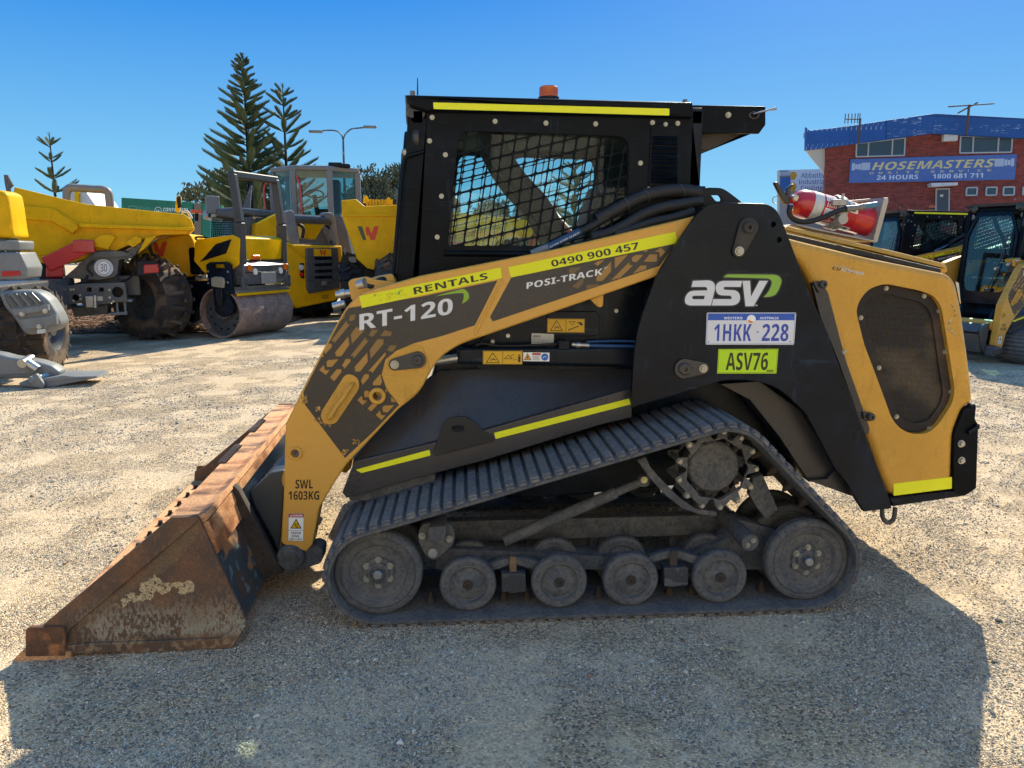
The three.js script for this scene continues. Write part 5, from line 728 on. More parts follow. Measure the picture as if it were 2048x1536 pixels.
// ---------- buildings ----------
{
  const h = thing('brick_building', 'red brick workshop with peeling blue fascia, big blue sign and rooftop aerials', 'building', 23.319,-42,-11);
  const brick = tex(512, (u, v) => { const row = Math.floor(v * 24), x = u * 8 + (row % 2) * 0.5, bx = Math.floor(x), fx = x - bx, fy = v * 24 - row, mort = fx < 0.035 || fy < 0.12, q = hash(((bx % 8) + 8) % 8, row, 7), k = 0.85 + 0.3 * q + 0.12 * (vn(u * 90, v * 90, 9, 90) - 0.5); return mort ? [120, 88, 80] : [134 * k, 60 * k, 50 * k]; });
  const mB = std(0xffffff, 0.9, { map: rep(brick, 0.54, 0.485) }), depth = 0.5;
  const wallP = [[-6.064,7.122],[-2.998,7.482],[-.689,7.729],[3.267,7.398],[4.696,7.265],[5.623,-1.038],[-5.635,-1.174]];
  part('wall', ext(wallP, -depth, 0, { b: 0 }), mB, h);
  const blue = std(0xffffff, 0.6, { map: tex(512, (u, v) => { const f = fbm(u * 12, v * 3, 4, 501, 3), k = 0.9 + 0.2 * fbm(u * 3, v * 3, 4, 503, 3); return f > 0.69 ? [150, 172, 205] : [26 * k, 82 * k, 150 * k]; }) });
  const blueRib = std(0xffffff, 0.6, { map: tex(1024, (u, v) => { const line = (v * 10) % 1, f = fbm(u * 36, v * 60, 3, 511, 36), zone = sst(0.42, 0.7, fbm(u * 4, v * 2, 3, 517, 4)); return f > 0.9 - 0.2 * zone ? [190, 200, 212] : line < 0.12 ? [22, 68, 126] : [27, 84, 150]; }, true, 256) });
  part('fascia', ext([[-7.262,7.971],[-5.283,8.134],[-3.207,8.391],[-3.128,7.417],[-6.161,7.061],[-7.228,6.956]], 0.2, 0.5, { b: 0.01 }), blue, h); part('fascia', ext([[-7.276,8.179],[-7.043,7.965],[-7.261,7.958]], 0.2, 0.5, { b: 0.01 }), blue, h);
  const fp = [[-3.189,8.397],[-.784,8.668],[4.368,8.218],[4.476,7.252],[3.069,7.334],[-.844,7.661],[-3.11,7.423]]; { const g = clean(ext(fp, 0.2, 0.52, { b: 0.01 })), p = g.attributes.position, u = g.attributes.uv; for (let i = 0; i < p.count; i++) u.setXY(i, p.getX(i) / 9, (p.getY(i) - fp[0][1] + Math.abs(p.getX(i) - fp[1][0]) * 0.085) / 1.2); part('fascia', g, blueRib, h, { uv: 1 }); }
  part('roof', ext([[-7.206,7.977],[-3.075,8.428],[-.625,8.708],[4.586,8.254],[4.612,8.017],[-.599,8.428],[-3.055,8.182],[-7.189,7.713]], -depth, 0.18, { b: 0 }), M.greyLight, h);
  part('rear_block', ext([[-1.472,7.105],[4.953,6.946],[5.848,-1.067],[-.755,-1.146]], -18, -depth, { b: 0 }), mB, h);
  part('eave_wall', ext([[-7.063,7.032],[-6.024,7.127],[-6.018,5.713],[-6.208,6.011],[-6.777,6.665]], -0.4, -0.2, { b: 0 }), std([0.6, 0.57, 0.5], 0.8), h);
  const mW = std([0.055, 0.075, 0.09], 0.12), mF = std([0.45, 0.46, 0.46], 0.5);
  const window_ = (q, cuts) => { const [a, b, c, d] = q, w = group('window', h); const mix = (p, r, t) => [p[0] + (r[0] - p[0]) * t, p[1] + (r[1] - p[1]) * t]; const e = [0, ...cuts, 1]; for (let i = 0; i < e.length - 1; i++) part('pane', ext([mix(a, b, e[i] + 0.012), mix(a, b, e[i + 1] - 0.012), mix(d, c, e[i + 1] - 0.012), mix(d, c, e[i] + 0.012)], 0.01, 0.03, { b: 0 }), mW, w); part('frame', e.map((t) => { const p = mix(a, b, t), r = mix(d, c, t); return bar([p[0], p[1], 0.04], [r[0], r[1], 0.04], 0.07, 0.07, 0); }).concat([bar([a[0], a[1], 0.045], [b[0], b[1], 0.045], 0.07, 0.08, 0), bar([d[0], d[1], 0.045], [c[0], c[1], 0.045], 0.07, 0.08, 0)]), mF, w); };
  window_([[-4.49,7.293],[-2.045,7.534],[-2.016,6.614],[-4.469,6.597]], [0.25, 0.745]); window_([[.701,7.562],[3.209,7.393],[3.239,6.659],[.744,6.673]], [0.25, 0.74]);
  for (const q of [[[1.255,4.86],[1.773,4.865],[1.789,4.462],[1.269,4.456]], [[2.223,4.859],[2.731,4.864],[2.749,4.456],[2.24,4.45]], [[3.062,4.865],[3.578,4.864],[3.598,4.451],[3.082,4.445]], [[4.015,4.857],[4.514,4.862],[4.536,4.451],[4.036,4.445]]]) window_(q, []);
  const dr = group('door', h); part('frame', ext([[-.292,4.843],[.417,4.852],[.578,2.88],[-.138,2.885]], 0.02, 0.1, { b: 0.005 }), mF, dr); part('leaf', ext([[-.214,4.761],[.34,4.773],[.499,2.88],[-.067,2.883]], 0.1, 0.13, { b: 0 }), std([0.05, 0.065, 0.075], 0.4), dr); part('notice', ext([[-.059,4.517],[.101,4.521],[.107,4.397],[-.053,4.392]], 0.13, 0.14, { b: 0 }), M.white, dr);
  part('awning', ext([[-.735,5.089],[.574,5.1],[.588,4.952],[-.686,4.882]], 0.02, 0.7, { b: 0.01 }), M.white, h); part('wall_lamp', box(.121,7.569, 0.2, 0.7, 0.6, 0.4, 0.05), M.white, h);
  const sg = group('sign', h); part('board', ext([[-4.752,6.473],[3.505,6.558],[3.545,5.241],[-4.747,5.196]], 0.02, 0.1, { b: 0.01 }), std([0.08, 0.14, 0.32], 0.5), sg);
  sticker('lettering', [[-4.738,6.46],[3.495,6.546],[3.531,5.254],[-4.735,5.209]], 0.105, 2000, 300, (c, W, H) => {
    c.fillStyle = '#4f6dac'; c.fillRect(0, 0, W, H); const R = rng(3); for (let k = 0; k < 300; k++) { c.fillStyle = `rgba(${R() > 0.5 ? '90,120,180' : '60,86,150'},.3)`; c.fillRect(R() * W, R() * H, 10 + R() * 60, 4 + R() * 10); }
    ttx(c, 'HOSEMASTERS', 250, 48, 1480, 98, '#dcc98a', 'italic bold 100px sans-serif'); 'ONSITE'.split('').forEach((ch, i) => ttx(c, ch, 240 + i * 112, 170, ch === 'I' ? 20 : 62, 26, '#d8c890')); 'SERVICE'.split('').forEach((ch, i) => ttx(c, ch, 990 + i * 112, 170, ch === 'I' ? 20 : 62, 26, '#d8c890'));
    ttx(c, '24 HOURS', 335, 214, 520, 56, '#d6dae2'); ttx(c, '1800 681 711', 1020, 214, 620, 56, '#d6dae2');
    for (const [x, f] of [[20, 1], [1976, -1]]) { c.save(); c.translate(x, 0); c.scale(f, 1); c.fillStyle = '#bcc6d6'; c.fillRect(0, 50, 36, 92); c.fillRect(42, 66, 32, 60); c.fillRect(80, 60, 30, 72); c.fillRect(118, 48, 108, 92); c.fillStyle = '#8fa0bd'; for (let k = 0; k < 4; k++) c.fillRect(4, 56 + k * 24, 30, 4); for (let k = 0; k < 8; k++) c.fillRect(122, 54 + k * 11, 100, 3); c.restore(); }
  }, sg);
  const mA = std([0.12, 0.07, 0.055], 0.7);
  const ae = (name, g) => part(name, g, mA, h);
  const p = [[-4.623,8.469],[-4.626,7.197],[-5.386,8.449],[-4.588,8.417],[.629,8.98],[.646,7.473],[-.346,8.922],[1.762,8.984],[-.176,9.008],[1.597,8.898]], q3 = (i) => [...p[i], 1];
  ae('aerial', [cyl(q3(0), q3(1), 0.06, 0.06, 6), cyl(q3(2), q3(3), 0.03, 0.03, 5), ...[0, 0.2, 0.42, 0.62, 0.8, 0.92].map((t) => { const x = p[2][0] + (p[3][0] - p[2][0]) * t, y = p[2][1]; return cyl([x, y - 0.22, 1], [x, y + 0.28, 1], 0.025, 0.025, 5); })]);
  ae('aerial', [cyl(q3(4), q3(5), 0.06, 0.06, 6), cyl(q3(6), q3(7), 0.03, 0.03, 5), cyl([p[8][0], p[8][1], 0.4], [p[9][0], p[9][1], 1.6], 0.03, 0.03, 5), cyl([p[4][0] - 0.5, p[4][1] - 0.4, 1], [p[4][0] + 0.4, p[4][1] + 0.1, 1], 0.04, 0.04, 5)]);
}
{
  const b = thing('signed_warehouse', 'pale warehouse carrying a white sign with yellow hexagons behind the brick workshop', 'building', 22.681,-60,0);
  part('wall', ext([[-2.001,7.628],[3.396,7.776],[3.95,.777],[-1.572,.777]], -0.5, 0, { b: 0 }), std([0.42, 0.42, 0.4], 0.8), b); const mb = std([0.05, 0.16, 0.42], 0.6);
  part('cladding', [0, 1, 2, 3, 4].map((k) => { const [[x0, y0], [x1]] = [[-1.996,7.599],[-1.174,7.618]]; return box((x0 + x1) / 2, y0 - 0.25 - k * 0.42, 0.06, x1 - x0, 0.3, 0.12, 0.02); }), std([0.42, 0.5, 0.58], 0.5), b);
  part('cladding', ext([[-1.964,7.08],[-1.139,7.08],[-1.071,6.037],[-1.918,6.037]], 0.01, 0.14, { b: 0.01 }), mb, b);
  sticker('sign', [[-1.211,7.617],[3.31,7.737],[3.445,6.029],[-1.107,6.029]], 0.2, 948, 342, (c, W, H) => { c.fillStyle = '#dfe3ea'; c.fillRect(0, 0, W, H); poly(c, [[4, 30], [70, 30], [108, 76], [84, 130], [60, 160], [4, 160]], '#d9a016'); poly(c, [[4, 200], [60, 200], [100, 260], [70, 340], [4, 340]], '#d9a016'); const o = { f: '100px sans-serif' }; ttx(c, 'Abbotts', 168, 52, 372, 76, '#39466e', o.f); ttx(c, 'Industrial', 130, 156, 440, 72, '#39466e', o.f); ttx(c, 'Cooling', 160, 252, 360, 76, '#39466e', o.f); }, b);
}
{
  const g = thing('green_container_depot', 'green site hoarding lettered CONTAINERS behind the parked dumpers', 'hoarding', -13.539,-30,8);
  part('panel', ext([[-1.568,3.546],[1.063,3.392],[.955,1.89],[-1.711,1.886]], -0.3, 0, { b: 0.02 }), std([0.02, 0.22, 0.12], 0.6, { map: T.grime }), g); part('panel', ext([[1.09,3.363],[1.38,3.335],[1.279,1.89],[.985,1.89]], -0.3, 0, { b: 0.02 }), std([0.24, 0.2, 0.13], 0.6, { map: T.grime }), g); part('panel', ext([[1.392,3.335],[2.14,3.282],[2.049,1.892],[1.291,1.891]], -0.3, 0, { b: 0.02 }), std([0.02, 0.24, 0.13], 0.6, { map: T.grime }), g);
  sticker('lettering', [[-1.448,3.311],[.999,3.284],[.964,2.794],[-1.494,2.779]], 0.012, 850, 170, (c) => { c.strokeStyle = '#7fc0a0'; c.lineWidth = 6; c.strokeRect(44, 26, 100, 60); ttx(c, 'REFUND', 160, 30, 160, 36, '#6fb392', '100px sans-serif'); c.beginPath(); c.arc(420, 76, 42, 0, 7); c.strokeStyle = '#dff0e6'; c.lineWidth = 7; c.stroke(); for (let k = 0; k < 4; k++) { c.fillStyle = '#dff0e6'; c.fillRect(398 + k * 12, 66 + (k % 2) * 10, 7, 34); } ttx(c, 'CONTAINERS', 480, 42, 330, 46, '#e6f2ea'); }, g, { cut: 1 });
}
{
  const s = [[-5.908,4.235],[-5.145,4.216],[-4.77,3.566],[-4.918,1.948],[-6.131,1.946]]; const t = thing('white_shed', 'white shed end with a yellow post behind the dumper roll bar', 'shed', -13.539,-30,8);
  part('wall', ext(s, -9, -6, { b: 0.02 }), M.white, t); part('post', ext([[-5.531,4.142],[-5.359,4.144],[-5.421,3.486],[-5.594,3.485]], -6, -5.8, { b: 0.01 }), M.yellow, t);
}
{ // pale workshop added unseen behind the camera, its sunlit front gives warm fill
  const w = thing('added_workshop', 'long cream workshop with roller doors, unseen and added to bounce sunlight onto the yard', 'building', 0, 6.5, 0), cream = std([0.74, 0.71, 0.64], 0.85, { map: T.grime });
  part('wall', [box(-15, 3.6, 0.2, 8, 7.2, 0.4, 0), box(0, 3.6, 0.2, 14, 7.2, 0.4, 0), box(15, 3.6, 0.2, 8, 7.2, 0.4, 0), box(-9, 5.9, 0.2, 4, 2.6, 0.4, 0), box(9, 5.9, 0.2, 4, 2.6, 0.4, 0), box(0, 3.6, 12, 38, 7.2, 0.3, 0)], cream, w);
  part('roof', [box(0, 7.4, 6, 39, 0.2, 13.2, 0)], M.galv, w); part('footing', box(0, 0.2, -0.02, 38, 0.4, 0.06, 0), M.greyLight, w);
  for (const x of [-9, 9]) { const d = group('roller_door', w); for (let k = 0; k < 18; k++) part('slat', box(x, 0.14 + k * 0.255, 0.16, 3.96, 0.245, 0.05, 0.02), M.galv, d); }
  for (const x of [-4, 0, 4]) { const f = group('window', w); part('frame', box(x, 3.2, -0.02, 2.2, 1.3, 0.06, 0.01), M.white, f); part('pane', box(x, 3.2, -0.055, 2.0, 1.1, 0.02, 0), M.glassDark, f); }
}
// street lamp with two arms
{
  const P = [[-1.035,4.135],[-.973,7.231],[-1.046,7.492],[-1.261,7.687],[-1.577,7.73],[-2.465,7.65],[-.886,7.495],[-.556,7.802],[-.17,7.872],[.538,7.943]], z = -22;
  const o = thing('street_lamp', 'tall grey street lamp with two curved arms above the wheel loader', 'street lamp', -4.869,-19.5,8), v = (i) => [...P[i], z];
  part('pole', cyl([P[0][0], 0, z], v(1), 0.1, 0.05, 10), M.galv, o); part('arm', tube([v(1), v(2), v(3), v(4), v(5)], 0.04, 6, 30), M.galv, o); part('arm', tube([v(1), v(6), v(7), v(8), v(9)], 0.04, 6, 30), M.galv, o);
  part('lamp_head', box(P[5][0] + 0.1, P[5][1], z, 0.7, 0.12, 0.3, 0.05), M.greyLight, o); part('lamp_head', box(P[9][0] - 0.1, P[9][1], z, 0.7, 0.12, 0.3, 0.05), M.greyLight, o);
}
// ---------- trees ----------
const leafM = (c) => std(c, 0.75, { transmission: 0, side: THREE.DoubleSide, vertexColors: true });
function flakes() { const P = [], C = []; return { tri(a, b, c, k) { P.push(...a, ...b, ...c); for (let i = 0; i < 3; i++) C.push(...k); }, build(name, m, parent) { const g = new THREE.BufferGeometry(); g.setAttribute('position', new THREE.Float32BufferAttribute(P, 3)); g.setAttribute('color', new THREE.Float32BufferAttribute(C, 3)); g.computeVertexNormals(); const o = new THREE.Mesh(g, m); o.name = name; parent.add(o); return o; } }; }
function norfolk(px, pz, H, o, label) {
  const t = thing('norfolk_pine', label, 'tree', px, pz, 0, 'norfolk island pines beyond the yard'), R = rng(o.seed), f = flakes(), bark = [];
  part('trunk', cyl([0, 0, 0], [0.05, H, 0], H * 0.014 + 0.03, 0.02, 8), std([0.09, 0.07, 0.055], 0.9, { map: T.dust }), t);
  let y = o.from, i = 0;
  while (y < H - 0.25) {
    const s = (y - o.from) / (H - o.from), len = o.len * (Math.pow(1 - s, o.pw ?? 0.85) * 0.96 + 0.05) * (0.82 + 0.3 * R()), n = o.n ?? 6, a0 = R() * 6.3;
    for (let k = 0; k < n; k++) {
      const a = a0 + k / n * 6.283 + (R() - 0.5) * 0.5, L = len * (0.75 + 0.4 * R()), up0 = (o.up ?? 0.42) + 0.18 * s + (R() - 0.5) * 0.16, d = [Math.cos(a), Math.sin(a)], side = [-d[1], 0, d[0]], yy = y + (R() - 0.5) * 0.25;
      const at = (u) => [d[0] * L * u, yy + L * (up0 * u * 0.55 + 0.25 * u * u * up0 + (-0.12) * Math.sin(u * 3.14) * (1 - s)), d[1] * L * u];
      bark.push([at(0), at(0.5), at(1)]);
      const m = Math.max(20, Math.round(L * 30));
      for (let q = 0; q < m; q++) {
        const u = 0.1 + 0.9 * q / m, b = at(u), b2 = at(Math.min(1, u + 0.03)), fwd = V3(b2[0] - b[0], b2[1] - b[1], b2[2] - b[2]).normalize(), w = (0.16 + 0.32 * Math.sin(Math.PI * Math.min(1, u * 0.9 + 0.06))) * Math.min(1.1, 0.3 + L * 0.3) * (o.fluff ?? 1);
        for (const sg of [-1, 1, 0]) {
          const dir = [fwd.x * 0.75 + side[0] * sg * 0.55, fwd.y * 0.5 + 0.62 + (sg ? 0 : 0.2), fwd.z * 0.75 + side[2] * sg * 0.55], e = [b[0] + dir[0] * w, b[1] + dir[1] * w, b[2] + dir[2] * w], th = 0.014 + 0.010 * R(), k2 = 0.55 + 0.75 * R(), col = [k2 * (0.95 + 0.2 * R()), k2, k2 * 0.9];
          f.tri([b[0] - fwd.x * th, b[1] - fwd.y * th, b[2] - fwd.z * th], [b[0] + fwd.x * th + side[0] * 0.01, b[1] + fwd.y * th, b[2] + fwd.z * th], e, col);
          f.tri([b[0] + side[0] * th, b[1], b[2] + side[2] * th], [b[0] - side[0] * th, b[1] + 0.02, b[2] - side[2] * th], e, col);
        }
      }
    }
    y += (o.gap ?? 0.5) * (0.75 + 0.5 * R()) * (1 - 0.35 * s); i++;
  }
  for (let k = 0; k < 6; k++) f.tri([0.05, H - 0.3, 0], [0.05 + 0.03, H - 0.28, 0.02], [0.05 + 0.16 * Math.cos(k), H + 0.05, 0.16 * Math.sin(k)], [1, 1, 1]);
  part('branches', bark.map((b) => tube(b, 0.022, 4, 4)), std([0.075, 0.065, 0.045], 0.9), t);
  f.build('crown', leafM([0.105, 0.155, 0.075]), t); return t;
}
function gum(px, pz, lobes, seed, label, c = [0.15, 0.165, 0.085], dens = 1) {
  const t = thing('gum_tree', label, 'tree', px, pz, 0, 'gum trees beyond the yard'), R = rng(seed), f = flakes(), H = Math.max(...lobes.map((l) => l[1]));
  const limbs = [cyl([0, 0, 0], [0.2, H * 0.42, 0], 0.22, 0.15, 8)], br = (p, l, r) => { const m = [(p[0] + l[0]) / 2 + (R() - 0.5), p[1] + (l[1] - p[1]) * 0.6, (p[2] + l[2]) / 2 + (R() - 0.5)]; return tube([p, m, l], r, 5, 8); };
  for (const l of lobes) { limbs.push(br([0.2, H * 0.42, 0], [l[0], l[1], l[2]], 0.07)); for (let k = 0; k < 3; k++) limbs.push(br([l[0] * 0.7, H * 0.42 + (l[1] - H * 0.42) * 0.7, l[2] * 0.7], [l[0] + (R() - 0.5) * l[3] * 1.4, l[1] + (R() - 0.2) * l[4], l[2] + (R() - 0.5) * l[3]], 0.03)); }
  part('trunk', limbs, std([0.30, 0.25, 0.20], 0.9, { map: T.dust }), t);
  for (const [lx, ly, lz, rx, ry] of lobes) for (let k = 0, n = Math.round(rx * rx * ry * 90 * dens); k < n; k++) {
    const a = R() * 6.283, b = Math.acos(2 * R() - 1), r = Math.pow(R(), 0.45), x = lx + Math.sin(b) * Math.cos(a) * r * rx, y = ly + Math.cos(b) * r * ry, z = lz + Math.sin(b) * Math.sin(a) * r * rx;
    if (vn(x * 1.6 + 9, y * 1.9 + z * 0.7, seed) < 0.33) continue;
    const g = 0.6 + 0.7 * R(), col = [g * (1 + 0.25 * R()), g, g * (0.8 + 0.3 * R())];
    for (let q = 0; q < 8; q++) { const x1 = x + (R() - 0.5) * 0.5, y1 = y + (R() - 0.5) * 0.45, z1 = z + (R() - 0.5) * 0.5, dx = (R() - 0.5) * 0.3, dz = (R() - 0.5) * 0.3, L = 0.14 + 0.18 * R(); f.tri([x1, y1, z1], [x1 + dx * 0.5 + 0.09, y1 - L * 0.5, z1 + dz * 0.5], [x1 + dx, y1 - L, z1 + dz], col); f.tri([x1, y1, z1], [x1 + dx * 0.5, y1 - L * 0.5, z1 + dz * 0.5 + 0.1], [x1 + dx, y1 - L, z1 + dz], col); }
  }
  f.build('crown', leafM(c), t); return t;
}
norfolk(-13.587,-40,11.241, { seed: 1, from: 1.7, len: 3.0, gap: 0.43, n: 7, pw: 0.85 }, 'tallest norfolk pine, dense and cone shaped, standing behind the roller');
norfolk(-12.235,-42,10.276, { seed: 2, from: 2.0, len: 2.4, gap: 0.8, n: 6, pw: 0.6, up: 0.5 }, 'slender norfolk pine with open whorls between the tallest pine and the street lamp');
norfolk(-26.086,-44,8.081, { seed: 3, from: 2.4, len: 1.5, gap: 1.15, n: 6, pw: 0.45, up: 0.6, fluff: 0.9 }, 'young sparse norfolk pine standing behind the dumper roll bar');
norfolk(3.714,-46,7.643, { seed: 4, from: 2.2, len: 2.2, gap: 0.8, n: 6, up: 0.5 }, 'norfolk pine standing beyond the orange mini excavator, taller of that pair');
norfolk(6.475,-44,5.604, { seed: 5, from: 2.2, len: 2.0, gap: 0.85, n: 6, up: 0.5 }, 'norfolk pine standing beyond the orange mini excavator, shorter of that pair');
gum(-16.981,-46, [[-1.5, 4.6, 0, 1.3, 1.0], [0.4, 5.2, 0.5, 1.6, 1.2], [2.2, 4.4, 0, 1.6, 1.1], [-2.2, 3.4, 0.3, 1.0, 0.7], [0.6, 3.2, 0.5, 2.2, 0.9], [3.6, 3.5, 0, 1.2, 0.8]], 21, 'pale green gum tree spreading behind the tallest norfolk pine', [0.2, 0.2, 0.09], 0.8);
gum(-8.782,-48, [[-0.2, 6.0, 0, 1.0, 0.8], [-0.9, 4.9, 0.4, 1.0, 0.8], [0.9, 5.2, 0, 1.0, 0.9], [0.1, 3.9, 0.6, 1.3, 0.9], [-0.6, 2.9, 0, 1.3, 0.7]], 22, 'grey green gum tree growing beyond the wheel loader cab');
gum(-7.591,-50, [[0.2, 6.3, 0, 1.2, 0.9], [1.2, 5.3, 0, 1.3, 0.9], [-0.4, 4.9, 0.4, 1.0, 0.8], [0.6, 3.8, 0, 1.6, 1.0], [0.2, 2.7, 0, 1.4, 0.7]], 23, 'taller gum tree growing beyond the yellow skip with the W emblem');
gum(-.747,-48, [[0, 3.6, 0, 2.2, 1.0], [2.0, 3.2, 0, 1.8, 0.9], [-2.0, 3.0, 0, 1.8, 0.9]], 24, 'low bushy gum tree growing beyond the dumper behind the track loader');
{ // far row of trees on the skyline
  const f = flakes(), R = rng(88), g = new THREE.Group(); g.name = 'far_tree_belt'; g.userData = { kind: 'stuff', label: 'low belt of far trees along the skyline', category: 'trees' }; scene.add(g);
  for (let k = 0; k < 26000; k++) { const x = -75 + 150 * R(), top = 2.0 + 2.6 * fbm(x * 0.22, 3, 4, 801), y = top * Math.pow(R(), 0.7), z = -88 + 5 * R(), s = 0.22 + 0.3 * R(), c = 0.6 + 0.6 * R(); f.tri([x, y, z], [x + s, y - s * R(), z + s * (R() - 0.5)], [x + s * (R() - 0.5), y + s, z + s * (R() - 0.5)], [c, c, c * 0.9]); }
  f.build('foliage', leafM([0.12, 0.135, 0.075]), g);
}

// ---------- parked machines ----------
function bigTyreGeo(r, w, n, chev = true) {
  const h = w / 2, g = [lathe([[r * 0.52, -h * 0.8], [r * 0.6, -h * 0.98], [r * 0.86, -h], [r * 0.95, -h * 0.9], [r * 0.965, -h * 0.5], [r * 0.97, 0], [r * 0.965, h * 0.5], [r * 0.95, h * 0.9], [r * 0.86, h], [r * 0.6, h * 0.98], [r * 0.52, h * 0.8]], 40)];
  for (let k = 0; k < n; k++) for (const s of [-1, 1]) { const a = (k + (s > 0 ? 0.5 : 0)) / n * 2 * Math.PI, b = box(0, 0, 0, r * 0.10, r * 0.085, w * 0.56, 0.012); b.rotateX(chev ? s * 0.62 : 0).translate(0, r * 0.985, s * w * 0.24).rotateZ(a); g.push(b); g.push(box(0, r * 0.9, s * h * 0.99, r * 0.09, r * 0.17, w * 0.06, 0.01).rotateZ(a + (chev ? s * -0.0 : 0))); }
  return ready(g);
}
const rimGeo = (r, w) => ready([lathe([[r * 0.56, w * 0.42], [r * 0.54, w * 0.44], [r * 0.5, w * 0.34], [r * 0.46, w * 0.1], [r * 0.28, w * 0.04], [r * 0.26, w * 0.16], [r * 0.12, w * 0.18], [0, w * 0.18]], 32), lathe([[r * 0.56, -w * 0.42], [r * 0.5, -w * 0.34], [r * 0.46, -w * 0.1], [0, -w * 0.05]], 32)]);
function wheel(parent, x, y, z, turn, tg, rg, mt, mr) { const w = group('wheel', parent, [x, y, z], turn); put('tyre', tg, mt, w, 0, 0, 0); put('rim', rg, mr, w, 0, 0, 0); return w; }
const logoW = (c, x, y, w, h) => { poly(c, [[x, y], [x + w * 0.22, y], [x + w * 0.42, y + h], [x + w * 0.26, y + h]], '#4c4a2c'); poly(c, [[x + w * 0.36, y + h * 0.1], [x + w * 0.5, y], [x + w * 0.66, y + h * 0.55], [x + w * 0.78, y], [x + w, y], [x + w * 0.82, y + h], [x + w * 0.62, y + h], [x + w * 0.52, y + h * 0.62], [x + w * 0.44, y + h * 0.72]], '#d8391c'); };
const YEL = '#e3b007';
// site dumper with the speed plate
const dumper = thing('site_dumper', 'yellow site dumper with white 30 speed plate and brown dusty tractor tyres', 'dumper', -6.523,-12.906,22, 'parked yellow dumpers');
{
  const d = dumper, skip = group('skip', d);
  const body = (q, z0, z1, name = 'skip_wall', m = M.yellow, o = {}) => part(name, ext(q, z0, z1, { b: 0.015, ...o }), m, skip);
  body([[-1.48,2.524],[-.774,2.343],[-.493,2.279],[.232,2.209],[.942,2.145],[1.039,2.068],[1.074,1.939],[.943,1.815],[.555,1.804],[.191,1.694],[-.027,1.591],[-.243,1.489],[-.934,1.32],[-1.452,1.356],[-1.503,1.491],[-1.568,2.236]], -1.7, 0.25);
  body([[-.642,1.974],[1.075,1.931],[1.067,1.89],[1.022,1.874],[-.626,1.908]], 0.2, 0.36, 'rim_bar'); body([[-1.556,2.253],[-.953,2.208],[-.646,1.975],[-.63,1.908],[-.728,1.808],[-1.033,2.002],[-1.573,2.042]], 0.2, 0.31, 'side_gusset');
  body([[-.954,2.198],[-.64,1.918],[-.727,1.813],[-1.036,2.019]], 0.31, 0.335, 'gusset_cover');
  for (const q of [[[-.464,1.684],[-.338,1.79],[-.175,1.801],[-.119,1.761],[-.245,1.56],[-.477,1.61]], [[.015,1.666],[.163,1.783],[.264,1.743],[.252,1.682],[.124,1.591]], [[.322,1.744],[.503,1.796],[.311,1.591],[.186,1.489]]]) body(q, 0.02, 0.4, 'hinge_rib');
  sticker('lettering', [[-1.674,1.676],[-1.358,1.653],[-1.35,1.516],[-1.688,1.54]], 0.254, 320, 120, (c, W, H) => { ttx(c, 'WACKER', 4, 8, 300, 44, '#2c2a1c'); ttx(c, 'NEUSON', 16, 66, 300, 44, '#2c2a1c'); }, skip, { cut: 1 });
  part('tilt_ram', [bar([-1.122,1.326, 0.45], [-.546,1.619, 0.5], 0.24, 0.2, 0.02), box(-.564,1.609, 0.5, 0.3, 0.2, 0.22, 0.02)], M.red, d);
  part('turntable', [ext([[-.935,1.103],[-.779,1.24],[-.462,1.535],[-.233,1.553],[.155,1.494],[.288,1.694],[.233,1.591],[.104,1.432],[-.109,1.387],[-.154,1.119],[-.412,1.058]], -1.2, 0.3, { b: 0.01 }), ext([[-.458,1.52],[-.047,1.535],[.11,1.473],[-.032,1.438],[-.466,1.435]], 0.3, 0.36)], M.grey, d);
  part('speed_plate', new THREE.CylinderGeometry(0.14, 0.14, 0.012, 32).rotateX(Math.PI / 2).translate(-.335,1.262, 0.345), M.white, d);
  const q30 = [[-.423,1.377],[-.228,1.376],[-.247,1.147],[-.443,1.149]]; sticker('speed_print', q30, 0.353, 128, 128, (c) => { c.beginPath(); c.arc(64, 64, 62, 0, 7); c.fillStyle = '#e8e8e6'; c.fill(); c.lineWidth = 3; c.strokeStyle = '#333'; c.stroke(); ttx(c, '30', 30, 32, 68, 64, '#1c1c1c', '100px sans-serif'); }, d, { cut: 1 });
  part('rear_beam', ext([[-1.092,.93],[-1.024,.961],[-.668,1.012],[-.033,1.027],[-.024,.711],[-.415,.688],[-.495,.634],[-.645,.633],[-.696,.695],[-.985,.673]], 0.25, 0.45, { b: 0.01, holes: [[-.967,.823, 0.08], [-.156,.866, 0.085], [-.77,.788, 0.05], Object.assign([[-.601,.961],[-.516,.959],[-.524,.868],[-.609,.87]], { r: 0 }), Object.assign([[-.426,.958],[-.34,.956],[-.348,.865],[-.434,.866]], { r: 0 })] }), M.grey, d);
  part('beam_back', ext([[-1.112,.913],[-.056,1.01],[-.056,.71],[-1.023,.67]], 0.1, 0.2), M.black, d); part('axle_case', ext([[-.892,.633],[-.342,.651],[-.351,.495],[-.84,.459]], -0.3, 0.22, { b: 0.02 }), M.grey, d); part('chassis', box(-0.3, 0.95, -1.6, 0.9, 0.35, 3.0, 0.02), M.grey, d);
  part('tow_hitch', [box(-.553,.728, 0.52, 0.12, 0.18, 0.2, 0.01), cyl([-.476,.832, 0.6], [-.489,.631, 0.6], 0.03), box(-.431,.767, 0.455, 0.1, 0.07, 0.01, 0)], M.steel, d);
  part('step', [ext([[-.29,.753],[.045,.74],[.041,.699],[-.203,.694]], 0.0, 0.4), ...[[-.191,.699],[-.075,.702]].map(([x, y]) => cyl([x, y, 0.36], [x, y - 0.22, 0.36], 0.02, 0.02, 10)), ext([[-.309,.527],[-.054,.535],[-.053,.488],[-.312,.491]], 0.2, 0.4)], M.greyLight, d);
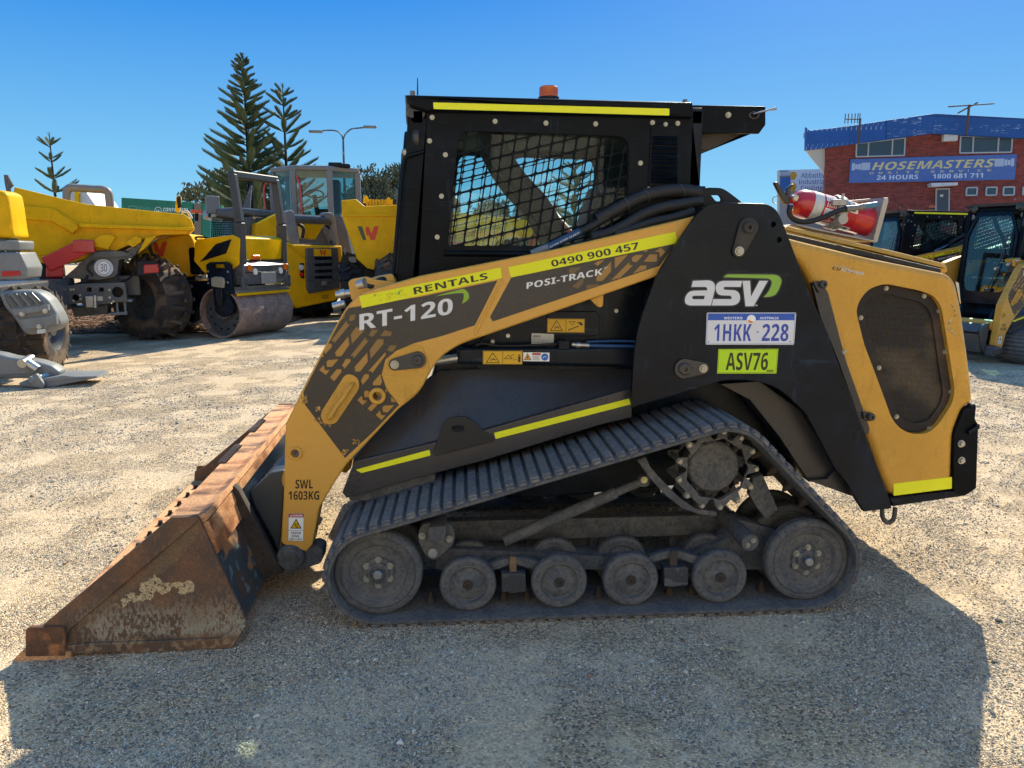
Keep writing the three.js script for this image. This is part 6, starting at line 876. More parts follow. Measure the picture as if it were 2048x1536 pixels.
  for (const q of [[[-1.136,1.287],[-.903,1.295],[-.91,1.127],[-1.148,1.116]], [[.268,1.316],[.484,1.325],[.477,1.176],[.251,1.163]]]) { part('tail_light', ext(q, 0.35, 0.5, { b: 0.02, r: 0.02 }), M.redLens, d); part('light_mount', ext(q.map((p, i) => [p[0] - (i % 3 ? 0.02 : 0.1), p[1] + (i < 2 ? 0.05 : -0.03)]), 0.3, 0.44, { b: 0.01 }), M.black, d); }
  const tg = bigTyreGeo(0.70, 0.62, 18), rg = rimGeo(0.70, 0.62), [wx] = [[.147,.686]][0];
  for (const [x, z] of [[wx + 0.15, -0.35], [wx - 2.0, -0.35], [wx + 0.15, -3.0], [wx - 2.0, -3.0]]) wheel(d, x, 0.69, z, z > -1 && x > 0 ? 2.35 : Math.PI / 2, tg, rg, z > -1 ? M.tyreDust : M.tyre, M.grey);
  part('roll_bar', tube([[-1.179,2.273,-2.4],[-1.15,2.506,-2.4],[-1.13,2.666,-2.4],[-1.087,2.716,-2.4],[-.995,2.719,-2.4],[-.681,2.705,-2.4],[-.508,2.698,-2.4],[-.444,2.656,-2.4],[-.428,2.524,-2.4],[-.435,2.287,-2.4]], 0.075, 8, 60), M.greyLight, d);
  part('hook', [ext([[-1.738,2.755],[-1.687,2.762],[-1.623,2.598],[-1.672,2.547],[-1.667,2.311],[-1.716,2.322],[-1.726,2.483],[-1.738,2.619]], -0.5, -0.4, { b: 0.01 })], M.grey, d);
}
{ // pipes, bolts and seams of the first dumper
  const d = dumper; bolts([[-.826,.92],[-.786,.924],[-.702,.829],[-.701,.766],[-.272,.904],[-.278,.781],[-.803,.743],[-.231,.716]], 0.45, boltGeo(0.018), M.steel, d);
  part('hydraulic_hose', [tube([[-.58,1.138, 0.35], [-.626,1.052, 0.42], [-.787,.992, 0.3]], 0.022, 6, 20), tube([[-.159,1.146, 0.35], [-.099,1.057, 0.4], [.014,1.081, 0.2], [.119,1.234, 0.1]], 0.022, 6, 20), tube([[-.468,1.389, 0.35], [-.563,1.265, 0.42], [-.506,1.139, 0.36]], 0.02, 6, 20)], M.hose, d);
  part('skip_seam', [ext([[-1.5,1.491],[-1.487,1.496],[-.875,1.465],[-.235,1.578],[-.236,1.563],[-.876,1.448]], 0.2, 0.262, { b: 0.003 }), ext([[-.504,2.263],[-.488,2.263],[-.483,1.986],[-.499,1.986]], 0.2, 0.262, { b: 0.003 }), ext([[.185,2.197],[.201,2.197],[.194,1.962],[.178,1.961]], 0.2, 0.262, { b: 0.003 })], M.yellow, d);
}
// second dumper: engine cover beside the first
const dumper2 = thing('site_dumper', 'yellow dumper engine cover lettered with a red W emblem standing behind the roller', 'dumper', -6.129,-14.004,14, 'parked yellow dumpers');
{
  const d = dumper2; part('engine_cover', ext([[-.838,1.357],[-.476,1.637],[-.335,1.763],[.215,1.85],[.278,1.709],[.261,1.076],[-.18,1.017],[-.36,1.101],[-.659,1.314]], -1.6, 0, { b: 0.04, seg: 4, r: 0.05 }), M.yellow, d);
  sticker('lettering', [[-.573,1.734],[-.139,1.736],[-.174,1.27],[-.61,1.272]], 0.005, 330, 330, (c) => { logoW(c, 20, 26, 280, 190); ttx(c, 'WACKER', 54, 242, 232, 34, '#3a3618'); ttx(c, 'NEUSON', 62, 290, 238, 34, '#3a3618'); }, d, { cut: 1 });
  part('handle', bar([-.327,1.172, 0.03], [-.147,1.165, 0.03], 0.05, 0.04), M.black, d);
  part('chassis', ext([[-.332,1.008],[.239,1.055],[.179,.202],[-.235,.153],[-.308,.622]], -1.5, -0.1), M.black, d); part('reflector', box(-.087,.567, -0.02, 0.09, 0.34, 0.05, 0.01), M.redLens, d);
  part('mirror_post', ext([[-.066,2.253],[-.02,2.522],[.015,2.559],[.061,2.523],[.06,2.439],[.005,2.231]], -0.36, -0.3, { r: 0.02 }), M.yellow, d); part('mirror', ext([[-.012,2.507],[.058,2.542],[.057,2.338],[-.005,2.309]], -0.3, -0.27, { r: 0.02 }), M.black, d);
  part('guard_rail', tube([[.03,2.245,-.4],[.126,2.26,-.4],[.176,2.189,-.4],[.199,2.132,-.4]], 0.03, 6, 20), M.white, d); const r2 = bigTyreGeo(0.6, 0.45, 16); wheel(d, -.716,.644, -0.8, Math.PI / 2, r2, rimGeo(0.6, 0.45), M.tyre, M.grey).position.y = 0.6;
}
{ // further dumper behind the cab
  const c = dumper.clone(); c.name = numbered('site_dumper'); scene.add(c); const P = [[1.383,-13.898]][0]; void P; c.position.set(-0.6, 0, -15.5); c.rotation.y = 0.1; c.userData = { label: 'yellow site dumper parked directly behind the loader that carries the fire extinguisher', category: 'dumper', group: 'parked yellow dumpers' };
}
// wheeled excavator cut off by the edge of the picture
{
  const e = thing('wheeled_excavator', 'grey and yellow wheeled excavator tail with ribbed mudguard, twin brown tyres and lowered stabiliser', 'excavator', -6.047,-9.804,12);
  part('counterweight', ext([[-1.447,2.312],[-.286,2.276],[-.218,2.237],[-.206,2.091],[-.201,1.809],[-.189,1.695],[-1.527,1.681]], -0.2, 0.3, { b: 0.06, seg: 4, r: 0.05 }), M.yellow, e); part('side_hatch', ext([[-.28,1.874],[-.219,1.869],[-.219,1.805],[-.28,1.812]], 0.3, 0.312, { b: 0.002 }), M.yellow, e);
  part('bumper', [ext([[-1.498,1.668],[-.124,1.664],[-.112,1.641],[-.129,1.546],[-1.516,1.528]], -0.1, 0.36, { b: 0.02, r: 0.02 }), ext([[-1.496,1.521],[-.106,1.523],[-.042,1.333],[-.072,1.208],[-.138,1.184],[-1.539,1.188]], -0.1, 0.4, { b: 0.03, r: 0.02 })], M.greyLight, e);
  part('tail_light', ext([[-.33,1.293],[-.132,1.299],[-.124,1.242],[-.33,1.228]], 0.3, 0.415, { r: 0.01 }), M.redLens, e);
  const mg = group('mudguard', e, [-0.07, 0, 0]), sec = [[-1.259,1.053],[-1.092,1.071]]; void sec;
  const arch = []; for (let k = 0; k <= 14; k++) { const a = (118 - k * 10.5) * D; arch.push([a, 0]); }
  const top = [[-.377,.919],[-.263,.496],[.312,.623],[.049,1.044]]; void top;
  part('guard_shell', ext([[-.28,1.045],[-.213,1.061],[.08,1.064],[.173,1.04],[.269,.952],[.35,.787],[.386,.65],[.338,.573],[.241,.536],[.006,.508],[-.052,.537],[-.142,.728],[-.234,.864]], 0.2, 0.55, { b: 0.06, seg: 4, r: 0.04 }), M.greyLight, mg);
  for (let k = 0; k < 4; k++) { const q = [[70 + k * 52, 868 - k * 3], [88 + k * 52, 862 - k * 3], [150 + k * 52, 935 - k * 4], [130 + k * 52, 940 - k * 4]]; void q; }
  for (const q of [[[-.197,1.013],[-.155,1.02],[-.062,.872],[-.106,.863]], [[-.107,1.023],[-.063,1.028],[.03,.88],[-.01,.871]], [[-.017,1.03],[.029,1.033],[.126,.894],[.083,.883]], [[.073,1.033],[.112,1.036],[.214,.906],[.175,.897]]]) part('guard_rib', ext(q, 0.54, 0.575, { b: 0.008 }), M.grey, mg);
  part('guard_step', ext([[-.14,.837],[.28,.888],[.285,.817],[-.106,.751]], 0.5, 0.6, { b: 0.015 }), M.greyLight, mg); part('guard_lower', ext([[-.076,.712],[.356,.762],[.357,.645],[.246,.624],[.211,.59],[.006,.585]], 0.5, 0.585, { b: 0.015 }), M.greyLight, mg); bolts([[-.014,.778],[.247,.812],[.161,.62]], 0.6, boltGeo(0.03), M.steel, mg); part('guard_tag', ext([[.128,.58],[.218,.59],[.213,.54],[.123,.53]], 0.57, 0.592, { b: 0 }), M.white, mg);
  const tg = bigTyreGeo(0.52, 0.33, 16), rg = rimGeo(0.52, 0.33); const [x0] = [[-.291,.108]][0], [x1] = [[0,.037]][0];
  wheel(e, x0 - 0.12, 0.51, -0.1, Math.PI / 2, tg, rg, M.tyreDust, M.grey); wheel(e, x1 - 0.14, 0.51, -0.14, Math.PI / 2, tg, rg, M.tyreDust, M.grey); wheel(e, x0 - 1.5, 0.51, -0.1, Math.PI / 2, tg, rg, M.tyreDust, M.grey);
  part('axle', cyl([x0 - 1.6, 0.55, -0.1], [x1, 0.55, -0.1], 0.12), M.grey, e); part('undercarriage', box(x0 - 0.9, 0.85, -1.4, 1.2, 0.5, 3.0, 0.04), M.grey, e);
  const st = group('stabiliser', e); part('stabiliser_arm', ext([[-.552,.465],[-.088,.372],[.004,.338],[.29,.279],[.432,.223],[.515,.143],[.468,.08],[.204,.08],[-.119,.091],[-.595,.099]], 1.05, 1.3, { b: 0.04, seg: 3, r: 0.03 }), M.greyLight, st);
  part('foot_pad', [ext([[.106,.049],[.249,.077],[.572,.124],[.685,.107],[.934,.104],[.942,.081],[.343,-.036],[.106,.02]], 0.95, 1.4, { b: 0.02 }), ext([[.27,.103],[.291,.153],[.329,.159],[.355,.1],[.4,.025],[.372,-.014],[.262,.021]], 1.4, 1.46, { r: 0.02 })], M.greyLight, st);
  part('stabiliser_ram', [cyl([.188,.289, 1.35], [.3,.195, 1.35], 0.05), cyl([.162,.272, 1.4], [.189,.307, 1.2], 0.05)], M.steel, st); part('foot_pin', cyl([.255,.093, 1.46], [.422,.118, 1.2], 0.04), M.steel, st);
}
// tandem roller
{
  const r = thing('tandem_roller', 'tandem roller with brown steel drum, grey roll bar and yellow side panel', 'road roller', -5.062,-13.278,-20), cy = 0.45;
  const dr = group('drum', r); part('drum_shell', [lathe([[cy, -1.5], [cy, 0], [cy - 0.035, 0.0], [cy - 0.035, -1.5]], 64)].map((g) => g.translate(-.127,.45, 0)), M.drum, dr); dr.children[0].position.y = 0; 
  const [dx] = [[-.127,.45]][0], dyy = [[-.127,.45]][0][1]; dr.position.y = cy - dyy;
  part('drum_disc', [lathe([[cy - 0.03, -0.12], [0.2, -0.1], [0, -0.1]], 40).translate(dx, dyy, 0), lathe([[0.13, -0.11], [0.13, 0.0], [0.1, 0.03], [0, 0.03]], 24).translate(dx + 0.04, dyy, 0)], M.grey, dr);
  for (let k = 0; k < 7; k++) put('disc_bolt', boltGeo(0.02), M.black, dr, dx - 0.3 * Math.cos(k * 0.5 - 0.2), dyy - 0.3 * Math.sin(k * 0.5 - 0.2), -0.105);
  part('drum_yoke', [ext([[-.294,1.294],[-.213,1.34],[.138,1.353],[.213,1.309],[.228,.816],[.153,.781],[-.266,.903]], 0.0, 0.08, { r: 0.03, holes: [Object.assign([[-.146,1.306],[.093,1.312],[.123,1.237],[-.163,1.239]], { r: 0.01 })] }), ext([[-.2,.887],[.105,.813],[.211,.566],[.187,.452],[-.016,.377],[-.179,.464]], -0.04, 0.06, { r: 0.05 })], M.black, r);
  bolts([[-.268,1.046],[-.268,.978],[.174,1.179],[.159,.995],[-.253,1.182]], 0.08, boltGeo(0.02), M.steel, r); part('yoke_cover', ext([[-.17,1.071],[-.086,1.095],[.081,1.09],[.118,1.03],[.093,.895],[-.172,.92]], 0.08, 0.13, { r: 0.03, b: 0.02 }), std([0.32, 0.28, 0.19], 0.5), r);
  const side = (q, z0, z1, m, n = 'side_panel', o = {}) => part(n, ext(q, z0, z1, { b: 0.012, ...o }), m, r);
  side([[-.673,1.37],[-.573,1.73],[.204,1.808],[.344,1.756],[.289,1.307],[.142,1.22],[-.447,1.142],[-.607,1.301]], -1.35, -0.05, M.yellow, 'side_panel', { r: 0.03 }); side([[-.527,1.343],[-.156,1.654],[.193,1.739],[.055,1.49]], -0.06, -0.035, M.black, 'panel_inset', { r: 0.02 });
  side([[-.677,1.667],[-.613,1.73],[-.523,1.757],[-.546,1.347],[-.478,1.136],[-.707,1.346]], -0.14, -0.1, M.yellow, 'grab_rail'); part('front_frame', box(dx - 0.7, 0.75, -0.75, 1.5, 0.5, 1.0, 0.04), M.black, r);
  part('rear_housing', [ext([[dx + 0.05, 0.92], [dx + 0.48, 0.95], [dx + 0.50, 1.28], [dx + 0.42, 1.36], [dx + 0.05, 1.36]], -1.38, -0.1, { b: 0.03, seg: 3 }), box(dx + 0.46, 0.98, -0.13, 0.06, 0.22, 0.12, 0.01), box(dx + 0.46, 0.98, -1.36, 0.06, 0.22, 0.12, 0.01)], M.grey, r);
  part('seat', [box(dx + 0.1, 1.52, -0.42, 0.16, 0.55, 0.42, 0.05), box(dx + 0.3, 1.45, -1.0, 0.12, 0.28, 0.6, 0.04)], M.black, r); part('beacon', box(dx + 0.42, 1.42, -0.5, 0.1, 0.09, 0.22, 0.03), M.orange, r);
  const hz = (y, z, m, rr, n) => part(n, new THREE.CylinderGeometry(rr, rr, 0.03, 18).rotateZ(Math.PI / 2).translate(dx + 0.505, y, z), m, r); for (const z of [-0.24, -1.24]) hz(1.24, z, M.orange, 0.06, 'indicator'); for (const z of [-0.38, -1.1]) hz(1.17, z, M.white, 0.055, 'reversing_lamp');
  part('plate_holder', box(dx + 0.51, 1.05, -0.74, 0.012, 0.2, 0.42, 0.004), M.greyLight, r); part('scraper', [box(dx + 0.33, 0.88, -0.75, 0.02, 0.07, 1.46, 0.004), box(dx + 0.37, 0.82, -0.75, 0.02, 0.06, 1.5, 0.004)], M.steel, r);
  part('water_bar', box(dx + 0.40, 0.78, -0.75, 0.03, 0.05, 1.5, 0.008), M.yellow, r);
  const post = (z, f) => { const [[x0, y0], [x1, y1], [x2, y2]] = f; return [bar([x0, y0, z], [x1, y1, z], 0.16, 0.12, 0.02), bar([x1, y1, z], [x2, y2, z], 0.14, 0.1, 0.02)]; };
  const fN = [[.275,1.305],[.298,2.02],[.208,2.833]], fF = [[.344,1.674],[.339,2.058],[.182,2.867]]; const yTop = fN[2][1];
  part('roll_bar', [...post(-0.15, fN), ...post(-1.3, [[fN[0][0], fN[0][1]], fN[1], fN[2]]), bar([fN[2][0], yTop, -0.1], [fN[2][0], yTop, -1.35], 0.13, 0.13, 0.03)], M.charcoal, r); void fF;
  part('yoke_hose', [0, 1, 2].map((k) => tube([[dx + 0.02 + k * 0.05, 0.98, 0.05], [dx + 0.06 + k * 0.05, 0.78, 0.12], [dx + 0.03 + k * 0.03, 0.58, 0.06]], 0.016, 6, 16)), M.hose, r); part('panel_seam', [box(dx + 0.507, 1.16, -0.74, 0.008, 0.012, 1.2, 0.002), box(dx + 0.3, 1.37, -0.74, 0.3, 0.02, 1.2, 0.006)], M.black, r);
  part('steering_wheel', [new THREE.TorusGeometry(0.2, 0.018, 8, 28).rotateX(1.25).translate(dx - 0.62, 1.72, -0.5), cyl([dx - 0.62, 1.7, -0.5], [dx - 0.75, 1.35, -0.5], 0.03)], M.black, r); part('console', box(dx - 0.8, 1.35, -0.6, 0.3, 0.5, 0.5, 0.05), M.black, r);
}
// skid steer loader seen from behind
{
  const k = thing('skid_steer_loader', 'yellow skid steer loader with grey louvred rear door and red W emblem', 'skid steer', -4.576,-16.984,35);
  part('body', ext([[-.482,1.744],[-.268,1.672],[.838,1.647],[.859,.633],[.643,.407],[-.312,.258],[-.424,.384],[-.495,.959]], -1.7, 0, { b: 0.05, seg: 3, r: 0.04 }), M.yellow, k); part('lower_body', ext([[-.4,.663],[.893,.624],[.653,.239],[-.067,.151],[-.361,.282]], -1.6, -0.2), M.black, k);
  const dr = group('rear_door', k); part('door_panel', ext([[-.04,1.593],[.714,1.606],[.725,.684],[-.013,.581],[-.067,.693]], -0.01, 0.06, { b: 0.02, r: 0.03 }), M.grey, dr);
  sticker('emblem', [[.137,1.576],[.545,1.571],[.544,1.414],[.135,1.416]], 0.064, 260, 110, (c, W, H) => { c.fillStyle = YEL; c.fillRect(0, 0, W, H); logoW(c, 84, 16, 100, 80); }, dr); part('louvre_back', ext([[.152,1.404],[.555,1.402],[.544,.875],[.145,.876]], 0.055, 0.066, { b: 0 }), M.black, dr);
  for (const q of [[[.123,1.324],[.537,1.333],[.537,1.257],[.125,1.25]], [[.122,1.186],[.534,1.19],[.534,1.117],[.122,1.111]], [[.121,1.042],[.531,1.047],[.531,.977],[.124,.973]], [[.121,.909],[.525,.912],[.525,.854],[.124,.846]]]) part('louvre', ext(q, 0.06, 0.11, { b: 0.01 }), M.grey, dr);
  part('latch', box(.336,.814, 0.09, 0.12, 0.1, 0.08, 0.02), M.greyLight, dr); part('bonnet', ext([[-.056,1.668],[.005,1.697],[.708,1.7],[.783,1.618],[.03,1.605]], -1.0, -0.05, { b: 0.02 }), M.grey, k);
  for (const q of [[[-.176,1.263],[-.087,1.268],[-.093,.918],[-.175,.939]], [[.737,1.275],[.807,1.283],[.799,.934],[.742,.935]]]) part('lamp_cluster', ext(q, -0.01, 0.03, { r: 0.02 }), M.black, k); bolts([[-.158,1.168],[.775,1.186]], 0.03, boltGeo(0.06), M.white, k, 'lamp'); bolts([[-.157,1.011]], 0.03, boltGeo(0.05), M.redLens, k, 'lamp');
  sticker('lettering', [[.286,.545],[.472,.551],[.468,.456],[.282,.451]], 0.012, 120, 64, (c) => { ttx(c, 'WACKER', 4, 6, 110, 22, '#3a3618'); ttx(c, 'NEUSON', 4, 38, 110, 22, '#3a3618'); }, k, { cut: 1 });
  const arm = group('lift_arm', k); part('arm_post', ext([[-.424,2.367],[-.282,2.427],[-.197,2.373],[-.11,1.662],[-.288,1.638],[-.367,1.92]], -0.35, -0.1, { b: 0.03, r: 0.03 }), M.greyLight, arm); part('arm_post', ext([[.434,2.333],[.491,2.387],[.661,2.391],[.749,2.284],[.814,1.671],[.708,1.685],[.651,2.166]], -0.35, -0.1, { b: 0.03, r: 0.03 }), M.greyLight, arm); part('cross_tube', cyl([-.199,2.236, -0.2], [.708,2.21, -0.2], 0.1), M.grey, arm); part('arm_beam', ext([[.111,2.166],[.635,2.133],[.4,1.79],[.155,1.817]], -0.9, -0.5, { b: 0.02 }), M.yellow, arm);
  part('arm_hose', [tube([[-.067,2.128, -0.3], [.049,2.044, -0.3], [.022,1.814, -0.3]], 0.04, 8, 20), tube([[.587,2.112, -0.3], [.752,1.938, -0.3], [.678,1.701, -0.3]], 0.03, 8, 20)], M.hose, arm);
  part('tank', ext([[-.724,2.14],[-.247,2.38],[-.21,1.942],[-.278,1.822],[-.744,1.804]], -1.6, -1.2, { b: 0.03 }), M.yellow, k);
  const cb = group('cab', k); part('cab_roof', ext([[-1.501,2.484],[-1.041,2.516],[-.268,2.472],[-.179,2.429],[-.278,2.307],[-.7,2.309],[-.875,2.351],[-.943,2.203],[-1.514,2.277]], -2.9, -1.5, { b: 0.06, seg: 3, r: 0.08 }), M.grey, cb); part('cab_wall', ext([[-1.084,2.288],[-.699,2.326],[-.618,2.18],[-.662,1.703],[-1.121,1.701]], -2.8, -1.55, { b: 0.02 }), M.grey, cb); part('side_window', ext([[-.633,2.291],[-.385,2.309],[-.36,2.214],[-.627,2.179]], -1.56, -1.45), M.glassDark, cb);
  const mw = [[-1.589,2.273],[-1.061,2.315],[-1.092,1.82],[-1.635,1.801]]; part('mesh_window', ext(mw, -1.7, -1.66, { b: 0 }), M.glassTint, cb); const bars = []; for (let i = 0; i <= 12; i++) { const t = i / 12, a = [mw[0][0] + (mw[1][0] - mw[0][0]) * t, mw[0][1]], b = [mw[3][0] + (mw[2][0] - mw[3][0]) * t, mw[2][1]]; bars.push(bar([...a, -1.6], [...b, -1.6], 0.02, 0.02, 0)); } for (let i = 0; i <= 9; i++) { const y = mw[3][1] + (mw[0][1] - mw[3][1]) * i / 9; bars.push(bar([mw[0][0], y, -1.6], [mw[1][0], y, -1.6], 0.02, 0.02, 0)); } part('window_mesh', bars, M.black, cb);
  part('mirror', box(-1.556,2.553, -1.6, 0.3, 0.4, 0.1, 0.03), M.greyLight, cb); part('mirror_arm', bar([-1.636,2.421, -1.6], [-1.645,2.278, -1.6], 0.06, 0.06), M.black, cb); part('beacon', cyl([-1.913,2.351, -1.6], [-1.907,2.436, -1.6], 0.13, 0.12), M.orange, cb); part('beacon_stem', cyl([-1.93,2.185, -1.6], [-1.913,2.351, -1.6], 0.04), M.black, cb);
  const tg = bigTyreGeo(0.45, 0.33, 14), rg = rimGeo(0.45, 0.33); for (const [x, z] of [[0.55, -0.7], [-1.0, -0.7], [-1.0, -1.9], [0.55, -1.9]]) wheel(k, x, 0.44, z, Math.PI / 2, tg, rg, M.tyre, M.yellow);
}
// wheel loader: cab above the others
{
  const w = thing('wheel_loader', 'wheel loader with tall grey framed glass cab behind the skid steer', 'wheel loader', -4.869,-19.5,8), P = [[[-1.211,3.552]][0], [[-.594,3.516]][0], [[.288,3.497]][0], [[.945,3.465]][0]], zz = [-0.5, 0.2, 0.2, -0.3], yb = [[-.224,2.406]][0][1], yt = P[1][1];
  const col = (i, r = 0.09) => bar([P[i][0], yb, zz[i]], [P[i][0], yt, zz[i]], r * 1.6, r * 1.6, 0.03);
  const cab = group('cab', w); for (let i = 0; i < 4; i++) part('pillar', col(i), M.greyLight, cab); part('pillar', [bar([P[0][0] + 0.2, yb, -1.7], [P[0][0] + 0.2, yt, -1.7], 0.12, 0.12), bar([P[3][0] - 0.1, yb, -1.7], [P[3][0] - 0.1, yt, -1.7], 0.12, 0.12)], M.greyLight, cab);
  for (let i = 0; i < 3; i++) part('window', loft([[[P[i][0], yb, zz[i]], [P[i + 1][0], yb, zz[i + 1]]], [[P[i][0], yt, zz[i]], [P[i + 1][0], yt, zz[i + 1]]]]), M.glassGreen, cab); part('window', loft([[[P[0][0] + 0.2, yb, -1.7], [P[3][0] - 0.1, yb, -1.7]], [[P[0][0] + 0.2, yt, -1.7], [P[3][0] - 0.1, yt, -1.7]]]), M.glassGreen, cab);
  const S = [[P[0][0] - 0.05, 0.5], [P[1][0], -0.28], [P[2][0], -0.28], [P[3][0] + 0.05, 0.28], [P[3][0], 1.8], [P[0][0] + 0.1, 1.8]]; part('roof', ext(S, 0, 0.12, { b: 0.04, r: 0.05 }).rotateX(-Math.PI / 2).translate(0, yt - 0.02, 0), M.greyLight, cab);
  part('roof_light', [box(P[2][0] + 0.15, yt + 0.14, 0.1, 0.35, 0.1, 0.15, 0.03), box(P[3][0] - 0.3, yt + 0.12, 0, 0.3, 0.1, 0.15, 0.03)], M.black, cab); part('seat', [box((P[1][0] + P[2][0]) / 2 + 0.5, yb + 0.5, -0.8, 0.25, 0.9, 0.5, 0.08), box((P[1][0] + P[2][0]) / 2 + 0.3, yb + 0.1, -0.8, 0.6, 0.2, 0.5, 0.06)], M.black, cab);
  part('steering_column', [cyl([P[1][0] + 0.5, yb - 0.2, -0.6], [P[1][0] + 0.4, yb + 0.55, -0.6], 0.06), new THREE.TorusGeometry(0.22, 0.02, 8, 24).rotateX(1.2).translate(P[1][0] + 0.42, yb + 0.58, -0.6)], M.black, cab); part('handrail', tube([[P[0][0] - 0.1, yb - 0.2, 0], [P[0][0] - 0.12, yb + 0.7, 0], [P[0][0], yb + 0.85, 0]], 0.03, 6, 20), M.red, w); part('handrail', tube([[P[1][0] + 0.18, yb, 0.3], [P[1][0] + 0.16, yb + 0.75, 0.3], [P[1][0] + 0.1, yb + 0.95, 0.3]], 0.03, 6, 20), M.red, w);
  part('fender', ext([[-.021,2.419],[.521,2.448],[.696,1.974],[.801,1.326],[.492,.868],[.26,1.521],[.055,1.972]], -0.8, 0.3, { b: 0.05, r: 0.1 }), M.grey, w); part('bonnet', ext([[-1.126,2.405],[.278,2.414],[.306,1.521],[-1.173,1.521]], -1.8, 0.1, { b: 0.05 }), M.grey, w); part('lower_frame', box((P[1][0] + P[3][0]) / 2, 0.8, -0.9, 2.6, 0.8, 1.4, 0.05), M.black, w);
  const tg = bigTyreGeo(0.75, 0.5, 18), rg = rimGeo(0.75, 0.5); for (const x of [P[0][0] + 0.2, P[3][0] + 0.9]) for (const z of [0.2, -1.9]) wheel(w, x, 0.74, z, 0, tg, rg, M.tyre, M.greyLight);
}
// loaded skip with the emblem
{
  const s = thing('skip_dumper', 'tall yellow dumper skip with red W emblem beside the track loader cab', 'dumper', -2.945,-15.8,12, 'parked yellow dumpers');
  const sk = group('skip', s); part('skip_shell', ext([[-.538,2.545],[-.247,2.574],[-.074,2.431],[.616,2.476],[.83,2.471],[1.204,2.276],[.798,1.148],[.473,1.15],[.336,1.081],[-.063,1.174],[-.269,1.362],[-.538,2.229]], -1.7, 0, { b: 0.02, r: 0.01 }), M.yellow, sk); part('skip_rim', ext([[-.543,2.289],[-.537,2.227],[.606,2.237],[.608,2.295]], -0.01, 0.035, { b: 0.01 }), M.yellow, sk);
  part('corner_rib', ext([[.489,1.793],[.516,1.793],[.472,1.15],[.335,1.081],[.175,1.125]], -0.01, 0.03, { b: 0.008 }), M.yellow, sk);
  sticker('emblem', [[-.257,2.053],[.218,2.057],[.208,1.726],[-.269,1.725]], 0.004, 360, 250, (c) => logoW(c, 14, 18, 330, 210), sk, { cut: 1 });
  for (const q of [[[-.104,2.545],[-.078,2.682],[-.016,2.716],[.062,2.575]], [[.387,2.524],[.414,2.662],[.47,2.684],[.544,2.543]]]) part('lifting_ear', ext(q, -0.9, -0.8, { r: 0.03 }), M.yellow, sk);
  part('rail', [...Array(9)].map((_, i) => { const [[x0, y0], [x1]] = [[-.001,2.506],[.512,2.512]]; return box(x0 + (x1 - x0) * i / 8, y0 + 0.05, -0.85, 0.05, 0.14, 0.05, 0.01); }), M.yellow, sk); part('chassis', ext([[-.556,1.526],[.662,1.195],[.817,.692],[-.587,.707],[-.62,1.255]], -1.5, -0.4), M.black, s);
  part('hydraulics', [cyl([-.409,1.146, -0.35], [-.164,1.172, -0.35], 0.05), cyl([-.529,1.526, -0.3], [-.488,1.526, -0.3], 0.08), box(-.361,1.35, -0.3, 0.15, 0.12, 0.1)], M.greyLight, s);
  const tg = bigTyreGeo(0.65, 0.45, 18), rg = rimGeo(0.65, 0.45); for (const x of [-0.4, 1.4]) for (const z of [-0.5, -2.6]) wheel(s, x, 0.64, z, Math.PI / 2, tg, rg, M.tyre, M.grey);
}
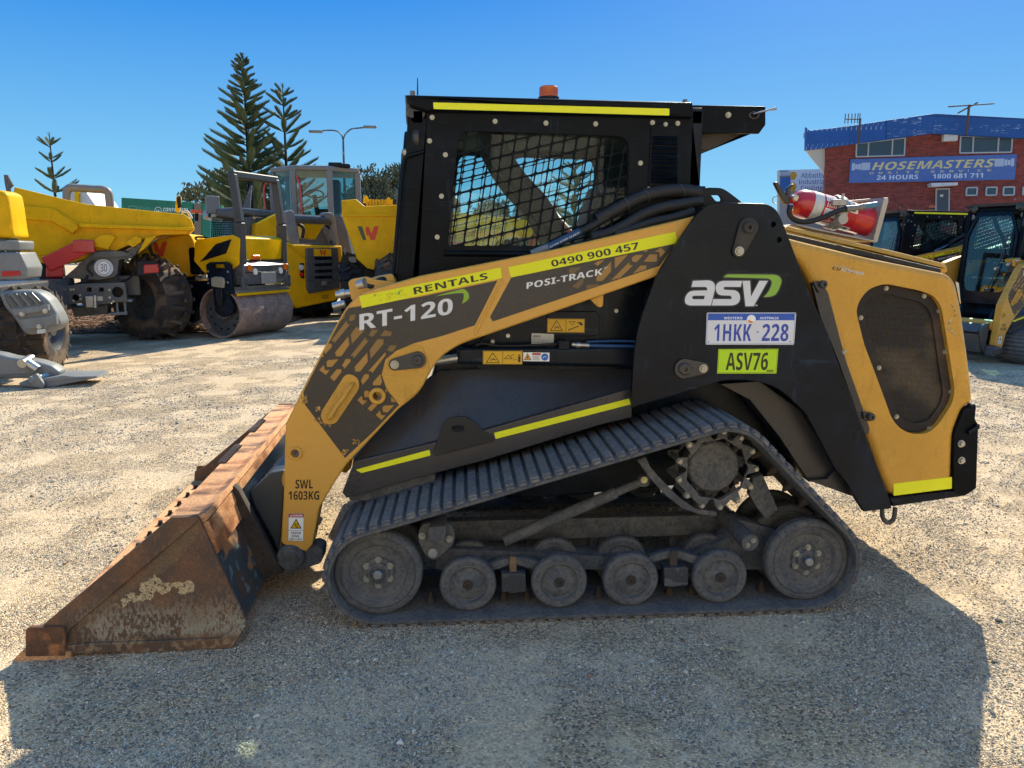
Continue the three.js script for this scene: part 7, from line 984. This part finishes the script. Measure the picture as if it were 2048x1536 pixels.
// orange mini excavator glimpsed through the cab
{
  const e = thing('mini_excavator', 'orange red mini excavator with black canopy parked behind the bucketed track loader', 'excavator', 2.35, -15.5, -15);
  part('body', [ext([[-0.8, 0.75], [0.8, 0.75], [0.95, 1.0], [0.9, 1.75], [0.4, 1.9], [-0.1, 1.6], [-0.8, 1.5]], -1.2, 0, { b: 0.08, seg: 4, r: 0.1 })], std([0.62, 0.09, 0.02], 0.4, { map: T.grime }), e); sticker('label', [[0.3, 1.66], [0.7, 1.66], [0.7, 1.54], [0.3, 1.54]], 0.004, 160, 48, (c, W, H) => { c.fillStyle = '#eee'; c.fillRect(0, 0, W, H); c.fillStyle = '#a33'; c.fillRect(10, 16, 100, 14); }, e);
  part('track', [ext([[-0.95, 0.2], [-0.75, 0.0], [0.75, 0.0], [0.95, 0.2], [0.75, 0.42], [-0.75, 0.42]], -0.25, 0.05, { r: 0.15 }), ext([[-0.95, 0.2], [-0.75, 0.0], [0.75, 0.0], [0.95, 0.2], [0.75, 0.42], [-0.75, 0.42]], -1.3, -1.0, { r: 0.15 })], M.tyre, e); part('boom', [ext([[-0.75, 1.0], [-1.0, 1.1], [-2.0, 2.35], [-1.9, 2.5], [-1.65, 2.4], [-0.7, 1.35]], -0.7, -0.5, { b: 0.02 }), ext([[-2.05, 2.45], [-1.85, 2.4], [-2.15, 1.2], [-2.3, 1.25]], -0.68, -0.52, { b: 0.02 })], e.children[0].material, e); part('digging_bucket', ext([[-2.35, 1.3], [-2.1, 1.2], [-1.85, 0.85], [-2.0, 0.6], [-2.35, 0.7], [-2.5, 1.0]], -0.85, -0.35, { b: 0.02 }), M.grey, e); part('canopy', [box(-0.1, 2.45, -0.6, 1.1, 0.08, 1.0, 0.03), ...[[-0.55, -0.15], [-0.55, -1.05], [0.35, -0.15], [0.35, -1.05]].map(([x, z]) => bar([x, 1.55, z], [x, 2.42, z], 0.06, 0.06))], M.black, e);
  part('slew_ring', cyl([0, 0.4, -0.6], [0, 0.78, -0.6], 0.35), M.black, e);
}
// furled canvas shade
{ const P = [[.617,3.38],[.378,2.77],[.562,2.769]], t = thing('furled_canvas', 'pale furled canvas sheet hanging on a post behind the roller', 'canvas', -4.576,-16.984,35); part('canvas', loft([[[P[0][0] - 0.02, P[0][1], -6], [P[0][0], P[0][1], -5.9], [P[0][0] + 0.04, P[0][1], -6]], [[P[1][0], P[1][1], -6.1], [(P[1][0] + P[2][0]) / 2, P[1][1], -5.7], [P[2][0], P[2][1], -6]], [[P[1][0], P[1][1] - 1.2, -6.1], [(P[1][0] + P[2][0]) / 2, P[1][1] - 1.2, -5.8], [P[2][0], P[2][1] - 1.2, -6]]]), std([0.5, 0.45, 0.4], 0.9, { side: THREE.DoubleSide, map: T.dust }), t); part('post', cyl([P[2][0], 0, -6.1], [P[0][0] + 0.05, P[0][1] + 0.1, -6.1], 0.04), M.black, t); }
// two more track loaders of the same kind
function sister(x, z, yaw, label, drop) {
  const c = loader.clone(); c.name = numbered('compact_track_loader'); scene.add(c); c.position.set(x, 0, z); c.rotation.y = yaw * D; c.userData = { label, category: 'track loader' };
  for (const n of drop) for (const o of c.children.filter((q) => q.name === n)) c.remove(o); return c;
}
{ const c = sister(7.148,-10.109,21, 'bucketless gold and black track loader with no beacon on its cab roof', ['bucket', 'extinguisher_bracket']), b = c.getObjectByName('beacon'); b.parent.remove(b); }
sister(6.5,-12.3,9, 'bucketless gold and black track loader with orange beacon parked before the brick workshop', ['bucket', 'extinguisher_bracket']);

scene.traverse((o) => { if (o.isMesh) { o.castShadow = true; o.receiveShadow = true; } });
renderer.render(scene, camera);
